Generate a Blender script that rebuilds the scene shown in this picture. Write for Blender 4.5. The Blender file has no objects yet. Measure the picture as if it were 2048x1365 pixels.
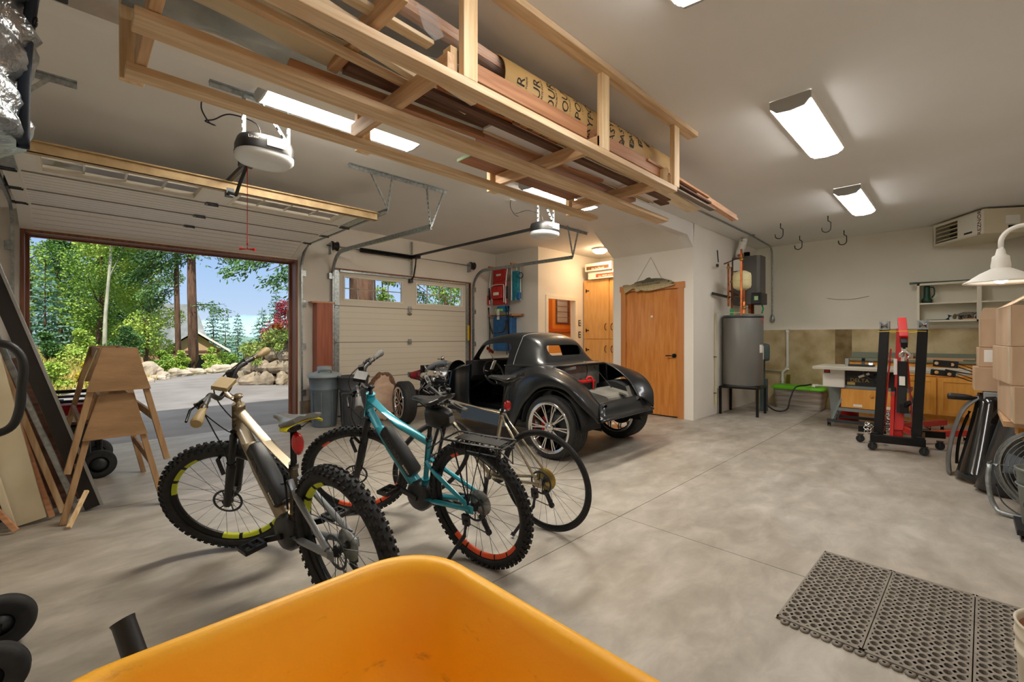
import bpy, math, random
from mathutils import Matrix, Vector, Euler
PI = math.pi
R = math.radians
sc = bpy.context.scene
COL = sc.collection

# ---------------------------------------------------------------- camera, sky, sun, exposure
cam_d = bpy.data.cameras.new('camera')
cam_d.sensor_width = 36.0
cam_d.lens = 892.0 / 2048.0 * 36.0
cam_d.shift_y = -8.5 / 2048.0
cam_d.clip_start = 0.05
cam_d.clip_end = 3000
cam = bpy.data.objects.new('camera', cam_d)
COL.objects.link(cam)
cam.location = (0, 0, 1.29)
cam.rotation_euler = (R(90), 0, R(45.45 - 90))
sc.camera = cam

def s2l(c):
    return c / 12.92 if c <= 0.04045 else ((c + 0.055) / 1.055) ** 2.4
def C(h):
    return tuple(s2l(int(h[i:i + 2], 16) / 255) for i in (0, 2, 4)) + (1.0,)

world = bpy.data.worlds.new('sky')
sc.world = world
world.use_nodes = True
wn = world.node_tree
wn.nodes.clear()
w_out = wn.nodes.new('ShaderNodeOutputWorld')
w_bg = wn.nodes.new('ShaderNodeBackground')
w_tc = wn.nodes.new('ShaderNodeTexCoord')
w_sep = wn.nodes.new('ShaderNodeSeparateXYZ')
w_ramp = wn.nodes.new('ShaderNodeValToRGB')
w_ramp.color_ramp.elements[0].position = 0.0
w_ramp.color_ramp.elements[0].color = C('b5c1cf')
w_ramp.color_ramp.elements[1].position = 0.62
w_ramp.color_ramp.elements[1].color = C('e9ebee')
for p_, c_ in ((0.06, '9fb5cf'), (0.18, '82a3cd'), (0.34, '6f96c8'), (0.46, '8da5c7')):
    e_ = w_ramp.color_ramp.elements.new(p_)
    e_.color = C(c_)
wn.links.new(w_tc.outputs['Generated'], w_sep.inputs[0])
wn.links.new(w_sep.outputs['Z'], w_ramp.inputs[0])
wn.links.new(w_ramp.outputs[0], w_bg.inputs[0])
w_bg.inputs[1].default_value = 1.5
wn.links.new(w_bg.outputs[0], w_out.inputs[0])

sun_d = bpy.data.lights.new('sun', 'SUN')
sun_d.energy = 5.4
sun_d.angle = R(1.0)
sun_d.color = (1.0, 0.95, 0.86)
sun = bpy.data.objects.new('sun', sun_d)
COL.objects.link(sun)
sun.rotation_euler = (R(36), 0, R(-25))
LAMP_E = 27.0          # brightness of the ceiling light lenses
vs = sc.view_settings
vs.view_transform = 'Standard'
vs.look = 'None'
vs.gamma = 1.0
vs.use_curve_mapping = False
vs.exposure = 0.0
sc.cycles.max_bounces = 8
sc.cycles.diffuse_bounces = 5
sc.cycles.glossy_bounces = 4
sc.cycles.transparent_max_bounces = 12
sc.cycles.sample_clamp_indirect = 6.0
sc.cycles.use_denoising = True

# ---------------------------------------------------------------- materials
MATS = {}
def pm(name, col, rough=0.5, metal=0.0, col2=None, scale=8.0, st=(1, 1, 1), bump=0.0, bscale=None, emit=0.0, trans=0.0,
       ior=1.45, alpha=1.0, lo=0.35, hi=0.65, detail=4.0, coat=0.0, sub=0.0, spec=0.5):
    """procedural principled material; col / col2 are sRGB hex mixed by stretched object-space noise"""
    if name in MATS:
        return MATS[name]
    m = bpy.data.materials.new(name)
    m.use_nodes = True
    nt = m.node_tree
    b = nt.nodes['Principled BSDF']
    b.inputs['Base Color'].default_value = C(col)
    b.inputs['Roughness'].default_value = rough
    b.inputs['Metallic'].default_value = metal
    b.inputs['Specular IOR Level'].default_value = spec
    if trans:
        b.inputs['Transmission Weight'].default_value = trans
        b.inputs['IOR'].default_value = ior
    if alpha < 1:
        b.inputs['Alpha'].default_value = alpha
    if coat:
        b.inputs['Coat Weight'].default_value = coat
        b.inputs['Coat Roughness'].default_value = 0.08
    if emit:
        b.inputs['Emission Color'].default_value = C(col)
        b.inputs['Emission Strength'].default_value = emit
    if col2 or bump:
        tc = nt.nodes.new('ShaderNodeTexCoord')
        mp = nt.nodes.new('ShaderNodeMapping')
        mp.inputs['Scale'].default_value = st
        nt.links.new(tc.outputs['Object'], mp.inputs[0])
    if col2:
        n = nt.nodes.new('ShaderNodeTexNoise')
        n.inputs['Scale'].default_value = scale
        n.inputs['Detail'].default_value = detail
        nt.links.new(mp.outputs[0], n.inputs['Vector'])
        r = nt.nodes.new('ShaderNodeValToRGB')
        r.color_ramp.elements[0].position = lo
        r.color_ramp.elements[1].position = hi
        r.color_ramp.elements[0].color = C(col)
        r.color_ramp.elements[1].color = C(col2)
        nt.links.new(n.outputs['Fac'], r.inputs[0])
        nt.links.new(r.outputs[0], b.inputs['Base Color'])
    if bump:
        n2 = nt.nodes.new('ShaderNodeTexNoise')
        n2.inputs['Scale'].default_value = bscale or scale
        n2.inputs['Detail'].default_value = 3
        nt.links.new(mp.outputs[0], n2.inputs['Vector'])
        bp = nt.nodes.new('ShaderNodeBump')
        bp.inputs['Strength'].default_value = bump
        bp.inputs['Distance'].default_value = 0.02
        nt.links.new(n2.outputs['Fac'], bp.inputs['Height'])
        nt.links.new(bp.outputs[0], b.inputs['Normal'])
    MATS[name] = m
    return m

def wood(name, c1, c2, ax=0, rough=0.6, scale=14, stretch=0.06, coat=0.0):
    scale *= 2.6; st = [1, 1, 1]
    st[ax] = stretch
    return pm(name, c1, rough, 0, c2, scale, st, bump=0.12, bscale=40, lo=0.36, hi=0.64, detail=5, coat=coat)

# ---------------------------------------------------------------- mesh builder
class MB:
    def __init__(s):
        s.v = []; s.f = []; s.s = []
    def add(s, vs, fs, sm=False, M=None):
        o = len(s.v)
        if M is not None:
            vs = [M @ Vector(p) for p in vs]
        s.v += [tuple(p) for p in vs]
        s.f += [tuple(i + o for i in f) for f in fs]
        s.s += [sm] * len(fs)
        return s
    BF = [(0, 3, 2, 1), (4, 5, 6, 7), (0, 1, 5, 4), (1, 2, 6, 5), (2, 3, 7, 6), (3, 0, 4, 7)]
    def box(s, x0, y0, z0, x1, y1, z1, M=None):
        x0, x1 = sorted((x0, x1)); y0, y1 = sorted((y0, y1)); z0, z1 = sorted((z0, z1))
        return s.add([(x0, y0, z0), (x1, y0, z0), (x1, y1, z0), (x0, y1, z0), (x0, y0, z1), (x1, y0, z1), (x1, y1, z1), (x0, y1, z1)], MB.BF, False, M)
    def cbox(s, c, d, rot=(0, 0, 0)):
        M = Matrix.Translation(c) @ Euler(rot).to_matrix().to_4x4()
        return s.box(-d[0] / 2, -d[1] / 2, -d[2] / 2, d[0] / 2, d[1] / 2, d[2] / 2, M)
    @staticmethod
    def frame(d, up=(0, 0, 1)):
        d = Vector(d).normalized(); u = Vector(up)
        if abs(d.dot(u)) > 0.99:
            u = Vector((1, 0, 0)) if abs(d.x) < 0.9 else Vector((0, 1, 0))
        x = d.cross(u).normalized(); y = x.cross(d).normalized()
        return x, y, d
    def bar(s, p, q, w, h, up=(0, 0, 1)):
        """rectangular bar: w across, h along up"""
        p = Vector(p); q = Vector(q)
        x, y, d = MB.frame(q - p, up)
        a = x * (w / 2); b = y * (h / 2)
        return s.add([p - a - b, p + a - b, p + a + b, p - a + b, q - a - b, q + a - b, q + a + b, q - a + b],
                     [(0, 1, 2, 3), (7, 6, 5, 4), (0, 4, 5, 1), (1, 5, 6, 2), (2, 6, 7, 3), (3, 7, 4, 0)])
    def loft(s, rings, closed=True, caps=True, sm=True):
        n = len(rings[0]); o = len(s.v)
        vs = [p for r in rings for p in r]; fs = []
        for i in range(len(rings) - 1):
            for j in range(n if closed else n - 1):
                k = (j + 1) % n
                fs.append((i * n + j, i * n + k, (i + 1) * n + k, (i + 1) * n + j))
        s.add(vs, fs, sm)
        if caps and closed:
            s.add(rings[0], [tuple(range(n))[::-1]]); s.add(rings[-1], [tuple(range(n))])
        return s
    def tube(s, pts, r, n=8, closed=False, caps=True):
        pts = [Vector(p) for p in pts]; m = len(pts)
        rs = r if isinstance(r, (list, tuple)) else [r] * m
        rings = []; px = None
        for i, p in enumerate(pts):
            if closed:
                d = pts[(i + 1) % m] - pts[i - 1]
            else:
                d = pts[min(i + 1, m - 1)] - pts[max(i - 1, 0)]
            if d.length < 1e-9: d = Vector((0, 0, 1))
            d.normalize()
            if px is None:
                x, y, _ = MB.frame(d)
            else:
                x = px - d * px.dot(d)
                x = x.normalized() if x.length > 1e-6 else MB.frame(d)[0]
                y = d.cross(x)
            px = x
            rings.append([p + x * (rs[i] * math.cos(2 * PI * j / n)) + y * (rs[i] * math.sin(2 * PI * j / n)) for j in range(n)])
        if closed:
            rings.append(rings[0])
        return s.loft(rings, True, caps and not closed)
    def cyl(s, p, q, r, r2=None, n=16):
        return s.tube([p, q], [r, r if r2 is None else r2], n)
    def lathe(s, prof, o=(0, 0, 0), ax=(0, 0, 1), n=24, caps=False):
        x, y, d = MB.frame(ax); o = Vector(o)
        rings = [[o + d * h + (x * math.cos(2 * PI * j / n) + y * math.sin(2 * PI * j / n)) * r for j in range(n)] for r, h in prof]
        return s.loft(rings, True, caps)
    def torus(s, c, ax, RR, r, n=32, m=8, a0=0, a1=2 * PI):
        x, y, d = MB.frame(ax); c = Vector(c); full = abs(a1 - a0 - 2 * PI) < 1e-6
        k = n if full else n + 1
        pts = [c + (x * math.cos(a0 + (a1 - a0) * i / n) + y * math.sin(a0 + (a1 - a0) * i / n)) * RR for i in range(k)]
        return s.tube(pts, r, m, closed=full)
    def ball(s, c, r, n=14, m=8, M=None):
        r = (r, r, r) if not isinstance(r, (tuple, list)) else r
        rings = []
        for i in range(m + 1):
            t = -PI / 2 + PI * i / m; ct = max(math.cos(t), 1e-4)
            rings.append([Vector((r[0] * ct * math.cos(2 * PI * j / n), r[1] * ct * math.sin(2 * PI * j / n), r[2] * math.sin(t))) for j in range(n)])
        c = Vector(c)
        rings = [[(M @ p if M else p) + c for p in rg] for rg in rings]
        return s.loft(rings, True, False)
    def prism(s, poly, ax, lo, hi, M=None, sm=False):
        """poly of 2D points; ax 0: (y,z) 1: (x,z) 2: (x,y)"""
        def P(a, b, t): return ((t, a, b), (a, t, b), (a, b, t))[ax]
        n = len(poly)
        vs = [P(a, b, lo) for a, b in poly] + [P(a, b, hi) for a, b in poly]
        s.add(vs, [tuple(range(n))[::-1], tuple(range(n, 2 * n))], False, M)
        s.add(vs, [(i, (i + 1) % n, n + (i + 1) % n, n + i) for i in range(n)], sm, M)
        return s
    def quad(s, a, b, c, d):
        return s.add([a, b, c, d], [(0, 1, 2, 3)])
    def build(s, name, mat, par=None, w=0, bev=0.0, sub=0, solid=0.0, rec=True):
        me = bpy.data.meshes.new(name)
        vs = s.v; off = Vector((0, 0, 0))
        if par is not None and w:
            t = par
            while t.parent: t = t.parent
            off = t.location.copy()
        if par is None and rec and vs:
            xs = [p[0] for p in vs]; ys = [p[1] for p in vs]; zs = [p[2] for p in vs]
            off = Vector(((min(xs) + max(xs)) / 2, (min(ys) + max(ys)) / 2, min(zs)))
        if off.length > 0:
            vs = [(p[0] - off.x, p[1] - off.y, p[2] - off.z) for p in vs]
        me.from_pydata(vs, [], s.f)
        me.polygons.foreach_set('use_smooth', s.s)
        me.materials.append(mat)
        me.validate(); me.update()
        o = bpy.data.objects.new(name, me)
        COL.objects.link(o)
        if par is not None:
            o.parent = par
        else:
            o.location = off
        fix_normals(me)
        if solid:
            q = o.modifiers.new('solid', 'SOLIDIFY'); q.thickness = solid; q.offset = 0
        if bev:
            q = o.modifiers.new('bevel', 'BEVEL'); q.width = bev; q.segments = 2; q.limit_method = 'ANGLE'; q.angle_limit = R(40)
        if sub:
            q = o.modifiers.new('sub', 'SUBSURF'); q.levels = sub; q.render_levels = sub
        return o

import bmesh
def fix_normals(me):
    if len(me.polygons) > 60000: return
    bm = bmesh.new(); bm.from_mesh(me)
    bmesh.ops.recalc_face_normals(bm, faces=bm.faces)
    bm.to_mesh(me); bm.free()

def tag(o, label, cat, group=None, kind=None):
    o['label'] = label; o['category'] = cat
    if group: o['group'] = group
    if kind: o['kind'] = kind
    return o
def T(name, label, cat, loc=(0, 0, 0), rot=(0, 0, 0), group=None):
    o = bpy.data.objects.new(name, None)
    o.empty_display_size = 0.1
    COL.objects.link(o)
    o.location = loc; o.rotation_euler = rot
    return tag(o, label, cat, group)
def one(mb, name, mat, label, cat, group=None, **k):
    return tag(mb.build(name, mat, None, **k), label, cat, group)
def struct(mb, name, mat, par=None, **k):
    o = mb.build(name, mat, par, rec=False, **k)
    if par is None: o['kind'] = 'structure'
    return o
def kids(o):
    return [c for c in list(COL.objects) if c.parent == o]
def dup(root, loc, rot=None, label=None, group=None):
    r = root.copy(); COL.objects.link(r); r.location = loc
    if rot is not None: r.rotation_euler = rot
    if label: r['label'] = label
    if group: r['group'] = group
    for ch in list(root.children):
        c = ch.copy(); COL.objects.link(c); c.parent = r
        for g in list(ch.children):
            d = g.copy(); COL.objects.link(d); d.parent = c
    return r
def text(s, size, mat, par, loc, rot, name='lettering', w=1, ex=0.0008, align='CENTER', sx=1.0):
    cu = bpy.data.curves.new(name, 'FONT')
    cu.body = s; cu.size = size; cu.extrude = ex; cu.align_x = align; cu.align_y = 'CENTER'; cu.resolution_u = 3
    tmp = bpy.data.objects.new(name, cu); COL.objects.link(tmp)
    dg = bpy.context.evaluated_depsgraph_get()
    me = bpy.data.meshes.new_from_object(tmp.evaluated_get(dg))
    bpy.data.objects.remove(tmp)
    me.name = name
    me.materials.clear(); me.materials.append(mat)
    M = Matrix.Translation(loc) @ (rot if isinstance(rot, Matrix) else Euler(rot).to_matrix().to_4x4()) @ Matrix.Diagonal((sx, 1, 1, 1))
    if w and par is not None:
        t = par
        while t.parent: t = t.parent
        M = Matrix.Translation(-t.location) @ M
    me.transform(M)
    o = bpy.data.objects.new(name, me); COL.objects.link(o); o.parent = par
    return o
def arc(c, r, a0, a1, n, plane='xz'):
    out = []
    for i in range(n + 1):
        a = a0 + (a1 - a0) * i / n
        u, v = r * math.cos(a), r * math.sin(a)
        out.append((c[0] + u, c[1], c[2] + v) if plane == 'xz' else (c[0], c[1] + u, c[2] + v) if plane == 'yz' else (c[0] + u, c[1] + v, c[2]))
    return out
def bez(pts, n=12):
    """Catmull-Rom through pts"""
    P = [Vector(p) for p in pts]; P = [P[0] * 2 - P[1]] + P + [P[-1] * 2 - P[-2]]
    out = []
    for i in range(1, len(P) - 2):
        for k in range(n):
            t = k / n
            a, b, c, d = P[i - 1:i + 3]
            out.append(0.5 * (2 * b + (c - a) * t + (2 * a - 5 * b + 4 * c - d) * t * t + (3 * b - a - 3 * c + d) * t ** 3))
    out.append(P[-2])
    return out

# shared materials
M_drywall = pm('drywall_paint', 'e8e3da', 0.75, col2='e3ddd3', scale=1.5, bump=0.04, bscale=90)
M_ceiling = pm('ceiling_paint', 'e6e4e1', 0.8, col2='e2dfdb', scale=1.2, bump=0.03, bscale=80)
M_black = pm('black_plastic', '141416', 0.45, bump=0.03, bscale=80)
M_blackm = pm('black_metal', '101113', 0.35, 0.3)
M_rubber = pm('rubber', '1d1d1e', 0.8, col2='2a2a2a', scale=20)
M_steel = pm('galvanized_steel', 'b4b9ba', 0.38, 0.85, col2='8e9698', scale=30)
M_chrome = pm('chrome', 'dcdcdc', 0.12, 1.0)
M_dsteel = pm('dark_steel', '4a4d50', 0.4, 0.8)
M_white = pm('white_paint', 'e8e4da', 0.5)
M_wplastic = pm('white_plastic', 'ece9e2', 0.4)
M_red = pm('red_paint', 'c81414', 0.35, coat=0.3)
M_paper = pm('paper_label', 'efece4', 0.7)
M_ink = pm('print_ink', '26241f', 0.8)
M_copper = pm('copper', 'b5693f', 0.35, 0.85, col2='8f4e2c', scale=14)
M_brass = pm('brass', 'b08d4a', 0.35, 0.9)
M_fir = wood('fir_lumber_x', 'c9a67c', 'e2c8a4', 0)
M_firy = wood('fir_lumber_y', 'bb9268', 'd6b28a', 1)
M_firz = wood('fir_lumber_z', 'd2ad7c', 'ebd0a6', 2)
M_pine = wood('pale_pine_x', 'd8bd96', 'ecd8b6', 0)
M_cedar = wood('cedar_x', 'a4704c', 'c08c66', 0)
M_dark = wood('walnut_x', '4a2f24', '6e4a38', 0)
M_maple = wood('maple_door', 'bf7430', 'cf8a43', 2, 0.35, scale=9, stretch=0.12, coat=0.25)
M_cabw = wood('cabinet_maple', 'e29a3c', 'edae52', 2, 0.35, scale=7, stretch=0.15, coat=0.25)
M_kraft = pm('cardboard', 'b6987a', 0.8, col2='c4a78a', scale=5, st=(1, 1, 0.3), bump=0.04, bscale=60)
M_glass = pm('clear_glass', 'ffffff', 0.02, trans=1.0, ior=1.05)
# ---------------------------------------------------------------- the setting
def floor_material():
    m = bpy.data.materials.new('polished_concrete'); m.use_nodes = True
    nt = m.node_tree; b = nt.nodes['Principled BSDF']; L = nt.links.new
    tc = nt.nodes.new('ShaderNodeTexCoord')
    def noise(scale, det, st=(1, 1, 1), dist=0.0):
        mp = nt.nodes.new('ShaderNodeMapping'); mp.inputs['Scale'].default_value = st
        L(tc.outputs['Object'], mp.inputs[0])
        n = nt.nodes.new('ShaderNodeTexNoise'); n.inputs['Scale'].default_value = scale; n.inputs['Detail'].default_value = det
        n.inputs['Distortion'].default_value = dist; n.inputs['Roughness'].default_value = 0.62
        L(mp.outputs[0], n.inputs['Vector']); return n
    def ramp(n, els):
        r = nt.nodes.new('ShaderNodeValToRGB')
        r.color_ramp.elements[0].position, r.color_ramp.elements[0].color = els[0][0], C(els[0][1])
        r.color_ramp.elements[1].position, r.color_ramp.elements[1].color = els[-1][0], C(els[-1][1])
        for p, c in els[1:-1]:
            e = r.color_ramp.elements.new(p); e.color = C(c)
        L(n.outputs['Fac'], r.inputs[0]); return r
    n1 = noise(0.9, 9, (1, 1.5, 1), 0.25)
    r1 = ramp(n1, ((0.3, '8f887c'), (0.45, 'a39c91'), (0.56, 'ada69c'), (0.7, 'bdb7ad')))
    n2 = noise(4, 12, (0.8, 1.5, 1), 0.35)
    r2 = ramp(n2, ((0.28, '756e63'), (0.5, 'a39d93'), (0.7, 'cbc6be')))
    mx = nt.nodes.new('ShaderNodeMixRGB'); mx.inputs[0].default_value = 0.45
    L(r1.outputs[0], mx.inputs[1]); L(r2.outputs[0], mx.inputs[2])
    n3 = noise(0.55, 3, (1, 1, 1), 0.3)
    r3 = ramp(n3, ((0.38, '000000'), (0.62, 'ffffff')))
    mx2 = nt.nodes.new('ShaderNodeMixRGB'); mx2.blend_type = 'MULTIPLY'
    L(r3.outputs[0], mx2.inputs[0]); L(mx.outputs[0], mx2.inputs[1]); mx2.inputs[2].default_value = C('f0ece6')
    L(mx2.outputs[0], b.inputs['Base Color'])
    n4 = noise(7, 6)
    mr = nt.nodes.new('ShaderNodeMapRange'); mr.inputs[3].default_value = 0.34; mr.inputs[4].default_value = 0.6
    L(n4.outputs['Fac'], mr.inputs[0]); L(mr.outputs[0], b.inputs['Roughness'])
    bp = nt.nodes.new('ShaderNodeBump'); bp.inputs['Strength'].default_value = 0.08; bp.inputs['Distance'].default_value = 0.01
    L(n2.outputs['Fac'], bp.inputs['Height']); L(bp.outputs[0], b.inputs['Normal'])
    return m
M_floor = floor_material()
XL, XB, YR, YF, HC = -0.85, 9.70, -0.80, 7.02, 3.04
fl = MB()
# slab cast with saw-cut control joints (5 mm grooves)
xs = [XL - 0.2, 2.80, XB + 0.2]; ys = [YR - 0.2, 1.738, 4.50, 7.16]
for i in range(2):
    for j in range(3):
        fl.box(xs[i] + (0.0025 if i else 0), ys[j] + (0.0025 if j else 0), -0.12, xs[i + 1] - (0.0025 if i == 0 else 0), ys[j + 1] - (0.0025 if j < 2 else 0), 0)
struct(fl, 'floor', M_floor)
M_joint = pm('joint_dirt', '6e5236', 0.9)
struct(MB().box(2.79, YR, -0.1, 2.81, 7.15, -0.004).box(XL, 1.728, -0.1, XB, 1.748, -0.004).box(XL, 4.49, -0.1, XB, 4.51, -0.004), 'trim_1', M_joint)

struct(MB().box(XL - 0.2, YR - 0.2, HC, XB + 0.2, 7.2, HC + 0.15), 'ceiling', M_ceiling)
M_roof = pm('sun_block_roof', '5a554f', 0.9)
struct(MB().box(XL - 0.7, YR - 0.6, HC + 0.15, XB + 0.7, 7.75, HC + 0.35), 'ceiling_sun_block', M_roof)  # unseen roof slab, added to keep the sun out of the room
# front wall (both garage doors)
wf = MB()
OX0, OX1, OZ = -0.40, 2.40, 2.44     # open doorway
CX0, CX1, CZ = 2.95, 5.71, 2.36      # closed doorway
wf.box(XL - 0.2, YF, 0, OX0, 7.2, HC).box(OX1, YF, 0, CX0, 7.2, HC).box(CX1, YF, 0, 6.6, 7.2, HC)
wf.box(OX0, YF, OZ, OX1, 7.2, HC).box(CX0, YF, CZ, CX1, 7.2, HC)
struct(wf, 'wall_front', M_drywall)
M_curb = pm('curb_concrete', '8d7c66', 0.9, col2='a8977f', scale=9, bump=0.15)
cb = MB()
for a, b_ in ((XL, OX0 - 0.03), (OX1 + 0.03, CX0 - 0.03), (CX1 + 0.03, 6.42)):
    cb.box(a, YF - 0.02, 0, b_, YF + 0.02, 0.32)
struct(cb, 'baseboard_front', M_curb)
M_jamb = wood('stained_jamb', '6d3f2a', '8c5638', 2, 0.5)
jb = MB()
jb.box(OX0, YF - 0.01, 0, OX0 + 0.03, 7.2, OZ - 0.03).box(OX1 - 0.03, YF - 0.01, 0, OX1, 7.2, OZ - 0.03).box(OX0, YF - 0.01, OZ - 0.03, OX1, 7.2, OZ + 0.0)
jb.box(OX0 - 0.05, 7.2, 0, OX0 + 0.06, 7.24, OZ - 0.05).box(OX1 - 0.06, 7.2, 0, OX1 + 0.05, 7.24, OZ - 0.05).box(OX0 - 0.05, 7.2, OZ - 0.05, OX1 + 0.05, 7.24, OZ + 0.1)
jb.box(CX0 - 0.03, YF - 0.012, 0, CX0, 7.2, CZ).box(CX1, YF - 0.012, 0, CX1 + 0.03, 7.2, CZ).box(CX0 - 0.03, YF - 0.012, CZ, CX1 + 0.03, 7.2, CZ + 0.025)
struct(jb, 'trim_3', M_jamb)
# left, right and back walls
struct(MB().box(XL - 0.2, YR, 0, XL, 7.2, HC), 'wall_left', M_drywall)
struct(MB().box(XL - 0.2, YR - 0.2, 0, XB + 0.2, YR, HC), 'wall_right', M_drywall)
M_backwall = pm('back_wall_paint', 'ebe6d8', 0.75, col2='e6e0d0', scale=1.2, bump=0.04, bscale=60)
struct(MB().box(XB, YR, 1.43, XB + 0.2, 2.95, HC), 'wall_back', M_backwall)
M_found = pm('foundation_concrete', 'a58f62', 0.9, col2='d2c19a', scale=3.2, st=(1, 1, 1), bump=0.2, bscale=30, lo=0.3, hi=0.62, detail=9)
fnd = MB().box(XB - 0.05, YR, 0, XB + 0.2, 2.95, 1.42)
struct(fnd, 'wall_foundation', M_found)
struct(MB().box(XB - 0.03, YR, 1.42, XB, 2.93, 1.44), 'trim_4', M_white)
struct(MB().box(XB - 0.052, 1.38, 0.35, XB - 0.05, 1.62, 1.42), 'trim_5', pm('darker_concrete', '75613f', 0.9, col2='94805a', scale=6))  # darker upright patch on the foundation wall
# closet block with the stair soffit and the ceiling beam
clo = MB().box(6.80, 2.93, 0, 6.88, 3.10, HC).box(6.80, 4.17, 0, 6.88, 4.36, HC).box(6.80, 3.10, 2.14, 6.88, 4.17, HC)
clo.box(6.88, 2.93, 0, XB + 0.2, 3.03, HC).box(6.88, 4.26, 0, XB + 0.2, 4.36, HC).box(7.4, 3.03, 0, 7.45, 4.26, HC)
struct(clo, 'wall_closet', M_drywall)
struct(MB().prism([(6.80, 2.67), (6.80, HC), (6.22, HC)], 1, 3.06, 4.36), 'ceiling_soffit', M_drywall)
struct(MB().prism([(XL, 2.83), (6.58, 2.83), (6.80, 2.67), (6.82, HC), (XL, HC)], 1, 2.93, 3.06), 'ceiling_beam', M_ceiling)
# alcove walls behind the car, with the pass-through opening
alc = MB().box(6.42, 5.80, 0, 6.56, 7.2, HC)
alc.box(6.56, 5.80, 0, 6.70, 5.92, HC).box(7.60, 5.80, 0, 9.7, 5.92, HC).box(6.70, 5.80, 2.06, 7.60, 5.92, HC).box(6.70, 5.80, 0, 7.60, 5.92, 0.95)
struct(alc, 'wall_alcove', M_drywall)
struct(MB().box(8.46, 4.36, 0, 8.52, 5.8, HC), 'wall_alcove_back', M_drywall)
M_trimw = pm('trim_white', 'ece4d4', 0.5)
of = MB()
of.box(6.64, 5.785, 0.89, 6.71, 5.80, 2.05).box(7.59, 5.785, 0.89, 7.66, 5.80, 2.05).box(6.64, 5.785, 2.05, 7.66, 5.80, 2.12)
of.box(6.70, 5.80, 0.95, 6.715, 5.92, 2.06).box(7.585, 5.80, 0.95, 7.60, 5.92, 2.06)
struct(of, 'window_1', M_trimw)
# the orange room behind the opening
M_orange = pm('orange_pine_wall', 'c87a2c', 0.5, col2='b5661f', scale=5, st=(1, 1, 0.1))
M_ochre = pm('ochre_paint', 'dd9d4a', 0.6)
struct(MB().box(6.4, 7.9, 0, 11.0, 8.0, HC).box(10.9, 5.92, 0, 11.0, 7.9, HC).box(6.4, 7.2, 0, 6.5, 7.9, HC).box(9.7, 5.82, 0, 10.9, 5.92, HC), 'wall_passage', M_ochre)
struct(MB().box(6.5, 5.92, -0.1, 10.9, 7.9, -0.005).box(6.5, 5.92, HC + 0.001, 10.9, 7.9, HC + 0.1), 'floor_passage', M_orange)
cab = T('wall_cupboard', 'orange wood cupboard seen through the white framed opening in the alcove', 'cupboard', (9.5, 7.75, 0))
MB().box(9.0, 7.62, 1.50, 10.2, 7.9, 2.6).build('carcass', M_orange, cab, 1)
MB().box(8.0, 7.45, 1.42, 10.4, 7.9, 1.50).build('counter', pm('orange_trim', 'b0521c', 0.4, coat=.3), cab, 1)
MB().box(8.0, 7.55, 0, 10.4, 7.9, 1.42).build('base', M_ochre, cab, 1)
sg = T('plank_picture', 'grey plank picture in dark frame seen through the white framed opening', 'picture', (9.4, 7.6, 1.66))
MB().box(9.12, 7.585, 1.64, 9.68, 7.62, 2.42).build('frame', M_dark, sg, 1)
pk = MB()
for i in range(5): pk.box(9.15, 7.57, 1.67 + i * 0.145, 9.56, 7.587, 1.67 + i * 0.145 + 0.135)
pk.build('planks', pm('weathered_plank', 'a08f80', 0.8, col2='8a7766', scale=8, st=(0.1, 1, 1)), sg, 1)
pl = bpy.data.lights.new('passage_lamp', 'POINT'); pl.energy = 40; pl.color = (1.0, 0.82, 0.6); pl.shadow_soft_size = 0.12
po = bpy.data.objects.new('passage_lamp', pl); COL.objects.link(po); po.location = (8.6, 6.7, 2.6)
# closet door with the fish
dr = MB().box(6.815, 3.17, 0.02, 6.855, 4.10, 2.055)
d1 = struct(dr, 'door_1', M_maple)
tm = MB().box(6.775, 3.08, 0, 6.80, 3.17, 2.06).box(6.775, 4.10, 0, 6.80, 4.19, 2.06).box(6.77, 3.06, 2.06, 6.80, 4.21, 2.155)
tm.box(6.80, 3.155, 0, 6.87, 3.17, 2.06).box(6.80, 4.10, 0, 6.87, 4.115, 2.06).box(6.80, 3.155, 2.055, 6.87, 4.115, 2.07)
struct(tm, 'trim_6', pm('door_casing', 'b8743a', 0.4, col2='c6844a', scale=8, st=(1, 1, 0.1), coat=0.2))
kn = MB().cyl((6.815, 3.24, 0.99), (6.79, 3.24, 0.99), 0.032).tube([(6.79, 3.24, 0.99), (6.765, 3.24, 0.99), (6.757, 3.29, 0.99), (6.76, 3.36, 0.985)], 0.010)
kn.build('door_handle', M_blackm, d1)
hg = MB()
for z in (0.3, 1.1, 1.85): hg.box(6.805, 4.095, z, 6.815, 4.115, z + 0.09)
hg.build('door_hinges', M_brass, d1)
MB().lathe([(0.004, 0), (0.02, 0.004), (0.022, 0.012), (0.0, 0.02)], (6.815, 3.625, 1.62), (-1, 0, 0), 14).build('door_hook', M_wplastic, d1)
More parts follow.
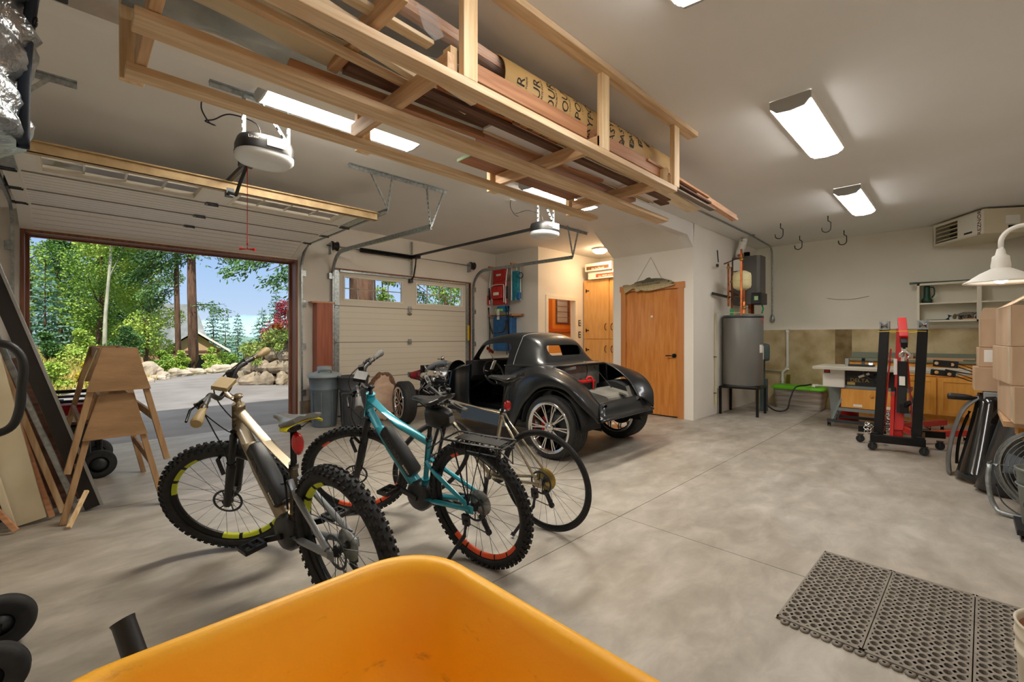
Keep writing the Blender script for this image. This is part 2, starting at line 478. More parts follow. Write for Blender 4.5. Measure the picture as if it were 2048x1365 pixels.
# ---------------------------------------------------------------- garage doors, tracks, openers, ceiling lights
M_door = pm('door_steel_ivory', 'dad3c4', 0.5)
M_doorin = pm('door_mesh_back', 'f4f0ea', 0.6, col2='e9e4dc', scale=220, st=(0.15, 1, 1), detail=1)
M_groove = pm('groove_shade', 'b9b1a3', .7)
M_joint2 = pm('door_joint_shadow', '8a8074', 0.6)  # dark tone painted as the shade in the door section joints
M_strut = pm('brass_tone_strut', 'c0a67c', 0.5, 0.25, col2='ab9068', scale=10)
def ribbed(root, X0, X1, p, q, mat, flip=1, wins=None, ribs=8, name='section'):
    """one overhead-door section between p=(y,z) and q=(y,z)"""
    d = Vector((0, q[0] - p[0], q[1] - p[1])); Ls = d.length; d.normalize()
    n = Vector((1, 0, 0)).cross(d) * flip
    M = Matrix(((1, d.x, n.x, 0), (0, d.y, n.y, p[0]), (0, d.z, n.z, p[1]), (0, 0, 0, 1)))
    s = MB(); t = 0.045
    if wins:
        y0, y1 = 0.09, Ls - 0.10
        s.box(X0, 0.0004, 0, X1, y0, t, M).box(X0, y1, 0, X1, Ls - 0.0004, t, M)
        ed = [X0] + [e for w in wins for e in w] + [X1]
        for i in range(0, len(ed), 2): s.box(ed[i], y0, 0, ed[i + 1], y1, t, M)
    else:
        s.box(X0, 0.0004, 0, X1, Ls - 0.0004, t, M)
    o = s.build(name, mat, root, 1)
    if not wins:
        gv = MB()
        for k in range(1, ribs): gv.box(X0 + 0.1, Ls * k / ribs - 0.0025, 0.0 if flip > 0 else -0.0012, X1 - 0.1, Ls * k / ribs + 0.0025, 0.0004, M)
        gv.build('groove_lines', M_groove, o, 1)
    if wins:
        f = MB(); g = MB()
        for a, b_ in wins:
            for (x0, ya, x1, yb) in ((a, y0, b_, y0 + 0.025), (a, y1 - 0.025, b_, y1), (a, y0 + .025, a + 0.025, y1 - .025), (b_ - 0.025, y0 + .025, b_, y1 - .025)):
                f.box(x0, ya, -0.008, x1, yb, t + 0.005, M)
            for k in range(1, 4): f.box(a + (b_ - a) * k / 4 - 0.007, y0 + .025, t - 0.012, a + (b_ - a) * k / 4 + 0.007, y1 - .025, t + 0.004, M)
            f.box(a + .025, (y0 + y1) / 2 - 0.007, t - 0.0118, b_ - .025, (y0 + y1) / 2 + 0.007, t + 0.0042, M)
            g.box(a, y0, 0.02, b_, y1, 0.026, M)
        f.build('window_frame', M_trimw, o, 1); g.build('window_pane', M_glass, o, 1)
    return o, M, Ls
# the closed door
gd = T('garage_door', 'closed ivory sectional garage door with two window panels behind the car', 'garage door', (4.33, 7.06, 0))
for i in range(4):
    z0 = 0.02 + i * 0.59
    ribbed(gd, 2.96, 5.70, (7.04, z0), (7.04, z0 + 0.59), M_door, -1, [(3.11, 4.20), (4.46, 5.55)] if i == 3 else None, 6)
st_ = MB()
for x0, x1 in ((2.96, 3.04), (5.62, 5.70)):
    for i in range(4): st_.box(x0, 7.028, 0.03 + i * 0.59, x1, 7.04, 0.595 + i * 0.59)
st_.build('end_stile', M_steel, gd, 1)
for z in (.61, 1.20, 1.79): MB().box(2.97, 7.036, z - .006, 5.69, 7.0395, z + .006).build('joint_shadow_line', M_joint2, gd, 1)
for x in (3.0, 4.33, 5.66):
    for z in (0.61, 1.20, 1.79):
        h = MB().box(x - 0.035, 7.018, z - 0.045, x + 0.035, 7.03, z + 0.045).cyl((x - 0.03, 7.014, z), (x + 0.03, 7.014, z), 0.009)
        h.build('hinge', M_steel, gd, 1)
MB().box(3.04, 7.005, 2.33, 5.62, 7.03, 2.36).build('top_strut', M_steel, gd, 1)
MB().ball((4.33, 7.03, 1.70), (0.05, 0.012, 0.028)).build('lock_badge', pm('pewter', '7d7666', 0.4, 0.6), gd, 1)
MB().box(5.655, 7.016, 1.22, 5.70, 7.026, 1.52).build('warning_label', pm('label_yellow', 'e0bc2c', 0.6), gd, 1)
MB().box(2.96, 7.03, 0, 5.70, 7.08, 0.025).build('bottom_seal', M_rubber, gd, 1)
# the open door overhead
od = T('garage_door', 'white sectional garage door raised overhead above the open doorway', 'garage door', (1.0, 7.1, 2.43))
PTS = [(7.10, 2.435), (6.60, 2.635), (5.98, 2.637), (5.36, 2.640), (4.66, 2.645)]
for i in range(4):
    w_ = [(-0.2, 0.86), (1.12, 2.18)] if i == 3 else None
    o_, M_, L_ = ribbed(od, -0.40, 2.40, PTS[i], PTS[i + 1], M_doorin, -1, w_, 6)
for i in range(4):
    p, q = Vector((0, *PTS[i])), Vector((0, *PTS[i + 1]))
    d = (q - p).normalized(); nn = Vector((1, 0, 0)).cross(d)
    es = MB()
    for x in (-0.36, 2.36): es.bar(p + Vector((x, 0, 0)) + nn * 0.004 + d * 0.02, q + Vector((x, 0, 0)) + nn * 0.004 - d * 0.02, 0.09, 0.006, nn)
    es.build('end_stile', M_white if i < 3 else M_steel, od, 1)
for i in (1, 2, 3):
    y, z = PTS[i]
    for x in (-0.38, 1.0, 2.38):
        h = MB().box(x - 0.05, y - 0.045, z - 0.014, x + 0.05, y + 0.045, z - 0.002).cyl((x - 0.03, y, z - 0.016), (x + 0.06, y, z - 0.016), 0.009)
        h.build('hinge', M_dsteel, od, 1)
    MB().box(-0.3, y - 0.012, z - 0.007, 2.3, y + 0.012, z - 0.001).build('joint_shadow_line', M_joint2, od, 1)
su = MB().box(-0.42, 4.64, 2.60, 2.44, 4.70, 2.606).box(-0.42, 4.64, 2.60, 2.44, 4.646, 2.68).box(-0.42, 4.66, 2.64, 2.44, 4.665, 2.70).box(-0.42, 4.61, 2.675, 2.44, 4.646, 2.68)
su.build('strut', M_strut, od, 1)
MB().box(-0.40, 7.08, 2.41, 2.40, 7.12, 2.435).build('bottom_seal', M_rubber, od, 1)
# tracks: vertical, curve, horizontal
def track(x, y0, z0, y1, z1, sgn, label, hang_y=None, vis_v=True, hang=True, dx=0.05):
    t = T('door_track', label, 'door track', (x, y0, 0))
    rr = 0.36
    path = [(x, y0, 0.05), (x, y0, z0 - rr)] + [(x, y0 - rr + rr * math.cos(a), z0 - rr + rr * math.sin(a)) for a in [PI / 2 * k / 8 for k in range(1, 9)]] + [(x, y1, z1)]
    s = MB()
    for a, b_ in zip(path[:-1], path[1:]):
        d = (Vector(b_) - Vector(a)).normalized(); up = Vector((1, 0, 0)).cross(d)
        e = d * 0.004
        s.bar(Vector(a) - e, Vector(b_) + e, 0.003, 0.055, up)
        s.bar(Vector(a) - e + Vector((sgn * 0.012, 0, 0)) + up * 0.027, Vector(b_) + e + Vector((sgn * 0.012, 0, 0)) + up * 0.027, 0.024, 0.003, up)
        s.bar(Vector(a) - e + Vector((sgn * 0.009, 0, 0)) - up * 0.027, Vector(b_) + e + Vector((sgn * 0.009, 0, 0)) - up * 0.027, 0.018, 0.003, up)
    s.build('rail', M_steel, t, 1)
    for z in (0.4, 1.1, 1.75, 2.2):
        MB().box(x - sgn * 0.05, y0 - 0.02, z, x - sgn * 0.002, YF - 0.001, z + 0.09).build('jamb_bracket', M_steel, t, 1)
    return t
def perf(s, p, q, w=0.032, up=(1, 0, 0)):
    """perforated angle iron: two thin flanges with slots along them"""
    p = Vector(p); q = Vector(q); x, y, d = MB.frame(q - p, up); Ln = (q - p).length; n = max(2, int(Ln / 0.05))
    for k in range(n):
        a = p + d * (Ln * k / n); b_ = p + d * (Ln * (k + 0.42) / n); c = p + d * (Ln * (k + 1) / n)
        s.bar(a, b_, w, 0.003, y)
        for sg_ in (-1, 1): s.bar(b_ + x * sg_ * w * 0.36, c + x * sg_ * w * 0.36, w * 0.28, 0.003, y)
    s.bar(p + x * w / 2 + y * w * 0.4, q + x * w / 2 + y * w * 0.4, 0.003, w * 0.8, y)
t1 = track(2.46, 7.0, 2.66, 4.46, 2.67, -1, 'galvanized track on the right side of the raised garage door')
t0 = track(-0.46, 7.0, 2.66, 4.46, 2.67, 1, 'galvanized track on the left side of the raised garage door')
t2 = track(2.90, 6.98, 2.60, 4.27, 2.545, 1, 'left galvanized track of the closed garage door')
t3 = track(5.78, 6.98, 2.60, 4.47, 2.58, -1, 'right galvanized track of the closed garage door')
for (t, x, y, z, nm, X2) in ((t1, 2.46, 4.46, 2.67, 1, 2.20), (t2, 2.90, 4.27, 2.545, 1, 3.14), (t3, 5.78, 4.47, 2.58, 1, 5.50)):
    s = MB(); perf(s, (x, y, z), (x, 4.35, 3.02)); perf(s, (x + 0.01, y, z + 0.02), (X2, 4.35, 3.02))
    s.build('hanger_strap', M_steel, t, 1)
def angle(x0, x1, y, label, xs_=()):
    s = MB(); perf(s, (x0, y, 3.034), (x1, y, 3.034), 0.04, (0, 0, 1)); s.box(x0, y - 0.002, 2.995, x1, y + 0.002, 3.038)
    return one(s, 'ceiling_angle', M_steel, label, 'angle iron')
angle(1.975, 3.18, 4.35, 'long perforated angle iron on the ceiling holding the middle track hangers')
angle(5.2, 6.15, 4.45, 'short perforated angle iron on the ceiling near the sloped soffit')
ai = T('ceiling_angle', 'perforated angle iron on the ceiling beside the silver bag', 'angle iron', (-0.2, 4.28, 3.0))
s = MB(); perf(s, (-0.6, 4.28, 3.034), (0.02, 4.28, 3.034), 0.04, (0, 0, 1)); s.box(-0.6, 4.278, 2.99, 0.02, 4.282, 3.038); s.build('flange', M_steel, ai, 1)
s = MB(); perf(s, (-0.46, 4.45, 2.68), (-0.12, 4.28, 3.02)); s.build('brace', M_steel, ai, 1)
# torsion spring of the closed door
tp = T('torsion_spring', 'black torsion spring and shaft above the closed garage door', 'spring', (4.33, 6.93, 2.66))
MB().cyl((2.80, 6.93, 2.71), (5.80, 6.93, 2.71), 0.013).build('shaft', M_steel, tp, 1)
sp = MB()
for k in range(46): sp.torus((3.36 + k * 0.021, 6.93, 2.71), (1, 0.12, 0), 0.030, 0.0105, 14, 5)
sp.build('spring_coil', M_black, tp, 1)
for x in (2.92, 5.70):
    MB().lathe([(0.012, -0.05), (0.04, -0.05), (0.075, -0.045), (0.075, -0.03), (0.06, -0.02), (0.06, 0.03), (0.075, 0.035), (0.075, 0.05), (0.012, 0.05)], (x, 6.93, 2.71), (1, 0, 0), 20).build('cable_drum', M_black, tp, 1)
    MB().box(x - 0.06, 6.90, 2.58, x - 0.052, 7.015, 2.76).build('bearing_plate', M_steel, tp, 1)
s = MB(); perf(s, (4.33, 6.965, 2.40), (4.33, 6.965, 3.0), 0.05); s.build('center_plate', M_steel, tp, 1)
sh = T('torsion_shaft', 'steel shaft above the open garage doorway', 'shaft', (1.0, 6.93, 2.86))
MB().cyl((-0.5, 6.93, 2.88), (2.62, 6.93, 2.88), 0.013).build('shaft', M_steel, sh, 1)
for x in (-0.46, 2.56):
    MB().lathe([(0.012, -0.05), (0.075, -0.045), (0.06, -0.02), (0.06, 0.03), (0.075, 0.05), (0.012, 0.05)], (x, 6.93, 2.88), (1, 0, 0), 20).build('cable_drum', M_black, sh, 1)
# openers
M_lens = pm('opener_lens', 'dfe3e6', 0.3)
def opener(x, y, z, label, door_z, arm):
    o = T('garage_door_opener', label, 'garage door opener', (x, y, z))
    def ring(s_, zz, k=1.0):
        return [(x + s_ * 0.19 * math.copysign(abs(math.cos(a)) ** 0.7, math.cos(a)), y + s_ * 0.16 * math.copysign(abs(math.sin(a)) ** 0.8, math.sin(a)) * k, zz) for a in [2 * PI * i / 28 for i in range(28)]]
    MB().loft([ring(0.75, z + 0.12), ring(0.93, z + 0.105), ring(1.0, z + 0.06), ring(1.0, z + 0.01)]).build('housing', M_black, o, 1)
    MB().loft([ring(1.0, z + 0.006), ring(1.0, z - 0.03), ring(0.86, z - 0.055), ring(0.6, z - 0.062)]).build('light_lens', M_lens, o, 1)
    MB().torus((x, y, z + 0.008), (0, 0, 1), 0.001, 0.001, 4, 3).loft([ring(1.02, z + 0.012), ring(1.02, z + 0.002)], caps=False).build('seam_band', M_blackm, o, 1)
    rl = MB().bar((x, y + 0.1, z + 0.085), (x, 6.94, z + 0.10), 0.03, 0.035)
    rl.build('rail', M_dsteel, o, 1)
    MB().tube(arm, 0.014).build('door_arm', M_black, o, 1)
    MB().box(x - 0.05, arm[0][1] - 0.07, arm[0][2] - 0.005, x + 0.05, arm[0][1] + 0.07, arm[0][2] + 0.05).build('trolley', M_black, o, 1)
    MB().box(x - 0.03, arm[-1][1] - 0.04, arm[-1][2] - 0.04, x + 0.03, arm[-1][1] + 0.03, arm[-1][2] + 0.03).build('door_bracket', M_dsteel, o, 1)
    for sx in (-0.15, 0.15):
        s = MB(); perf(s, (x + sx, y - 0.02, z + 0.09), (x + sx, y - 0.02, 3.02)); s.build('hanger_strap', M_steel, o, 1)
    s = MB(); perf(s, (x + 0.15, y - 0.03, z + 0.12), (x - 0.05, y - 0.03, 3.02)); s.build('hanger_brace', M_steel, o, 1)
    s = MB(); perf(s, (x - 0.35, y - 0.02, 3.034), (x + 0.35, y - 0.02, 3.034), 0.04, (0, 0, 1)); s.box(x - 0.35, y - 0.022, 3.0, x + 0.35, y - 0.018, 3.038); s.build('ceiling_angle', M_steel, o, 1)
    MB().box(x - 0.03, y - 0.166, z + 0.03, x + 0.09, y - 0.158, z + 0.10).build('label', M_paper, o, 1)
    cp = [(x - 0.34, y + 0.28, 3.03), (x - 0.34, y + 0.28, 2.95), (x - 0.3, y + 0.25, 2.86), (x - 0.27, y + 0.2, 2.83), (x - 0.33, y + 0.22, 2.85), (x - 0.28, y + 0.2, 2.87), (x - 0.2, y + 0.1, 2.9), (x - 0.05, y + 0.03, 2.86), (x - 0.02, y, z + 0.12)]
    MB().tube(bez(cp, 6), 0.005, 6).build('power_cord', M_black, o, 1)
    MB().box(x - 0.39, y + 0.24, 3.03, x - 0.29, y + 0.32, 3.039).build('outlet_plate', M_wplastic, o, 1)
    return o
op1 = opener(1.01, 3.63, 2.62, 'black garage door opener hanging before the raised door, red pull cord below', 2.64, [(1.01, 4.10, 2.69), (1.0, 4.28, 2.58), (1.0, 4.40, 2.51), (1.0, 4.68, 2.60)])
MB().cyl((1.01, 4.09, 2.68), (1.01, 4.09, 2.03), 0.0035, n=6).build('pull_cord', M_red, op1, 1)
MB().cyl((0.962, 4.12, 2.005), (1.058, 4.06, 2.0), 0.013).cyl((1.01, 4.09, 2.0), (1.01, 4.09, 2.05), 0.007).build('pull_handle', M_red, op1, 1)
op2 = opener(4.33, 3.80, 2.63, 'black garage door opener above the car, in front of the closed door', 2.3, [(4.33, 6.82, 2.68), (4.33, 6.84, 2.55), (4.33, 6.90, 2.36), (4.33, 7.0, 2.30)])
text('Linear', 0.032, M_paper, op2, (4.27, 3.64, 2.69), (R(90), 0, 0))
text('Linear', 0.028, M_paper, op1, (0.90, 3.48, 2.69), (R(90), 0, R(-20)))
# ceiling lights
M_lamp = bpy.data.materials.new('light_lens_white'); M_lamp.use_nodes = True
_b = M_lamp.node_tree.nodes['Principled BSDF']
_b.inputs['Base Color'].default_value = C('fdfbf6'); _b.inputs['Emission Color'].default_value = (1, 0.975, 0.94, 1); _b.inputs['Emission Strength'].default_value = LAMP_E
M_lampw = M_lamp.copy(); M_lampw.name = 'light_lens_warm'
M_lampw.node_tree.nodes['Principled BSDF'].inputs['Emission Color'].default_value = (1, 0.93, 0.80, 1)
M_lampw.node_tree.nodes['Principled BSDF'].inputs['Emission Strength'].default_value = LAMP_E * 2.2
M_cap = pm('grey_end_cap', 'a9a9a6', 0.5)
def fixture(x0, x1, y0, y1, label, mat):
    xm, ym = (x0 + x1) / 2, (y0 + y1) / 2; w = (y1 - y0) / 2
    o = T('ceiling_light', label, 'ceiling light', (xm, ym, 2.94), group='wraparound ceiling lights')
    pr_ = [(ym - w, 3.03)] + [(ym + w * 0.995 * math.sin(a), 2.995 - 0.05 * math.cos(a) ** 0.6) for a in [R(-90 + 180 * i / 14) for i in range(15)]] + [(ym + w, 3.03)]
    MB().prism(pr_, 0, x0 + 0.015, x1 - 0.015, sm=True).build('lens', mat, o, 1)
    cap = [(ym - w * 1.02, 3.035), (ym - w * 1.02, 2.985), (ym - w * 0.7, 2.945), (ym, 2.935), (ym + w * 0.7, 2.945), (ym + w * 1.02, 2.985), (ym + w * 1.02, 3.035)]
    for xa in (x0, x1 - 0.016): MB().prism(cap, 0, xa, xa + 0.016).build('end_cap', M_cap, o, 1)
    MB().box(x0 + 0.02, ym - w * 0.9, 3.025, x1 - 0.02, ym + w * 0.9, 3.04).box(x0 + .016, ym - w - .006, 2.982, x1 - .016, ym - w - .001, 3.04).box(x0 + .016, ym + w + .001, 2.982, x1 - .016, ym + w + .006, 3.04).build('housing', M_white, o, 1)
fixture(3.70, 4.93, 0.765, 1.02, 'bright wraparound ceiling light over the open floor on the right', M_lamp)
fixture(6.40, 7.65, 0.84, 1.09, 'bright wraparound ceiling light nearest the back wall hooks', M_lamp)
fixture(1.00, 2.20, 0.78, 1.03, 'bright wraparound ceiling light nearest the camera', M_lamp)
fixture(0.92, 2.14, 3.26, 3.55, 'bright wraparound ceiling light behind the lumber rack, beside the raised door', M_lampw)
fixture(3.60, 4.80, 3.26, 3.55, 'bright wraparound ceiling light behind the lumber rack above the far opener', M_lampw)
dl = T('dome_light', 'round dome light on the alcove ceiling above the tall cabinet', 'ceiling light', (7.42, 5.06, 2.93))
MB().lathe([(0.155, 0.11), (0.16, 0.085), (0.15, 0.075)], (7.42, 5.06, 2.93), (0, 0, 1), 28).build('rim', M_white, dl, 1)
M_dome = M_lamp.copy(); M_dome.name = 'dome_glass_warm'
M_dome.node_tree.nodes['Principled BSDF'].inputs['Emission Color'].default_value = (1, 0.70, 0.40, 1)
M_dome.node_tree.nodes['Principled BSDF'].inputs['Emission Strength'].default_value = LAMP_E * 2.8
MB().lathe([(0.15, 0.085), (0.135, 0.045), (0.09, 0.015), (0.001, 0.0)], (7.42, 5.06, 2.93), (0, 0, 1), 28).build('glass', M_dome, dl, 1)
# ---------------------------------------------------------------- overhead lumber rack
rk = T('lumber_rack', 'overhead rack of fir two-by-fours hanging from the ceiling, loaded with boards', 'lumber rack', (1.9, 2.17, 2.47))
def part(name, mat, *boxes, bev=0.003):
    for b_ in boxes:
        MB().box(*b_).build(name, mat, rk, 1, bev=bev)
part('rail', M_fir, (0.08, 1.64, 2.47, 3.50, 1.73, 2.51), (0.16, 2.13, 2.47, 4.35, 2.26, 2.508), (0.166, 2.59, 2.47, 3.76, 2.69, 2.508))
part('top_rail', M_fir, (0.08, 1.60, 3.0, 3.81, 1.69, 3.039), (0.08, 2.66, 3.0, 3.5, 2.75, 3.039))
part('cross_joist', M_firy, (0.20, 1.66, 2.51, 0.24, 2.66, 2.60), (1.22, 1.66, 2.51, 1.26, 2.66, 2.60), (2.43, 1.66, 2.51, 2.47, 2.66, 2.60), (3.43, 1.66, 2.51, 3.47, 2.66, 2.60))
part('post', M_firz, *[(x, 1.64, 2.51, x + 0.085, 1.68, 3.0) for x in (0.12, 1.30, 2.43)], (3.45, 1.64, 2.51, 3.54, 1.68, 3.0))
part('post', M_firz, *[(x, 2.69, 2.47, x + 0.09, 2.73, 3.0) for x in (0.15, 1.28, 2.40, 3.42)])
part('side_board', M_cedar, (1.40, 1.75, 2.60, 2.42, 1.79, 2.69), (2.50, 1.75, 2.60, 3.44, 1.79, 2.69))
part('stop_block', M_firz, (1.26, 1.69, 2.51, 1.30, 1.75, 2.66), (2.515, 1.69, 2.51, 2.545, 1.75, 2.66), (3.42, 1.69, 2.51, 3.45, 1.75, 2.66))
# cardboard concrete form tube with its print
TY, TZ, TR = 1.94, 2.775, 0.148
tb = T('form_tube', 'long tan cardboard concrete form tube with printed lettering on the rack', 'cardboard tube', (2.7, TY, TZ - TR))
ring = lambda r, x: [(x, TY + r * math.cos(2 * PI * j / 48), TZ + r * math.sin(2 * PI * j / 48)) for j in range(48)]
M_tube = pm('tube_kraft', 'c8a468', 0.6, col2='bb955a', scale=4, st=(0.4, 1, 1))
MB().loft([ring(TR - 0.008, 1.72), ring(TR, 1.72), ring(TR, 3.80), ring(TR - 0.008, 3.80)], caps=False).build('tube_wall', M_tube, tb, 1)
MB().loft([ring(TR - 0.008, 3.80), ring(TR - 0.008, 1.72)], caps=False).build('tube_inside', pm('tube_inside', '5d5046', 0.8), tb, 1)
def wrap_text(s_, x, th0, size):
    """print running up around the tube, letter tops towards -x"""
    cu = bpy.data.curves.new('print', 'FONT'); cu.body = s_; cu.size = size; cu.resolution_u = 2; cu.align_y = 'CENTER'
    tmp = bpy.data.objects.new('print', cu); COL.objects.link(tmp)
    me = bpy.data.meshes.new_from_object(tmp.evaluated_get(bpy.context.evaluated_depsgraph_get()))
    bpy.data.objects.remove(tmp)
    for v in me.vertices:
        a = th0 + v.co.x / TR; rr = TR + 0.0025
        v.co = (x - v.co.y - tb.location.x, TY - rr * math.cos(a) - tb.location.y, TZ + rr * math.sin(a) - tb.location.z)
    me.materials.clear(); me.materials.append(M_ink)
    o = bpy.data.objects.new('print', me); COL.objects.link(o); o.parent = tb
for k in range(13):
    x = 1.84 + k * 0.135
    wrap_text('EASYPOUR', x, R(-165 + k * 17), 0.09)
    wrap_text('::: CONCRETE FORMS', x + 0.045, R(-70 + k * 17), 0.022)
    if k > 6: wrap_text('12', x, R(-150 + k * 17 - 22), 0.08)
wrap_text('12', 1.79, R(48), 0.07)
# long bundle of trim wrapped in stretch film, running through the tube
bd = T('trim_bundle', 'long bundle of reddish wood strips in clear wrap running through the cardboard tube', 'lumber bundle', (3, 1.9, 2.7))
M_strip = wood('fresh_cedar_strip', 'd9a27c', 'e8be9c', 0, scale=24)
for i in range(5):
    for j in range(2):
        y = 1.87 + i * 0.014; z = 0.03 * j
        MB().bar((0.55 + 0.05 * i, y, 2.90 + z), (5.55 - 0.04 * ((i * 2 + j) % 4), y, 2.665 + z), 0.012, 0.028).build('strip', M_strip, bd, 1)
fm = MB()
rnd = random.Random(3)
rings = []
for k in range(40):
    t = 0.02 + 0.23 * k / 39; x = 0.55 + 5.0 * t; z = 2.915 - 0.235 * t
    rings.append([(x, 1.898 + (0.045 + rnd.uniform(-0.004, 0.008)) * math.cos(a), z + (0.04 + rnd.uniform(-0.004, 0.008)) * math.sin(a)) for a in [2 * PI * j / 10 for j in range(10)]])
fm.loft(rings, caps=False)
M_film = pm('stretch_film', 'ffffff', 0.15, alpha=0.22, bump=0.4, bscale=30)
fm.build('stretch_film', M_film, bd, 1)
fl_ = MB().add([(1.18, 1.86, 2.90), (1.30, 1.86, 2.895), (1.33, 1.84, 2.80), (1.28, 1.845, 2.76), (1.22, 1.85, 2.79)], [(0, 1, 2, 3, 4)])
fl_.build('film_tail', M_film, bd, 1, solid=0.002)
# loose boards on the joists, each a thing
M_whiteb = pm('melamine_white', 'e6e3e4', 0.5)
M_ply = wood('brown_plywood', '6b4636', '8a5f4a', 0, scale=6)
M_gray = wood('weathered_gray_x', '6b5f55', '857668', 0)
M_pink = wood('pinkish_board', 'b58a7a', 'c9a190', 0)
def board(p, q, w, h, mat, label, group=None, name='board', up=(0, 0, 1)):
    return one(MB().bar(p, q, w, h, up), name, mat, label, 'board', group, bev=0.002)
Z = 2.602
board((0.1, 1.84, Z + 0.075), (1.66, 2.06, Z + 0.02), 0.045, 0.03, M_pine, 'pale slat crossing the rack, the one ending beyond the first joist')
board((0.1, 2.02, Z + 0.05), (1.30, 2.085, Z + 0.03), 0.045, 0.03, M_fir, 'pale slat ending just past the first joist of the rack')
board((0.1, 1.70, Z + 0.02), (1.62, 1.955, Z + 0.02), 0.04, 0.035, M_pine, 'pale slat lying closest to the near rail at the left of the rack')
board((0.3, 1.80, Z + 0.12), (1.25, 1.84, Z + 0.12), 0.06, 0.02, M_pine, 'pale slat lying high at the left end of the rack')
board((0.75, 2.315, Z + 0.02), (3.2, 2.17, Z + 0.02), 0.05, 0.04, M_cedar, 'reddish cedar stick under the dark moulding in the rack')
board((0.98, 2.19, Z + 0.06), (2.05, 2.125, Z + 0.06), 0.10, 0.05, M_dark, 'dark walnut brown moulding beside the cream siding on the rack')
board((1.35, 2.03, Z + 0.012), (4.1, 2.02, Z + 0.012), 0.07, 0.022, M_dark, 'dark brown plank under the orange board in the rack')
board((1.40, 1.95, Z + 0.04), (2.4, 1.955, Z + 0.04), 0.09, 0.018, pm('orange_board', 'c8692c', 0.5, col2='b5571f', scale=6, st=(0.1, 1, 1)), 'orange stained board in the middle of the rack')
board((1.55, 1.86, Z + 0.01), (3.2, 1.87, Z + 0.01), 0.09, 0.018, M_kraft, 'torn brown cardboard strip lying along the near rail in the rack')
board((1.88, 2.10, Z + 0.028), (4.05, 2.09, Z + 0.028), 0.15, 0.016, M_whiteb, 'white shelf board seen from below in the middle of the rack')
board((1.89, 2.185, Z + 0.03), (4.1, 2.17, Z + 0.03), 0.016, 0.04, M_fir, 'thin wood edging along the white shelf board')
board((1.93, 2.26, Z + 0.02), (3.9, 2.295, Z + 0.02), 0.10, 0.036, M_pink, 'pinkish plank with dark red end between mid rail and white shelf')
board((2.06, 2.55, Z + 0.01), (3.40, 2.56, Z + 0.01), 0.24, 0.018, M_ply, 'wide brown plywood panel with green end above the far rail')
one(MB().box(2.05, 2.43, Z, 2.06, 2.67, Z + 0.02), 'edge_strip', pm('green_edge', '7f9d76', 0.7), 'green painted strip on the end of the brown plywood panel', 'strip')
board((2.56, 1.90, Z + 0.055), (4.62, 1.985, Z + 0.008), 0.14, 0.018, M_pine, 'wide pale board sticking out of the right end of the rack')
board((2.8, 2.10, Z - 0.0 + 0.05), (4.33, 2.16, Z + 0.05), 0.09, 0.02, M_dark, 'dark brown plank sticking out above the mid rail')
board((2.9, 2.20, Z + 0.05), (4.15, 2.215, Z + 0.05), 0.06, 0.02, M_gray, 'grey brown lath beside the mid rail at the right end of the rack')
board((2.6, 1.82, Z + 0.02), (4.75, 1.845, Z + 0.01), 0.06, 0.016, M_gray, 'grey weathered lath sticking out lowest beyond the end post')
board((2.7, 1.79, Z + 0.05), (4.62, 1.83, Z + 0.05), 0.05, 0.018, M_dark, 'dark lath sticking out beyond the end post above the grey lath')
board((2.9, 1.83, Z + 0.09), (4.35, 1.83, Z + 0.10), 0.07, 0.014, M_gray, 'short weathered slat uppermost beside the end post')
board((3.2, 1.75, Z + 0.075), (4.5, 1.79, Z + 0.075), 0.03, 0.02, M_cedar, 'reddish stick beyond the end post of the rack')
board((1.6, 2.42, Z + 0.01), (2.3, 2.46, Z + 0.01), 0.05, 0.018, M_fir, 'short fir lath between the far rail and the mid rail')
one(MB().box(0.93, 1.60, 2.66, 0.98, 2.3, 2.75), 'block', M_firy, 'short two-by-four lying across the rack left of the first post', 'wood block', bev=0.003)
# cream vinyl siding and grey sheet draped over the left half
rg = []
for k in range(14):
    x = 0.02 + 1.0 * k / 13
    rg.append([(x, 2.05 + 0.25 * j / 7, Z + 0.10 + 0.02 * math.sin(PI * j / 7) + 0.02 * math.sin(x * 5)) for j in range(8)])
one(MB().loft(rg, closed=False), 'vinyl_siding', pm('cream_vinyl', 'd9cdb0', 0.5), 'cream vinyl siding strip at the left end of the rack', 'siding', solid=0.004)
rg = []
for k in range(24):
    x = 0.15 + 2.0 * k / 23
    rg.append([(x, 1.98 + 0.62 * j / 9 - 0.1 * max(0, x - 1), Z + 0.16 + 0.018 * math.sin(x * 9 + j) + 0.012 * math.sin(j * 2.1 + x * 4)) for j in range(10)])
one(MB().loft(rg, closed=False), 'plastic_sheet', pm('grey_plastic_sheet', '7d8688', 0.3, col2='a9b0b0', scale=4), 'grey plastic sheet spread over boards in the left half of the rack', 'sheet', solid=0.003)
# ---------------------------------------------------------------- bicycles
M_teal = pm('teal_frame_paint', '2397ab', 0.3, 0.15, coat=0.5)
M_bronze = pm('bronze_frame_paint', '84755a', 0.34, 0.35, coat=0.4)
M_gun = pm('grey_frame_paint', '85898e', 0.32, 0.4, coat=0.4)
M_champ = pm('champagne_frame_paint', 'a89b84', 0.22, 0.75, coat=0.3)
M_tyre = pm('tyre_rubber', '17181a', 0.75, col2='232325', scale=30)
M_tan = pm('tan_grip', 'a08a5e', 0.6)
M_greygrip = pm('grey_grip', '5d5d5b', 0.7)
M_sad = pm('saddle_vinyl', '1c1c1f', 0.3)
M_saddl = pm('saddle_grey_vinyl', '6f6f6d', 0.28)
M_redl = pm('red_reflector', 'c01318', 0.2, coat=0.5)
M_lime = pm('lime_decal', 'c3cf2f', 0.5)
M_orangd = pm('orange_decal', 'e4552a', 0.5)
M_batt = pm('battery_case', '26282b', 0.45)
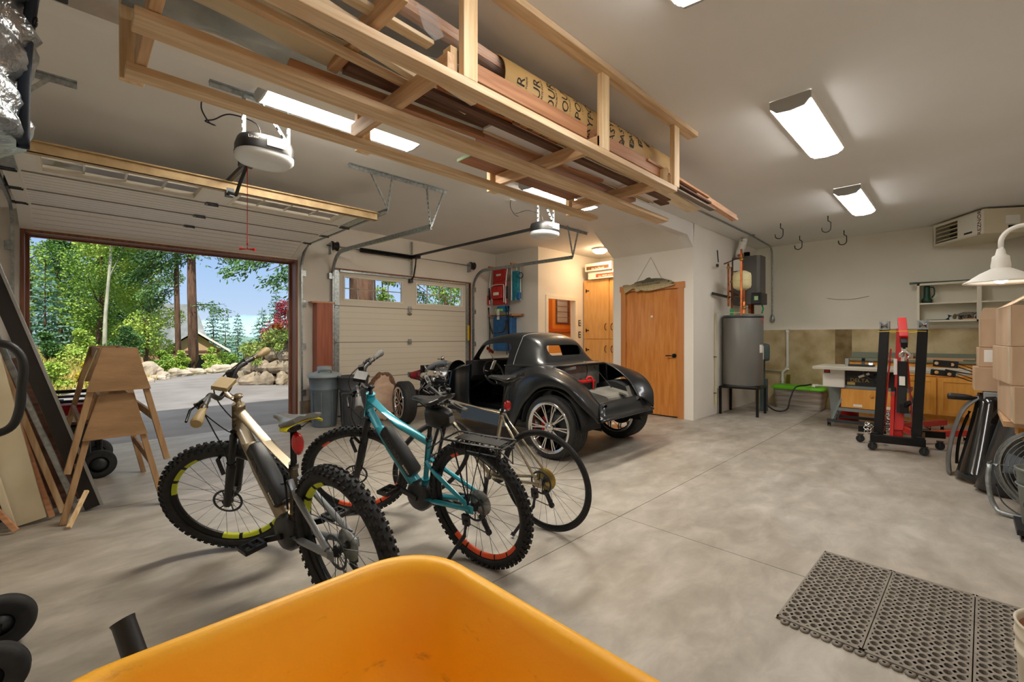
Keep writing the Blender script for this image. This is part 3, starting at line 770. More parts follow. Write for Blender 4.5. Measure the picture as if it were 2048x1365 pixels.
M_alu = pm('brushed_aluminium', 'a9abab', 0.35, 0.9)
M_ydec = pm('yellow_band', 'e3dd1f', 0.5)

def wheel(root, name, c, Rw, rt, front, knob, dec, Mx=None, rotor=True, cassette=False):
    """a spoked wheel in the local xz plane around c: rim part with tyre, spokes, hub, brake rotor as its sub-parts"""
    c = Vector(c); ax = (0, 1, 0)
    def fin(mb, nm, mat, par):
        if Mx is not None: mb.v = [tuple(Mx @ Vector(p)) for p in mb.v]
        return mb.build(nm, mat, par)
    Rr = Rw - 2 * rt + 0.012
    rw = max(0.011, rt * 0.5)
    prof = [(Rr + 0.006, -rw), (Rr - 0.004, -rw), (Rr - 0.022, -rw * 0.55), (Rr - 0.026, 0), (Rr - 0.022, rw * 0.55), (Rr - 0.004, rw), (Rr + 0.006, rw)]
    rim = fin(MB().lathe(prof, c, ax, 56), name, M_blackm, root)
    ty = MB(); n = 64
    tp_ = [(Rw - rt + rt * math.cos(a), rt * math.sin(a)) for a in [2 * PI * i / 14 for i in range(15)]]
    ty.lathe([(max(r_, Rr), h_) for r_, h_ in tp_], c, ax, n)
    if knob:
        rows = ((-0.62, 0.0), (-0.25, 0.5), (0.1, 0.0), (0.35, 0.5), (0.66, 0.25)); nk = 58
        for a0, off in rows:
            an = a0 * 1.75
            for k in range(nk):
                t = 2 * PI * (k + off) / nk
                rr = Rw - rt + (rt + 0.003) * math.cos(an); yy = (rt + 0.003) * math.sin(an)
                rad = Vector((math.cos(t), 0, math.sin(t))); tan = Vector((-math.sin(t), 0, math.cos(t)))
                nrm = (rad * math.cos(an) + Vector((0, 1, 0)) * math.sin(an))
                p = c + rad * rr + Vector((0, yy, 0))
                side = tan.cross(nrm)
                ty.bar(p - nrm * 0.004, p + nrm * 0.006, 0.013, 0.015, tan)
    fin(ty, 'tyre', M_tyre, rim)
    sp = MB(); ns = 28
    for k in range(ns):
        t = 2 * PI * k / ns; sg_ = 1 if k % 2 else -1
        t2 = t + (0.55 if (k // 2) % 2 else -0.55)
        sp.tube([c + Vector((0.027 * math.cos(t2), sg_ * 0.028, 0.027 * math.sin(t2))), c + Vector(((Rr - 0.02) * math.cos(t), sg_ * 0.004, (Rr - 0.02) * math.sin(t)))], 0.0014, 4)
    fin(sp, 'spokes', M_dsteel, rim)
    fin(MB().lathe([(0.004, -0.06), (0.012, -0.055), (0.026, -0.034), (0.028, -0.028), (0.016, -0.018), (0.016, 0.018), (0.028, 0.028), (0.026, 0.034), (0.012, 0.055), (0.004, 0.06)], c, ax, 18, True), 'hub', M_blackm, rim)
    if rotor:
        ro = MB(); RB = 0.08
        ro.lathe([(RB, 0.036), (RB, 0.038), (RB - 0.013, 0.038), (RB - 0.013, 0.036)], c, ax, 40)
        for k in range(6):
            t = 2 * PI * k / 6
            ro.bar(c + Vector((0.02 * math.cos(t), 0.037, 0.02 * math.sin(t))), c + Vector(((RB - 0.01) * math.cos(t + 0.5), 0.037, (RB - 0.01) * math.sin(t + 0.5))), 0.002, 0.007, (0, 0.001, 1) if abs(math.cos(t)) > 0.3 else (1, 0, 0))
        fin(ro, 'brake_rotor', M_dsteel, rim)
    if cassette:
        cs = MB()
        for k in range(8):
            r_ = 0.075 - 0.0065 * k; y = -0.022 - 0.0045 * k
            cs.lathe([(0.018, y), (r_, y), (r_, y - 0.002), (0.018, y - 0.002)], c, ax, 26)
        fin(cs, 'cassette', pm('gold_cassette', 'b49a52', 0.35, 0.85) if cassette == 2 else M_steel, rim)
    if dec is not None:
        for (a0, a1) in dec[1]:
            m_ = 8; dm = MB(); pr2 = [(Rr - 0.004, rw * 1.04), (Rr - 0.021, rw * 0.62), (Rr - 0.026, 0), (Rr - 0.021, -rw * 0.62), (Rr - 0.004, -rw * 1.04)]
            dm.loft([[c + Vector(((r_ - .0012) * math.cos(a0 + (a1 - a0) * i / m_), y_, (r_ - .0012) * math.sin(a0 + (a1 - a0) * i / m_))) for r_, y_ in pr2] for i in range(m_ + 1)], closed=False)
            fin(dm, 'rim_decal', dec[0], rim)
    return rim

def bicycle(name, label, loc, rz, lean, steer, P):
    b = T(name, label, 'bicycle', loc, (R(-lean), 0, R(rz)), None)
    Rw, rt, wb = P['R'], P['rt'], P['wb']
    fm_ = P['frame']; fm2 = P.get('stay', fm_)
    fat = P.get('fat', 1.0); eb = P.get('ebike', False)
    RH = Vector((0, 0, Rw)); BB = Vector((0.45, 0, Rw - 0.045)); FH = Vector((wb, 0, Rw))
    ha = R(P.get('ha', 68.5)); u = Vector((-math.cos(ha), 0, math.sin(ha))); off = P.get('off', 0.044)
    A = FH - Vector((math.sin(ha), 0, math.cos(ha))) * off
    Hb = A + u * P['fork']; Ht = Hb + u * P['head']
    Rot = Matrix.Translation(A) @ Matrix.Rotation(R(steer), 4, u) @ Matrix.Translation(-A)
    ST = BB + Vector((-math.cos(R(73)), 0, math.sin(R(73)))) * P['seat']           # seat-tube top
    SP = BB + Vector((-math.cos(R(73)), 0, math.sin(R(73)))) * P['post']           # saddle clamp
    # frame
    fr = MB()
    fr.tube([Hb - u * 0.012, Ht + u * 0.006], 0.024 * fat, 16)
    d_end = BB + Vector((0.055, 0, 0.05)) if eb else BB
    fr.tube([Hb + u * 0.03, Hb * 0.5 + d_end * 0.5 + Vector((0, 0, 0.012 if eb else 0)), d_end], [0.025 * fat, 0.031 * fat, 0.033 * fat], 16)
    tt0 = Ht - u * 0.035; tj = BB + (ST - BB) * P.get('ttj', 0.93)
    if P.get('bent'):
        k1 = tt0 + (tj - tt0) * 0.5 - Vector((0, 0, 0.03))
        fr.tube([tt0, k1, tj - (tj - k1).normalized() * 0.03, tj], [0.023 * fat, 0.021 * fat, 0.018 * fat, 0.016 * fat], 14)
    else:
        fr.tube([tt0, tj], [0.020 * fat, 0.017 * fat], 14)
    fr.tube([BB, ST], 0.0175 * (1.05 if eb else 1), 14)
    if eb: fr.tube([BB + (ST - BB) * 0.12, BB + (ST - BB) * 0.3], 0.026, 14)
    fr.tube([BB - Vector((0, 0.04, 0)), BB + Vector((0, 0.04, 0))], 0.024, 16)
    fr.build('frame', fm_, b)
    sy = MB(); hw = 0.062
    sj = BB + (ST - BB) * P.get('ssj', 0.72)
    for sg_ in (1, -1):
        dr = RH + Vector((0.0, sg_ * hw, 0))
        sy.tube([sj + Vector((-0.01, sg_ * 0.02, 0)), sj * 0.75 + dr * 0.25 + Vector((0, sg_ * (rt + 0.006), 0)) * 0.55, dr + Vector((0.02, 0, 0.02))], [0.0105 * fat, 0.0105 * fat, 0.010 * fat], 10)
        sy.tube([BB + Vector((-0.02, sg_ * 0.03, -0.005)), BB * 0.7 + dr * 0.3 + Vector((0, sg_ * 0.015, -0.012)), dr], [0.013 * fat, 0.0125 * fat, 0.011 * fat], 10)
        sy.cbox(dr + Vector((0.005, 0, 0.0)), (0.05, 0.008, 0.045))
    sy.build('stays', fm2, b)
    # wheels
    wheel(b, 'rear_wheel', RH, Rw, rt, False, P.get('knob'), P.get('dec'), cassette=P.get('cass', 1))
    wheel(b, 'front_wheel', FH, Rw, rt, True, P.get('knob'), P.get('dec'), Mx=Rot)
    # fork
    def S_(mb): mb.v = [tuple(Rot @ Vector(p)) for p in mb.v]; return mb
    fk = MB(); sp_ = rt + 0.026
    if P.get('susp'):
        cr = Hb - u * 0.02
        fk.tube([cr + Vector((0, sp_, 0)) - u * 0.005, cr + Vector((0, sp_ * 0.5, 0)) + u * 0.02, cr + u * 0.02, cr + Vector((0, -sp_ * 0.5, 0)) + u * 0.02, cr + Vector((0, -sp_, 0)) - u * 0.005], 0.022, 12)
        for sg_ in (1, -1):
            top = cr + Vector((0, sg_ * sp_, 0)) + u * 0.015; bot = FH + Vector((-0.012, sg_ * sp_, 0)); mid = top * 0.58 + bot * 0.42
            fk.tube([top + u * 0.02, top - u * 0.005, mid], 0.0185, 12)
            fk.tube([mid + u * 0.012, mid - u * 0.01, bot + u * 0.02, bot - u * 0.012], [0.0245, 0.023, 0.022, 0.018], 12)
            fk.cbox(FH + Vector((0, sg_ * (sp_ - 0.008), 0)), (0.035, 0.014, 0.04))
        a_ = top
        fk.tube([FH * 0.55 + Hb * 0.45 + Vector((0.03, sp_, 0)), FH * 0.5 + Hb * 0.5 + Vector((0.055, sp_ * 0.5, 0.06)), FH * 0.5 + Hb * 0.5 + Vector((0.055, -sp_ * 0.5, 0.06)), FH * 0.55 + Hb * 0.45 + Vector((0.03, -sp_, 0))], 0.011, 10)
    else:
        for sg_ in (1, -1):
            fk.tube([Hb - u * 0.015 + Vector((0, sg_ * 0.02, 0)), Hb - u * 0.06 + Vector((0.008, sg_ * 0.036, 0)), FH + Vector((-0.004, sg_ * 0.052, 0.02)), FH + Vector((0, sg_ * 0.052, -0.008))], [0.016, 0.015, 0.011, 0.009], 10)
        fk.tube([Hb - u * 0.03 - Vector((0, 0.02, 0)), Hb - u * 0.03 + Vector((0, 0.02, 0))], 0.018, 10)
    S_(fk).build('fork', P.get('forkm', M_black), b)
    S_(MB().cbox(FH + Vector((-0.055, 0.052, 0.07)), (0.035, 0.03, 0.05), (0, R(-30), 0))).build('brake_caliper', M_blackm, b)
    # stem and bars
    fw = Vector((math.sin(ha), 0, math.cos(ha)))
    t0 = Ht + u * 0.03; cl = t0 + fw * P.get('stem', 0.07) + u * P.get('srise', 0.015)
    S_(MB().tube([Ht, Ht + u * 0.055], 0.0195, 14).tube([t0, cl], [0.018, 0.017], 12).lathe([(0.001, 0), (0.021, 0), (0.021, 0.01), (0.001, 0.012)], Ht + u * 0.053, u, 16)).build('stem', P.get('stemm', M_black), b)
    W = P['bw']; rise = P.get('rise', 0.03)
    bp = [cl + Vector((0, y, 0)) + u * r_ + fw * f_ for y, r_, f_ in ((-W, rise - 0.004, -0.065), (-W * 0.62, rise, -0.03), (-W * 0.35, rise * 0.8, 0.0), (-W * 0.14, 0, 0.0), (0, 0, 0), (W * 0.14, 0, 0.0), (W * 0.35, rise * 0.8, 0.0), (W * 0.62, rise, -0.03), (W, rise - 0.004, -0.065))]
    S_(MB().tube(bez(bp, 4), 0.0125, 10)).build('handlebar', M_black, b)
    for sg_, e, i in ((1, bp[8], bp[7]), (-1, bp[0], bp[1])):
        d = (e - i).normalized(); g0 = e - d * 0.14
        if P.get('ergo'):
            S_(MB().tube([g0, g0 + d * 0.04, e - d * 0.05, e - d * 0.012, e + d * 0.004], [0.016, 0.0165, 0.020, 0.026, 0.021], 12)).build('grip', P['grip'], b)
        else:
            S_(MB().tube([g0, e, e + d * 0.006], [0.0165, 0.0165, 0.012], 12)).build('grip', P['grip'], b)
        lv = MB().cbox(g0 - d * 0.045 + fw * 0.015 - u * 0.01, (0.045, 0.04, 0.03), (0, R(20), 0))
        lv.tube([g0 - d * 0.04 + fw * 0.03 - u * 0.012, g0 + d * 0.0 + fw * 0.062 - u * 0.03, g0 + d * 0.09 + fw * 0.055 - u * 0.032], [0.007, 0.006, 0.0055], 8)
        S_(lv).build('brake_lever', M_blackm, b)
    if eb:
        S_(MB().cbox(cl + u * 0.055 + fw * 0.0, (0.075, 0.11, 0.022), (0, R(-25), 0))).build('display', P.get('disp', M_black), b)
        S_(MB().cbox(cl + u * 0.05 + fw * 0.02 + Vector((0, -0.13, -0.01)), (0.035, 0.04, 0.055))).build('headlight', M_black, b)
    # cables
    for sg_ in (1, -1):
        g = bp[7 if sg_ > 0 else 1]
        p0 = Rot @ (g + fw * 0.035); p1 = Rot @ (cl + fw * 0.11 + Vector((0, sg_ * 0.09, -0.05))); p2 = Hb + Vector((0.045, sg_ * 0.035, -0.02)); p3 = Hb + Vector((-0.05, sg_ * 0.03, 0.03))
        MB().tube(bez([p0, p1, p2, p3], 6), 0.0035, 6).build('brake_cable', M_black, b)
    hz = [Rot @ (bp[7] + fw * 0.03), Rot @ (Hb + fw * 0.09 + Vector((0, 0.07, 0.02))), Rot @ (Hb - u * 0.15 + Vector((0.03, sp_ + 0.012, 0))), Rot @ (FH + Vector((-0.05, sp_ + 0.012, 0.1)))]
    MB().tube(bez(hz, 6), 0.0033, 6).build('brake_hose', M_black, b)
    # seat
    MB().tube([ST - (SP - ST) * 0.2, SP], 0.0145, 12).build('seatpost', P.get('postm', M_black), b)
    MB().tube([ST - (SP - ST).normalized() * 0.014, ST + (SP - ST).normalized() * 0.012], 0.0225, 14).build('seat_clamp', M_black, b)
    rs = []
    Lq = [(-0.125, 0.045, 0.028, 0.02), (-0.11, 0.075, 0.034, 0.012), (-0.06, 0.078, 0.03, 0.0), (-0.01, 0.055, 0.022, -0.004), (0.04, 0.034, 0.019, -0.004), (0.1, 0.022, 0.018, -0.002), (0.14, 0.017, 0.014, -0.004), (0.15, 0.008, 0.006, -0.008)]
    kx = P.get('sadw', 1.0) * 1.15
    for x, w_, h_, z in Lq:
        ring_ = []
        for j in range(16):
            a = 2 * PI * j / 16
            yy = w_ * kx * math.cos(a); zz = math.sin(a)
            zz = zz * 0.014 if zz > 0 else zz * h_ * (0.3 + 0.9 * abs(math.cos(a)) ** 2)
            if zz > 0: zz -= 0.010 * max(0, 1 - abs(math.cos(a)) * 2.2)
            ring_.append(SP + Vector((x, yy, 0.055 + z + zz)))
        rs.append(ring_)
    sd = MB().loft(rs).build('saddle', P.get('sad', M_sad), b)
    rl = MB()
    for sg_ in (1, -1):
        rl.tube([SP + Vector((-0.09, sg_ * 0.045, 0.045)), SP + Vector((-0.04, sg_ * 0.022, 0.012)), SP + Vector((0.03, sg_ * 0.022, 0.012)), SP + Vector((0.12, sg_ * 0.006, 0.045))], 0.0035, 6)
    rl.cbox(SP + Vector((0, 0, 0.008)), (0.045, 0.05, 0.022)).build('saddle_rails', M_blackm, b)
    # drivetrain (right side, -y)
    cr_ = R(P.get('crank', 35))
    ck = MB()
    ck.lathe([(0.03, -0.05), (0.085, -0.05), (0.085, -0.053), (0.03, -0.053)], BB, (0, 1, 0), 36)
    for sg_, a in ((-1, cr_), (1, cr_ + PI)):
        e = BB + Vector((0.17 * math.cos(a), sg_ * 0.075, 0.17 * math.sin(a)))
        ck.bar(BB + Vector((0, sg_ * 0.062, 0)), e, 0.014, 0.026, (0.3, 0, 1))
    ck.build('crank', M_black, b)
    for sg_, a in ((-1, cr_), (1, cr_ + PI)):
        e = BB + Vector((0.17 * math.cos(a), sg_ * 0.075, 0.17 * math.sin(a)))
        pd = MB().cyl(e, e + Vector((0, sg_ * 0.11, 0)), 0.007, n=8)
        yc = e.y + sg_ * 0.065
        for (dx, dy, sx_, sy_) in ((-0.042, 0, 0.016, 0.10), (0.042, 0, 0.016, 0.10), (0, -0.045, 0.09, 0.012), (0, 0.045, 0.09, 0.012), (0, 0, 0.09, 0.012)):
            pd.cbox((e.x + dx, yc + dy, e.z), (sx_, sy_, 0.02), (0, 0, 0))
        pd.build('pedal', P.get('pedal', M_black), b)
    ch = MB(); q = []
    for (x, z) in ((BB.x, BB.z + 0.085), (0.0, Rw + 0.05)): q.append((x, -0.051, z))
    ch.tube(q, 0.004, 6)
    ch.tube([(BB.x, -0.051, BB.z - 0.085), (0.02, -0.05, Rw - 0.2), (-0.02, -0.048, Rw - 0.16), (0.03, -0.046, Rw - 0.11), (0.02, -0.045, Rw - 0.05)], 0.004, 6)
    ch.build('chain', M_dsteel, b)
    de = MB().bar((0.02, -0.062, Rw - 0.02), (0.03, -0.058, Rw - 0.11), 0.02, 0.03, (1, 0, 0)).bar((0.03, -0.05, Rw - 0.1), (-0.015, -0.048, Rw - 0.2), 0.012, 0.03, (1, 0, 0))
    de.cyl((0.03, -0.042, Rw - 0.11), (0.03, -0.055, Rw - 0.11), 0.02, n=12).cyl((-0.01, -0.042, Rw - 0.19), (-0.01, -0.055, Rw - 0.19), 0.02, n=12)
    de.build('derailleur', M_blackm, b)
    if eb:
        mo = MB().lathe([(0.02, -0.055), (0.075, -0.052), (0.095, -0.03), (0.098, 0.0), (0.095, 0.03), (0.075, 0.05), (0.02, 0.055)], BB + Vector((0.03, 0, -0.005)), (0, 1, 0), 28, True)
        mo.build('motor', M_batt, b)
        ds = (d_end - (Hb + u * 0.03)); dl_ = ds.length; dn = ds.normalized(); upn = Vector((dn.z, 0, -dn.x)); upn = upn if upn.z > 0 else -upn
        b0 = Hb + u * 0.03 + dn * dl_ * 0.30 + upn * 0.045; b1 = Hb + u * 0.03 + dn * dl_ * 0.90 + upn * 0.05
        bt = MB()
        rgs = []
        for t_, k_ in ((0, 0.7), (0.04, 1), (0.5, 1.05), (0.96, 1), (1.0, 0.75)):
            p = b0 + (b1 - b0) * t_
            rgs.append([p + Vector((0, 1, 0)) * (0.042 * k_ * math.copysign(abs(math.cos(a)) ** 0.5, math.cos(a))) + upn * (0.045 * k_ * math.copysign(abs(math.sin(a)) ** 0.5, math.sin(a))) for a in [2 * PI * j / 20 for j in range(20)]])
        btn = bt.loft(rgs).build('battery', M_batt, b)
        rt_ = Matrix((( dn.x, -upn.x * 0 + upn.x, 0, 0), (0, 0, 1, 0), (dn.z, upn.z, 0, 0), (0, 0, 0, 1)))
        rt_ = Matrix(((dn.x, upn.x, 0, 0), (0, 0, 1, 0), (dn.z, upn.z, 0, 0), (0, 0, 0, 1)))
        if rt_.determinant() < 0: rt_ = Matrix(((dn.x, -upn.x, 0, 0), (0, 0, 1, 0), (dn.z, -upn.z, 0, 0), (0, 0, 0, 1)))
        # lettering on the side facing left
        fx = Vector((dn.x, 0, dn.z)); fz = Vector((0, 1, 0)); fy = fz.cross(fx)
        LM = Matrix(((fx.x, fy.x, fz.x, 0), (fx.y, fy.y, fz.y, 0), (fx.z, fy.z, fz.z, 0), (0, 0, 0, 1)))
        pc = b0 + (b1 - b0) * 0.86 + Vector((0, 0.0445, 0))
        text('BOSCH', 0.022, M_paper, btn, pc, LM, name='maker_print', w=0)
        pc = b0 + (b1 - b0) * 0.42 + Vector((0, 0.0455, 0))
        text(P['word'], 0.05, M_greygrip, btn, pc, LM, name='word_print', w=0)
    if P.get('brk'):
        text(P['brk'], 0.026, M_black, b, Vector((0.17, 0.1, 0.38)), (R(90), 0, R(180)), w=0, name='stay_print') if 0 else None
    if P.get('kick'):
        y = 0.23; kx_ = P.get('kx', 0.12); f_ = Vector((kx_, y, y * math.tan(R(lean)) + 0.012))
        ks = MB().cbox((0.03, 0.075, Rw - 0.06), (0.045, 0.02, 0.06)).tube([(0.02, 0.085, Rw - 0.06), (0.03, 0.10, Rw - 0.14), f_], [0.014, 0.012, 0.011], 10).tube([f_ + Vector((0.0, -0.012, 0.016)), f_], [0.012, 0.016], 10)
        ks.build('kickstand', M_black, b)
    return b, dict(BB=BB, ST=ST, SP=SP, RH=RH, Hb=Hb, Ht=Ht, Rot=Rot, FH=FH, cl=cl)

DA = [(R(200), R(216)), (R(219), R(238)), (R(242), R(255)), (R(258), R(278)), (R(282), R(300)), (R(20), R(36)), (R(40), R(58)), (R(62), R(78)), (R(150), R(166)), (R(170), R(185))]
DB = [(R(215), R(232)), (R(234), R(252)), (R(254), R(272)), (R(274), R(292)), (R(294), R(312)), (R(60), R(72))]
b2, k2 = bicycle('electric_bicycle', 'teal electric bicycle with black rear carrier, parked between the two other bikes', (1.665, 1.908, 0.003), 98, 10, 44,
    dict(R=0.36, rt=0.029, wb=1.12, fork=0.47, head=0.155, frame=M_teal, fat=1.25, ebike=True, seat=0.40, post=0.60, bent=1, ssj=0.62, knob=1, susp=1, bw=0.385, rise=0.065, srise=0.035, grip=M_greygrip, ergo=1, dec=(M_orangd, DB), kick=1, word='SDURO', crank=200, sadw=1.1))
b1, k1 = bicycle('electric_bicycle', 'bronze and grey electric bicycle with fat knobby tyres, nearest the open doorway', (0.90, 1.915, 0.003), 98, 9, 45,
    dict(R=0.368, rt=0.036, wb=1.13, fork=0.48, head=0.14, frame=M_bronze, stay=M_gun, fat=1.35, ebike=True, seat=0.38, post=0.57, ssj=0.8, knob=1, susp=1, bw=0.41, rise=0.085, srise=0.035, grip=M_tan, ergo=1, dec=(M_lime, DA), word='XDURO', crank=160, sad=M_saddl, stemm=M_bronze, disp=M_tan, forkm=M_black))
b3, k3 = bicycle('road_bicycle', 'champagne flat-bar road bicycle with thin tyres, parked closest to the black car', (2.255, 1.948, 0.003), 98, 8, 76,
    dict(R=0.345, rt=0.015, wb=1.04, fork=0.38, head=0.16, ha=72, frame=M_champ, fat=0.85, seat=0.50, post=0.70, ttj=0.98, ssj=0.96, bw=0.30, rise=0.0, srise=0.01, stem=0.09, grip=M_greygrip, dec=None, cass=2, crank=100, kick=1))
# things bolted to the bikes
for bb, kk, big in ((b1, k1, 1.2), (b3, k3, 0.8)):
    p = kk['SP'] + (kk['ST'] - kk['SP']) * (0.35 if big > 1 else 0.75)
    if big > 1: MB().loft([[p + Vector((-0.03 - 0.02 * t, 0.028 * math.cos(a) * k, 0.0 + 0.055 * math.sin(a) * k)) for a in [2 * PI * j / 14 for j in range(14)]] for t, k in ((0, 0.9), (0.6, 1), (1.2, 0.7))]).build('tail_light', M_redl, bb)
    else: MB().lathe([(0.02, 0), (0.034, 0.003), (0.034, 0.012), (0.02, 0.016)], p + Vector((-0.03, 0, 0)), (-1, 0, 0.1), 18, True).build('tail_reflector', M_redl, bb)
p = k1['SP']
MB().loft([[p + Vector((x, 0.088 * math.cos(a) * k, 0.035 + 0.02 * math.sin(a))) for a in [PI * j / 10 for j in range(-1, 12)]] for x, k in ((-0.115, 0.95), (-0.06, 1.0))], closed=False, caps=False).build('saddle_band', M_ydec, b1, solid=0.004)
bc = MB(); p = k1['BB'] + (k1['ST'] - k1['BB']) * 0.82
bc.torus(p + Vector((0.05, 0, -0.03)), (0.25, 0, 1), 0.038, 0.004, 18, 6).torus(p + Vector((0.075, 0, -0.13)), (0.25, 0, 1), 0.034, 0.004, 18, 6)
for s_ in (-1, 1): bc.tube([p + Vector((0.03, s_ * 0.03, 0.02)), p + Vector((0.02, s_ * 0.035, -0.06)), p + Vector((0.05, s_ * 0.03, -0.16))], 0.005, 6)
bc.build('bottle_cage', M_black, b1)
# carrier and bag on the teal bike
rc = MB(); Rw = 0.355; zt = 0.745
for s_ in (-0.065, 0.065):
    rc.tube([(-0.27, s_, zt + 0.005), (0.14, s_, zt), (0.17, s_ * 0.7, zt + 0.05)], 0.006, 8)
    rc.tube([(-0.25, s_, zt - 0.04), (0.12, s_, zt - 0.04)], 0.005, 8)
    for x in (-0.14, -0.03, 0.07): rc.tube([(x, s_, zt), (0.0, s_ * 1.15, Rw + 0.04)], 0.005, 8)
    rc.tube([(-0.24, s_, zt), (-0.23, s_, zt - 0.13), (-0.12, s_ * 1.1, zt - 0.06)], 0.005, 8)
    rc.tube([(0.14, s_, zt), (k2['ST'].x - 0.01, s_ * 0.4, k2['ST'].z - 0.05)], 0.005, 8)
for x in (-0.27, -0.17, -0.06, 0.05, 0.14): rc.tube([(x, -0.065, zt), (x, 0.065, zt)], 0.005, 8)
rc.tube([(0.17, -0.045, zt + 0.05), (0.17, 0.045, zt + 0.05)], 0.005, 8)
rc.cbox((-0.08, 0, zt + 0.004), (0.32, 0.07, 0.004))
rc.build('rear_carrier', M_black, b2)
bg = []
for t_, w_, h_ in ((0, 0.02, 0.03), (0.02, 0.04, 0.05), (0.10, 0.05, 0.062), (0.17, 0.042, 0.055), (0.19, 0.02, 0.03)):
    p = k2['SP'] + Vector((-0.15 + t_, 0, -0.045 - 0.02 * t_))
    bg.append([p + Vector((0, w_ * math.copysign(abs(math.cos(a)) ** 0.6, math.cos(a)), h_ * math.copysign(abs(math.sin(a)) ** 0.6, math.sin(a)))) for a in [2 * PI * j / 18 for j in range(18)]])
MB().loft(bg).build('saddle_bag', M_black, b2)
MB().cbox(k2['SP'] + Vector((-0.155, 0, -0.05)), (0.008, 0.035, 0.035)).build('bag_reflector', M_saddl, b2)
# lettering on the fat front tyre
def tyre_text(bb, kk, s_, Rt, rt, a0, size, mat):
    cu = bpy.data.curves.new('t', 'FONT'); cu.body = s_; cu.size = size; cu.resolution_u = 2; cu.align_y = 'CENTER'
    tmp = bpy.data.objects.new('t', cu); COL.objects.link(tmp)
    me = bpy.data.meshes.new_from_object(tmp.evaluated_get(bpy.context.evaluated_depsgraph_get())); bpy.data.objects.remove(tmp)
    for v in me.vertices:
        rr = Rt - rt * 1.02 + v.co.y * 0.9; a = a0 + v.co.x / (Rt - rt)
        q = kk['FH'] + Vector((rr * math.cos(a), rt * 1.01 * math.sqrt(max(0.05, 1 - (v.co.y * 0.9 / rt) ** 2)) + 0.001, rr * math.sin(a)))
        v.co = kk['Rot'] @ q
    me.name = 'tyre_print'; me.materials.clear(); me.materials.append(mat)
    o = bpy.data.objects.new('tyre_print', me); COL.objects.link(o)
    o.parent = [c for c in bb.children if c.name.startswith('front_wheel')][0]
tyre_text(b1, k1, 'NOBBY NIC', 0.368, 0.036, R(205) , 0.032, M_greygrip)
# ---------------------------------------------------------------- the coupe under construction
M_body = pm('satin_black_body', '0c0f12', 0.36, 0.0, coat=0.3, col2='101418', scale=3, spec=.4)
M_inner = pm('dark_interior', '0e0f10', 0.8)
M_gpanel = pm('grey_panel', '5f5d57', 0.6, col2='77746c', scale=6)
M_caliper = pm('red_caliper', 'c01020', 0.35)
car = T('coupe_car', 'matte black vintage coupe without hood, left door and trunk lid, behind the bicycles', 'car', (4.36, 3.10, 0), (0, 0, R(92.5)))
def catm(rows, n):
    return [bez(r, n) for r in rows]
def cut(o, cutters):
    """apply the object's modifiers plus a boolean difference with each cutter builder"""
    tmp = []
    for c in cutters:
        q = c.build('cutter', M_inner, o.parent)
        md = o.modifiers.new('cut', 'BOOLEAN'); md.operation = 'DIFFERENCE'; md.object = q; md.solver = 'EXACT'; md.use_self = True
        tmp.append(q)
    dg = bpy.context.evaluated_depsgraph_get(); dg.update()
    me = bpy.data.meshes.new_from_object(o.evaluated_get(dg))
    o.modifiers.clear(); o.data = me
    for q in tmp: bpy.data.objects.remove(q)
# shell: x, sill half width, belt half width, belt z, roof half width, roof z
SEC = [(2.08, .33, .36, .78, .24, .83), (1.95, .42, .44, .82, .32, .88), (1.78, .50, .51, .86, .38, .925), (1.62, .56, .555, .885, .42, .95), (1.56, .575, .57, .895, .44, 1.02), (1.47, .59, .585, .905, .455, 1.14),
       (1.37, .60, .60, .912, .46, 1.245), (1.25, .615, .61, .918, .455, 1.305), (1.10, .63, .62, .922, .455, 1.335), (.92, .64, .628, .926, .455, 1.35), (.74, .645, .63, .93, .45, 1.345), (.60, .64, .627, .93, .435, 1.32),
       (.50, .63, .62, .93, .42, 1.275), (.42, .62, .615, .93, .415, 1.20), (.36, .615, .61, .93, .425, 1.10), (.31, .61, .605, .932, .45, 1.01), (.27, .60, .60, .935, .47, .972), (.20, .59, .59, .935, .48, .965), (.12, .57, .57, .925, .48, .945)]
def ring_at(x, ws, wb, zb, wr, zr):
    z0 = 0.24; pts = []
    for k in range(8):
        t = k / 7; pts.append((ws + (wb - ws) * t + 0.02 * math.sin(PI * t), z0 + (zb - z0) * t))
    pts.append((wb + 0.008, zb + 0.006)); pts.append((wb + 0.004, zb + 0.022)); pts.append((wb - 0.025, zb + 0.03))
    h = max(zr - zb - 0.03, 0.008)
    for k in range(1, 13):
        t = k / 12
        if t < 0.5:
            q = t / 0.5; yy = wb - 0.025 + (wr - wb + 0.025) * (q ** 1.15); zz = zb + 0.03 + h * 0.80 * (q ** 0.95)
        else:
            q = (t - 0.5) / 0.5; a = q * PI / 2
            yy = wr * math.cos(a) ** 0.85 if q < 1 else 0.0; zz = zb + 0.03 + h * (0.80 + 0.20 * math.sin(a) ** 0.8)
        pts.append((yy, zz))
    L_ = [Vector((x, y, z)) for y, z in pts]
    return L_ + [Vector((p.x, -p.y, p.z)) for p in L_[-2::-1]]
rows = [ring_at(*s_) for s_ in SEC]
cols = [bez([r[j] for r in rows], 3) for j in range(len(rows[0]))]
rings = [[c[i] for c in cols] for i in range(len(cols[0]))]
sh = MB().loft(rings, closed=False, caps=False).build('body_shell', M_body, car)
md = sh.modifiers.new('s', 'SOLIDIFY'); md.thickness = 0.022; md.offset = -1
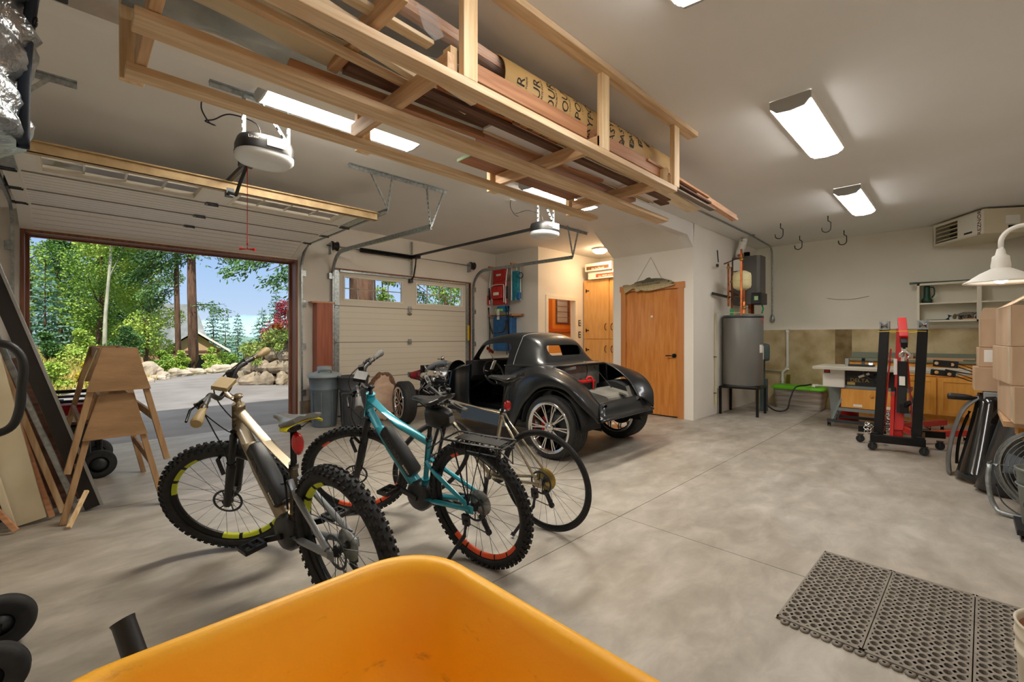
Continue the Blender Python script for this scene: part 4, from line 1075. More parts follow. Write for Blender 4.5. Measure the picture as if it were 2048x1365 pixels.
def rrect(x0, x1, z0, z1, r, n=5, rt=None):
    rt = rt or r; out = []
    for cx_, cz, a0, rr in ((x1 - r, z0 + r, -PI / 2, r), (x1 - rt, z1 - rt, 0, rt), (x0 + rt, z1 - rt, PI / 2, rt), (x0 + r, z0 + r, PI, r)):
        out += [(cx_ + rr * math.cos(a0 + PI / 2 * k / n), cz + rr * math.sin(a0 + PI / 2 * k / n)) for k in range(n + 1)]
    return out
door_cut = [(.80, .42), (.86, .40), (1.44, .40), (1.48, .43), (1.50, .90), (1.485, 1.02), (1.43, 1.12), (1.34, 1.175), (1.2, 1.20), (.92, 1.215), (.85, 1.20), (.815, 1.15), (.80, 1.05)]
cut(sh, [MB().prism(door_cut, 1, 0.30, 0.85), MB().prism(rrect(.83, 1.42, .99, 1.20, .05), 1, -0.85, -0.30), MB().prism(rrect(-.34, .34, 1.065, 1.185, .055), 0, 0.05, 0.7),
         MB().prism(rrect(-.37, .37, .985, 1.205, .05), 0, 1.2, 1.9)])
def edge(poly, f, r=0.010, nm='opening_edge'):
    MB().tube([f(*p) for p in poly], r, 8, closed=True).build(nm, M_body, car)
M_seam = pm('primer_seam', '8d8f8a', .6)
MB().tube([r + Vector((0, 0, 0.0)) for r in rings[31][9:]][:-9], 0.0035, 6).build('roof_seam', M_seam, car)
bd_ = [(.80, .636, .945), (.55, .636, .952), (.36, .62, .952), (.22, .59, .955), (.13, .50, .955), (.10, .30, .958), (.09, 0, .96)]
MB().tube(bez(bd_ + [(x, -y, z) for x, y, z in bd_[-2::-1]], 5), 0.014, 8).build('belt_bead', M_body, car)
# rear fenders (rails: inner edge, crest, lip)
I_ = [(.745, .63, .26), (.745, .635, .6), (.70, .635, .84), (.52, .615, .925), (.27, .575, .958), (.0, .53, .894), (-.235, .485, .75), (-.325, .455, .65), (-.39, .435, .57)]
C_ = [(.70, .665, .25), (.67, .68, .56), (.60, .695, .76), (.44, .725, .875), (.20, .755, .915), (-.08, .77, .87), (-.31, .75, .745), (-.43, .69, .59), (-.475, .60, .465)]
L_ = [(.60, .75, .23), (.47, .79, .40), (.37, .81, .54), (.285, .82, .62), (.15, .825, .735), (-.02, .825, .78), (-.22, .81, .745), (-.38, .775, .60), (-.48, .62, .425)]
def fender(sg_):
    rails = []
    for i_, c_, l_ in zip(I_, C_, L_):
        i_, c_, l_ = Vector(i_), Vector(c_), Vector(l_)
        m1 = (i_ + c_) / 2 + Vector((0, .0, .018)); m2 = (c_ * 0.5 + l_ * 0.5) + Vector((0, .03, .035))
        rails.append([i_, m1, c_, m2, l_, l_ + Vector((0, -.012, -.012)), l_ + Vector((0, -.05, .0))])
    cols_ = [bez([r[j] for r in rails], 5) for j in range(7)]
    rg_ = [bez([c[i] for c in cols_[:5]], 4) + [c[i] for c in cols_[5:]] for i in range(len(cols_[0]))]
    if sg_ < 0: rg_ = [[Vector((p.x, -p.y, p.z)) for p in r] for r in rg_]
    o = MB().loft(rg_, closed=False, caps=False).build('rear_fender', M_body, car, solid=0.008)
    MB().tube(bez([(x, sg_ * y, z + 0.004) for x, y, z in I_[3:]], 5), 0.011, 8).build('trunk_edge', M_body, car)
    return o
fender(1); fender(-1)
# inner wheel tubs
for sg_ in (1, -1):
    tp = [(x * 1.0, z) for x, z in [(-.40 * math.cos(a) - 0.0, .335 + .40 * math.sin(a)) for a in [PI * k / 14 for k in range(15)]]]
    rg_ = [[Vector((x, sg_ * y, z)) for y in (.44, .62, .78)] for x, z in tp]
    MB().loft(rg_, closed=False, caps=False).build('wheel_tub', M_inner, car, solid=0.01)
    MB().prism([(-.42, .30)] + tp[::1] + [(.42, .30)], 1, sg_ * .44 - .004, sg_ * .44 + .004).build('tub_wall', M_inner, car)
# tail pan, trunk
tl = []
for k in range(9):
    y = -1 + k / 4
    tl.append([Vector((x, y * w_, z)) for x, w_, z in ((-.365, .45, .585), (-.385, .45, .575), (-.425, .50, .50), (-.44, .53, .46), (-.455, .56, .445), (-.505, .585, .435), (-.505, .585, .418))])
pan = MB().loft(tl, closed=False, caps=False).build('tail_pan', M_body, car, solid=0.012)
for sg_ in (1, -1):
    MB().lathe([(0.04, 0.0), (0.04, 0.03), (0.0, 0.03)], (-.407, sg_ * .38, .535), (1, 0, .5), 18).build('tail_light_hole', M_inner, car)
    MB().torus((-.410, sg_ * .38, .535), (1, 0, .5), .042, .006, 20, 6).build('tail_light_rim', M_body, car)
MB().box(-.36, -.44, .50, .25, .44, .515).build('trunk_floor', M_inner, car)
MB().box(.20, -.50, .515, .212, .50, .95).build('bulkhead', M_gpanel, car)
tk = MB().prism([(-.35, .515), (-.31, .60), (-.28, .62), (.02, .675), (.06, .515)], 1, -.42, .13)
tk.build('fuel_tank', M_gpanel, car, bev=0.008)
MB().cbox((-.31, -.20, .63), (.09, .12, .02), (0, R(-20), R(25))).cbox((-.30, -.36, .64), (.03, .03, .13), (0, R(20), 0)).build('tank_bracket', M_gpanel, car)
bt = MB().box(0.0, -.09, .515, .15, .17, .755).build('car_battery', M_black, car, bev=0.008)
MB().box(-.005, -.095, .755, .155, .175, .775).build('battery_lid', M_red, bt)
MB().tube(bez([(.04, .04, .77), (.03, .02, .81), (.0, -.01, .81), (-.02, -.02, .75), (-.02, -.02, .675)], 5), 0.011, 8).build('battery_cable', M_red, bt)
MB().cyl((.14, -.29, .92), (-.12, -.265, .68), 0.009).build('lid_strut', M_black, car)
MB().torus((.19, -.12, .87), (1, 0, 0), .11, .012, 20, 6, -PI / 2 - .6, PI / 2 - .2).build('hinge_arm', M_gpanel, car)
MB().cbox((.10, .30, .92), (.16, .035, .03), (0, R(12), R(25))).build('lid_latch', M_alu, car)
# inside: floor, dash, column, wheel, firewall
MB().box(.25, -.58, .30, 2.0, .58, .33).build('cabin_floor', M_inner, car)
MB().box(.78, -.56, .33, .80, .56, .93).build('rear_bulkhead', M_inner, car)
MB().prism([(.74, .22), (.76, .37), (.80, .40), (1.46, .40), (1.52, .36), (1.56, .24)], 1, .60, .69).build('rocker_panel', pm('gloss_black_blue_sheen', '3a4a58', .22, .35, coat=.5), car, bev=0.02)  # glossy black rocker, its bluish reflection put into the base colour
MB().prism([(1.46, .98), (1.62, .97), (1.62, .72), (1.54, .70), (1.47, .78)], 1, -.54, .54).build('dashboard', M_inner, car, bev=0.015)
for y in (.12, .22, .42):
    MB().lathe([(0.0, 0), (0.035, 0.002), (0.042, 0.0), (0.042, -0.02)], (1.475, y, .86), (-1, 0, 0), 18).build('gauge', M_dsteel, car)
cl_ = MB().cyl((1.31, .34, .80), (1.58, .34, .66), 0.028, n=16).cyl((1.58, .34, .66), (2.0, .34, .45), 0.014, n=10)
cl_.build('steering_column', M_chrome, car)
sw = MB(); ax_ = Vector((-.87, 0, .48)); c_ = Vector((1.285, .34, .81))
sw.torus(c_, ax_, .165, .014, 36, 8)
sw_o = sw.build('steering_wheel', M_black, car)
s_ = MB(); xx, yy, _ = MB.frame(ax_)
for a in (0.3, PI - 0.3, -PI / 2): s_.bar(c_ - ax_ * 0.015, c_ + xx * math.cos(a) * .16 + yy * math.sin(a) * .16, 0.022, 0.004, ax_)
s_.cyl(c_ - ax_ * 0.03, c_ + ax_ * 0.008, 0.034)
s_.build('wheel_spokes', M_chrome, sw_o)
MB().cbox(c_ + Vector((-.02, .03, .11)), (.012, .05, .13), (0, R(-28), 0)).build('hang_tag', M_paper, sw_o)
MB().cbox(c_ + Vector((.10, -.03, .30)), (.02, .15, .035), (R(25), 0, R(10))).build('clamp', M_red, car)
MB().cyl(c_ + Vector((.10, .03, .34)), c_ + Vector((.02, -.03, .16)), 0.007).build('clamp_bar', M_alu, car)
MB().prism([(-.40, .32), (-.46, .6), (-.42, .80), (-.25, .885), (.25, .885), (.42, .80), (.46, .6), (.40, .32)], 0, 2.05, 2.075).build('firewall', M_body, car)
MB().lathe([(0.0, 0), (.12, .01), (.17, .04), (.18, .08)], (2.2, .25, .77), (-1, 0, 0), 24).build('brake_booster', M_blackm, car)
# chassis and engine
ch = MB()
for sg_ in (1, -1):
    ch.bar((3.10, sg_ * .33, .40), (1.95, sg_ * .38, .36), .05, .10).bar((1.95, sg_ * .38, .36), (-.2, sg_ * .40, .34), .05, .10)
ch.bar((2.78, -.36, .34), (2.78, .36, .34), .10, .09).bar((3.08, -.35, .41), (3.08, .35, .41), .05, .06)
ch.cyl((0, -.75, .335), (0, .75, .335), .045).ball((0, 0, .335), .13)
ch.build('chassis', M_blackm, car)
su = MB()
for sg_ in (1, -1):
    su.cyl((2.78, sg_ * .34, .30), (2.82, sg_ * .66, .28), .018, n=10).cyl((2.55, sg_ * .34, .32), (2.82, sg_ * .66, .28), .015, n=10)
    su.cyl((2.78, sg_ * .30, .50), (2.82, sg_ * .66, .42), .016, n=10).cyl((2.40, sg_ * .36, .44), (2.82, sg_ * .62, .42), .013, n=10)
    su.cyl((2.78, sg_ * .36, .58), (2.82, sg_ * .56, .30), .03, n=12)
    su.cyl((3.0, sg_ * .34, .62), (2.2, sg_ * .40, .50), .014, n=10)
su.build('front_suspension', M_blackm, car)
en = MB().prism([(-.20, .30), (.20, .30), (.24, .50), (.32, .62), (.20, .74), (-.20, .74), (-.32, .62), (-.24, .50)], 0, 2.30, 2.92)
eo = en.build('engine_block', M_dsteel, car, bev=0.015)
for sg_ in (1, -1):
    MB().bar((2.32, sg_ * .26, .70), (2.88, sg_ * .26, .70), .13, .09, (0, sg_ * .6, .8)).build('valve_cover', M_chrome, eo, bev=0.03)
    for k in range(4):
        MB().tube(bez([(2.38 + .15 * k, sg_ * .28, .55), (2.38 + .15 * k, sg_ * .38, .53), (2.34 + .13 * k, sg_ * .40, .46), (2.25 + .05 * k, sg_ * .38, .38)], 4), .02, 8).build('exhaust_header', M_chrome, eo)
rnd = random.Random(11)
MB().box(2.40, -.12, .74, 2.85, .12, .80).cyl((2.62, 0, .80), (2.62, 0, .88), .07).build('intake_manifold', M_alu, eo, bev=0.01)
MB().lathe([(0.0, .0), (.10, .0), (.11, .02), (.11, .05), (.04, .06)], (2.94, 0, .56), (1, 0, 0), 24).lathe([(0, 0), (.06, 0), (.065, .03), (.03, .04)], (2.94, .17, .66), (1, 0, 0), 20).lathe([(0, 0), (.05, 0), (.055, .03), (.03, .04)], (2.94, -.17, .68), (1, 0, 0), 20).build('pulleys', M_chrome, eo)
MB().lathe([(0, -.09), (.07, -.08), (.075, -.04), (.075, .04), (.07, .08), (0, .09)], (2.86, .27, .66), (1, 0, 0), 20).build('alternator', M_chrome, eo)
MB().tube(bez([(2.62, 0, .85), (2.75, .03, .87), (2.95, .10, .80), (3.08, .16, .70), (3.15, .19, .66)], 5), .05, 14).build('intake_pipe', M_alu, eo)
MB().lathe([(.052, 0), (.085, .01), (.088, .03), (.055, .19), (.05, .2), (0, .2)], (3.13, .18, .665), (.97, .22, -.06), 28).build('air_filter', pm('red_filter', '8f1226', 0.6, col2='a8152c', scale=60), eo)
MB().lathe([(.09, -.004), (.09, .02), (.05, .021)], (3.13, .18, .665), (.97, .22, -.06), 28).build('filter_band', M_black, eo)
MB().lathe([(.054, .19), (.056, .205), (0, .205)], (3.13, .18, .665), (.97, .22, -.06), 28).build('filter_cap', M_black, eo)
for k in range(34):
    p = Vector((rnd.uniform(2.15, 2.95), rnd.uniform(-.25, .40), rnd.uniform(.45, .80))); q = p + Vector((rnd.uniform(-.15, .15), rnd.uniform(-.12, .12), rnd.uniform(-.12, .14)))
    MB().tube(bez([p, (p + q) / 2 + Vector((0, .04, .05)), q], 4), rnd.choice((.006, .009, .013)), 6).build('hose', rnd.choice((M_black, M_black, M_chrome, M_alu)), eo)
for k in range(14):
    p = Vector((rnd.uniform(2.2, 2.9), rnd.uniform(.05, .36), rnd.uniform(.5, .78)))
    MB().ball(p, rnd.uniform(.018, .04), 10, 6).build('fitting', rnd.choice((M_chrome, M_alu, M_chrome)), eo)
MB().cbox((3.05, -.02, .62), (.06, .50, .42)).build('radiator', M_blackm, car)
MB().lathe([(0, 0), (.03, .005), (.035, .05), (.02, .07)], (2.95, -.12, .90), (0, 0, 1), 16).tube([(2.95, -.12, .92), (2.90, .02, .93)], .014, 8).build('filler_neck', M_chrome, car)
# wheels
M_ctyre = pm('car_tyre', '1b1b1c', 0.7, col2='262524', scale=40)
def cwheel(x, sg_, Rt, wt, y_out, Rr, turn=0):
    yo = sg_ * y_out; c = Vector((x, yo, Rt)); ax = Vector((0, sg_, 0))
    o_ = None; o = MB().lathe([(Rr - .03, -wt), (Rr, -wt + .005), (Rr, -.02), (Rr + .014, -.006), (Rr + .008, .006), (Rr - .012, .006), (Rr - .03, -.02), (Rr - .034, -.05), (Rr - .03, -.08), (Rr - .045, -wt + .03)], c, ax, 48).build('wheel', M_chrome, car)
    g = [(Rr, -wt + .01), (Rr + .03, -wt - .004), (Rt - .02, -wt + .012), (Rt, -wt + .035)]
    nG = 5
    for k in range(nG):
        a = -wt + .035 + (wt - .07) * (k + .35) / nG; b_ = -wt + .035 + (wt - .07) * (k + .65) / nG
        g += [(Rt + .001, a), (Rt - .007, a + .002), (Rt - .007, b_ - .002), (Rt + .001, b_)]
    g += [(Rt, -.035), (Rt - .02, -.012), (Rr + .03, .004), (Rr, -.01)]
    t_ = MB().lathe(g, c, ax, 64)
    for k in range(70):
        a = 2 * PI * k / 70
        rad = Vector((math.cos(a), 0, math.sin(a))); tan = Vector((-math.sin(a), 0, math.cos(a)))
        p = c + rad * (Rt - .001) + ax * (-.06); q = c + rad * (Rt - .004) + ax * (-.018) + tan * .012
        t_.bar(p, q, .004, .005, rad)
    t_.build('tyre', M_ctyre, o)
    s = MB()
    for k in range(10):
        a = 2 * PI * k / 10
        for da in (-.07, .07):
            s.bar(c + Vector((.035 * math.cos(a), 0, .035 * math.sin(a))) + ax * (-.028), c + Vector(((Rr - .02) * math.cos(a + da), 0, (Rr - .02) * math.sin(a + da))) + ax * (-.012), .012, .022, ax)
    s.cyl(c - ax * .06, c - ax * .012, .055, n=24)
    s.build('wheel_spokes', M_chrome, o)
    hb_ = MB().lathe([(0.0, .012), (.028, .01), (.034, 0), (.034, -.02)], c - ax * .012, ax, 18)
    for k in range(5): hb_.cyl(c - ax * .016 + Vector((.045 * math.cos(2 * PI * k / 5), 0, .045 * math.sin(2 * PI * k / 5))), c - ax * .002 + Vector((.045 * math.cos(2 * PI * k / 5), 0, .045 * math.sin(2 * PI * k / 5))), .008, n=6)
    hb_.build('hub_cap', M_chrome, o)
    MB().lathe([(.05, -.01), (.16, -.01), (.16, .01), (.05, .01)], c - ax * .13, ax, 40).build('brake_disc', M_dsteel, o)
    MB().torus(c - ax * .12, (0, 1, 0), .15, .03, 8, 8, -.55 if sg_ > 0 else 2.6, .55 if sg_ > 0 else 3.7).build('brake_caliper', M_caliper, o)
    if turn:
        q = Matrix.Rotation(R(turn), 3, 'Z') @ c; o.rotation_euler = (0, 0, R(turn)); o.location = c - q
cwheel(0, 1, .335, .28, .815, .262); cwheel(0, -1, .335, .28, .815, .262)
cwheel(2.84, 1, .312, .20, .80, .225, -14); cwheel(2.84, -1, .312, .20, .80, .225, -14)
# ---------------------------------------------------------------- alcove: chairs on the wall, tall cabinet, boxes, fish
M_tan2 = wood('cabinet_pale_maple', 'd9a35c', 'e3b271', 2, 0.4, scale=6, stretch=0.2)
tc_ = T('tall_cabinet', 'tall pale maple cabinet with black hinges in the alcove under the dome light', 'cabinet', (8.1, 5.07, 0))
MB().box(7.87, 4.40, 0, 8.45, 5.78, 2.50).build('carcass', M_tan2, tc_, 1)
for (y0, y1, hy, py_) in ((5.14, 5.77, 5.70, 5.20), (4.42, 5.11, 4.50, 5.05)):
    for z0, z1 in ((0.10, 1.235), (1.245, 2.49)):
        d = MB().box(7.85, y0, z0, 7.87, y1, z1).build('door', M_tan2, tc_, 1, bev=0.002)
        for z in (z0 + 0.18, z1 - 0.22):
            MB().box(7.842, hy - 0.012, z - 0.035, 7.85, hy + 0.012, z + 0.035).box(7.844, hy - 0.07, z - 0.01, 7.85, hy, z + 0.01).build('strap_hinge', M_blackm, d, 1)
        zc = z1 - 0.2 if z0 < 1 else z0 + 0.25
        MB().tube(bez([(7.85, py_, zc - .07), (7.825, py_ + .01, zc - .05), (7.815, py_ + .015, zc), (7.825, py_ + .01, zc + .05), (7.85, py_, zc + .07)], 4), 0.007, 8).build('pull_handle', M_blackm, d, 1)
def pbox(x0, y0, z0, x1, y1, z1, label, band, ink, words_, nm='fireplace_box', ts=.05):
    b = T(nm, label, 'box', ((x0 + x1) / 2, (y0 + y1) / 2, z0))
    MB().box(x0, y0, z0, x1, y1, z1).build('carton', pm('white_carton', 'f2ece0', 0.7), b, 1, bev=0.004)
    MB().box(x0 - 0.003, y0 + 0.06, z0 + 0.03, x0, y1 - 0.04 if ink else y1 - 0.2, z0 + (z1 - z0) * 0.62).build('printed_band', band, b, 1)
    RM = Matrix(((0, 0, -1, 0), (-1, 0, 0, 0), (0, 1, 0, 0), (0, 0, 0, 1)))
    text(words_, ts, M_paper, b, (x0 - 0.005, (y0 + y1) / 2 - (0.0 if ink else .06), z0 + (z1 - z0) * 0.30), RM)
    return b
pbox(7.80, 4.75, 2.502, 8.4, 5.62, 2.665, 'white box with orange red band lying on the tall cabinet, under another box', pm('band_red', 'c8502f', 0.6), 0, 'Gas FIREPLACE LOGS')
pbox(7.76, 5.02, 2.668, 8.35, 5.67, 2.83, 'white box with brown picture of logs, uppermost on the tall cabinet', pm('band_brown', '5f3d22', 0.6, col2='8a5c38', scale=20), 1, 'Gas Log Burner')
for z in (1.27, 1.52):
    sp = T('switch_plate', 'black double switch plate beside the tall cabinet, ' + ('lower' if z < 1.4 else 'upper') + ' of the two', 'light switch', (7.74, 5.79, z))
    MB().box(7.70, 5.792, z, 7.78, 5.80, z + 0.13).build('plate', M_black, sp, 1, bev=0.003)
    for zz in (z + 0.02, z + 0.075): MB().box(7.722, 5.786, zz, 7.758, 5.792, zz + 0.035).build('rocker', M_wplastic, sp, 1)
# fish sign over the closet door
M_fish = bpy.data.materials.new('painted_trout'); M_fish.use_nodes = True
_n = M_fish.node_tree; _b = _n.nodes['Principled BSDF']; _b.inputs['Roughness'].default_value = 0.5
_t = _n.nodes.new('ShaderNodeTexCoord'); _s = _n.nodes.new('ShaderNodeSeparateXYZ'); _n.links.new(_t.outputs['Generated'], _s.inputs[0])
_r = _n.nodes.new('ShaderNodeValToRGB'); _r.color_ramp.elements[0].color = C('b5a37c'); _r.color_ramp.elements[0].position = .2; _r.color_ramp.elements[1].color = C('4f4a38'); _r.color_ramp.elements[1].position = .75
_e = _r.color_ramp.elements.new(.45); _e.color = C('a29069')
_v = _n.nodes.new('ShaderNodeTexVoronoi'); _v.inputs['Scale'].default_value = 38; _n.links.new(_t.outputs['Object'], _v.inputs['Vector'])
_q = _n.nodes.new('ShaderNodeValToRGB'); _q.color_ramp.elements[0].position = .16; _q.color_ramp.elements[1].position = .24; _q.color_ramp.elements[0].color = C('35301f'); _q.color_ramp.elements[1].color = (1, 1, 1, 1)
_m = _n.nodes.new('ShaderNodeMixRGB'); _m.blend_type = 'MULTIPLY'; _m.inputs[0].default_value = .8
_n.links.new(_s.outputs['Z'], _r.inputs[0]); _n.links.new(_v.outputs['Distance'], _q.inputs[0]); _n.links.new(_r.outputs[0], _m.inputs[1]); _n.links.new(_q.outputs[0], _m.inputs[2]); _n.links.new(_m.outputs[0], _b.inputs['Base Color'])
fs = T('fish_sign', 'wooden trout sign hanging by a cord above the closet door', 'fish sign', (6.74, 3.63, 2.03))
def fp(u, v): return (4.13 - (u - 140) / 1760 * 0.93, 2.165 - (v - 400) / 560 * 0.225 + (u - 140) / 1760 * 0.0)
top = [(140, 400), (190, 375), (300, 375), (420, 400), (560, 345), (580, 305), (640, 290), (700, 275), (900, 240), (1000, 165), (1080, 150), (1130, 205), (1300, 210), (1500, 240), (1640, 300), (1780, 360), (1870, 430), (1760, 480)]
botm = [(1890, 510), (1850, 550), (1700, 590), (1400, 650), (1100, 700), (900, 690), (800, 640), (680, 700), (610, 705), (580, 560), (480, 560), (350, 650), (200, 735), (190, 620)]
pl_ = [fp(*q) for q in top + botm]
fb = MB().prism(pl_, 0, 6.735, 6.755).build('body', M_fish, fs, 1, bev=0.004)
RM = Matrix(((0, 0, -1, 0), (-1, 0, 0, 0), (0, 1, 0, 0), (0, 0, 0, 1)))
text('FEEDS FLY SHOP', 0.032, M_ink, fs, (6.731, 3.66, 2.19), RM @ Matrix.Rotation(R(3), 4, 'Z'))
text('GOOD STUFF-GOOD STORIES', 0.032, M_ink, fs, (6.731, 3.66, 2.15), RM @ Matrix.Rotation(R(3), 4, 'Z'))
MB().ball((6.733, 3.30, 2.175), (0.006, 0.012, 0.012), 10, 6).build('eye', M_black, fs, 1)
MB().tube([(6.75, 3.87, 2.21), (6.79, 3.635, 2.60), (6.75, 3.42, 2.215)], 0.003, 6).build('cord', pm('jute_cord', '7d6a4c', 0.9), fs, 1)
# peg rails and folded chairs on the alcove wall (x = 6.42)
def prail(z, label):
    t = T('peg_rail', label, 'rail', (6.38, 6.6, z))
    MB().box(6.395, 6.18, z, 6.42, 7.0, z + 0.05).build('back_board', M_cedar, t, 1)
    for y in (6.25, 6.9): MB().box(6.12, y - 0.02, z + 0.01, 6.395, y + 0.02, z + 0.045).build('peg', M_cedar, t, 1)
prail(2.70, 'wooden peg rail holding the red beach chair'); prail(1.70, 'wooden peg rail holding the blue folding chairs')
M_redf = pm('red_nylon', 'c22a22', 0.7, col2='a8201b', scale=14); M_bluef = pm('blue_nylon', '2f6cab', 0.7, col2='245a92', scale=10)
M_alt = pm('white_alu_tube', 'dcdcda', 0.35, 0.4)
bc_ = T('beach_chair', 'red folded backpack beach chair hanging on the upper peg rail', 'beach chair', (6.25, 6.66, 1.93))
f = MB()
for y in (6.42, 6.90): f.tube(bez([(6.20, y, 2.70), (6.17, y + .02, 2.4), (6.17, y + .03, 1.96)], 5), 0.012, 8)
f.tube(bez([(6.15, 6.84, 1.98), (6.14, 6.85, 2.28), (6.14, 6.80, 2.34), (6.14, 6.52, 2.34), (6.14, 6.47, 2.28), (6.15, 6.48, 1.98)], 6), 0.011, 8)
f.tube([(6.22, 6.40, 2.70), (6.22, 6.92, 2.70)], 0.012, 8)
f.build('frame', M_alt, bc_, 1)
MB().box(6.18, 6.48, 2.42, 6.23, 6.84, 2.70).build('backrest', M_redf, bc_, 1, bev=0.012)
MB().box(6.10, 6.50, 2.06, 6.20, 6.82, 2.31).build('pouch', M_redf, bc_, 1, bev=0.02)
MB().box(6.19, 6.46, 1.94, 6.23, 6.86, 2.42).build('seat', M_redf, bc_, 1, bev=0.01)
MB().box(6.16, 6.93, 1.95, 6.20, 7.0, 2.15).build('side_flap', M_redf, bc_, 1, bev=0.01)
for y in (6.41, 6.93): MB().box(6.15, y - .015, 2.05, 6.18, y + .015, 2.30).build('arm_rest', M_black, bc_, 1, bev=0.006)
MB().box(6.098, 6.58, 2.13, 6.10, 6.74, 2.19).box(6.178, 6.60, 2.53, 6.18, 6.74, 2.57).build('printed_patch', M_paper, bc_, 1)
b4 = T('beach_chair', 'teal and white folded beach chair hanging behind the red one', 'beach chair', (6.3, 6.36, 1.93))
f = MB()
for y, x in ((6.36, 6.25), (6.28, 6.30), (6.22, 6.36)): f.tube(bez([(x, y, 2.72), (x - .02, y - .02, 2.35), (x - .03, y - .03, 2.02)], 5), 0.012, 8)
f.build('frame', M_alt, b4, 1)
MB().box(6.26, 6.20, 2.02, 6.33, 6.40, 2.60).build('fabric', pm('teal_pattern', '1f6f9a', 0.7, col2='2b9aa0', scale=18), b4, 1, bev=0.012)
MB().torus((6.28, 6.14, 2.50), (1, 0.3, 0), 0.055, 0.008, 16, 6).build('strap', pm('navy_strap', '1d3a5c', 0.8), b4, 1)
MB().box(6.24, 6.13, 2.03, 6.30, 6.22, 2.17).build('side_pocket', M_bluef, b4, 1, bev=0.02)
b5 = T('cap', 'blue and lime sun cap with white tag below the red chair', 'cap', (6.28, 6.62, 1.76))
MB().prism([(6.52, 1.92), (6.74, 1.92), (6.80, 1.82), (6.56, 1.80), (6.50, 1.84)], 0, 6.22, 6.34).build('crown', pm('blue_cap', '1f78b5', 0.7), b5, 1, bev=0.02)
MB().prism([(6.58, 1.86), (6.78, 1.86), (6.80, 1.82), (6.58, 1.81)], 0, 6.20, 6.225).build('brim', pm('lime_cap', '8fdc5a', 0.7), b5, 1)
MB().box(6.19, 6.66, 1.64, 6.195, 6.73, 1.86).build('tag', M_paper, b5, 1)
bl = T('camp_chair', 'blue folded camp chair hanging on the lower peg rail', 'folding chair', (6.2, 6.6, 0.95))
MB().box(6.20, 6.42, 1.0, 6.26, 6.86, 1.70).build('fabric', M_bluef, bl, 1, bev=0.02)
f = MB()
for y in (6.36, 6.95): f.tube([(6.16, y, 1.88), (6.18, y - .02 if y > 6.5 else y + .02, 1.4), (6.18, y, 0.96)], 0.013, 8)
f.tube(bez([(6.15, 6.92, 1.62), (6.14, 6.82, 1.38), (6.14, 6.74, 1.36), (6.14, 6.54, 1.38), (6.14, 6.46, 1.42), (6.15, 6.36, 1.64)], 5), 0.012, 8)
f.tube([(6.18, 6.36, 1.72), (6.18, 6.95, 1.72)], 0.012, 8).build('frame', M_dsteel, bl, 1)
for y in (6.36, 6.95): MB().cyl((6.16, y, 1.86), (6.16, y, 1.90), 0.022, n=10).build('foot_cap', M_black, bl, 1)
b6 = dup(bl, (6.27, 6.38, 0.93), (0, 0, R(-62)), 'blue grey folded camp chair hanging edge-on beside the blue one')
# ---------------------------------------------------------------- boiler corner
wt = T('water_tank', 'grey cylindrical hot water tank on a black steel stand', 'water tank', (8.02, 2.60, 0.47))
M_tank = pm('tank_grey', '6f6e6a', 0.45, 0.2, col2='7b7974', scale=3, st=(1, 1, .2))
MB().lathe([(0, 0), (.30, 0), (.305, .01), (.305, 1.16), (.295, 1.18), (0, 1.195)], (8.02, 2.62, .47), (0, 0, 1), 48).build('shell', M_tank, wt, 1)
MB().lathe([(.306, .012), (.309, .012), (.309, .03), (.306, .03)], (8.02, 2.62, .47), (0, 0, 1), 48).lathe([(.306, 1.13), (.309, 1.13), (.309, 1.16), (.306, 1.16)], (8.02, 2.62, .47), (0, 0, 1), 48).build('seam_bands', M_dsteel, wt, 1)
def onring(a, z0, z1, w, mat, nm):
    rg_ = [[(8.02 + .3075 * math.cos(R(a + d)), 2.62 + .3075 * math.sin(R(a + d)), z) for z in (z0, z1)] for d in [w * k / 6 for k in range(7)]]
    MB().loft(rg_, closed=False).build(nm, mat, wt, 1)
onring(250, 1.03, 1.16, 18, M_paper, 'label'); onring(270, .92, 1.14, 14, M_paper, 'label'); onring(258, 1.55, 1.58, 24, M_red, 'red_label')
ws = T('tank_stand', 'black angle steel stand under the grey water tank', 'stand', (8.02, 2.62, 0))
ft_ = [(7.74, 2.88), (7.80, 2.33), (8.30, 2.36), (8.27, 2.90)]
for i, (x, y) in enumerate(ft_):
    MB().bar((x, y, 0), (x, y, .465), .035, .035, (1, 0, 0)).build('leg', M_blackm, ws, 1)
    q = ft_[(i + 1) % 4]; MB().bar((x, y, .452), (q[0], q[1], .452), .03, .03).build('top_rail', M_blackm, ws, 1)
bo = T('boiler', 'dark grey wall-hung boiler above the water tank', 'boiler', (8.3, 2.75, 1.88))
M_boil = pm('boiler_grey', '55534f', 0.45, 0.2)
MB().prism([(8.40, 2.925), (8.40, 2.52), (8.44, 2.47), (8.72, 2.47), (8.76, 2.52), (8.76, 2.925)], 2, 1.86, 2.70).build('case', M_boil, bo, 1, bev=0.01)
MB().box(8.375, 2.44, 1.85, 8.70, 2.60, 2.05).build('control_pod', M_black, bo, 1, bev=0.012)
MB().box(8.370, 2.49, 1.92, 8.375, 2.55, 1.99).build('display', pm('lcd_green', 'a9cf9a', 0.4), bo, 1)
MB().box(8.394, 2.78, 2.46, 8.40, 2.90, 2.66).box(8.394, 2.78, 2.24, 8.40, 2.90, 2.44).build('data_label', M_paper, bo, 1)
MB().box(8.392, 2.62, 2.22, 8.40, 2.68, 2.34).build('badge', M_black, bo, 1)
for x in (8.48, 8.56, 8.66): MB().cyl((x, 2.66, 1.86), (x, 2.66, 1.70), .02, n=10).build('copper_stub', M_copper, bo, 1)
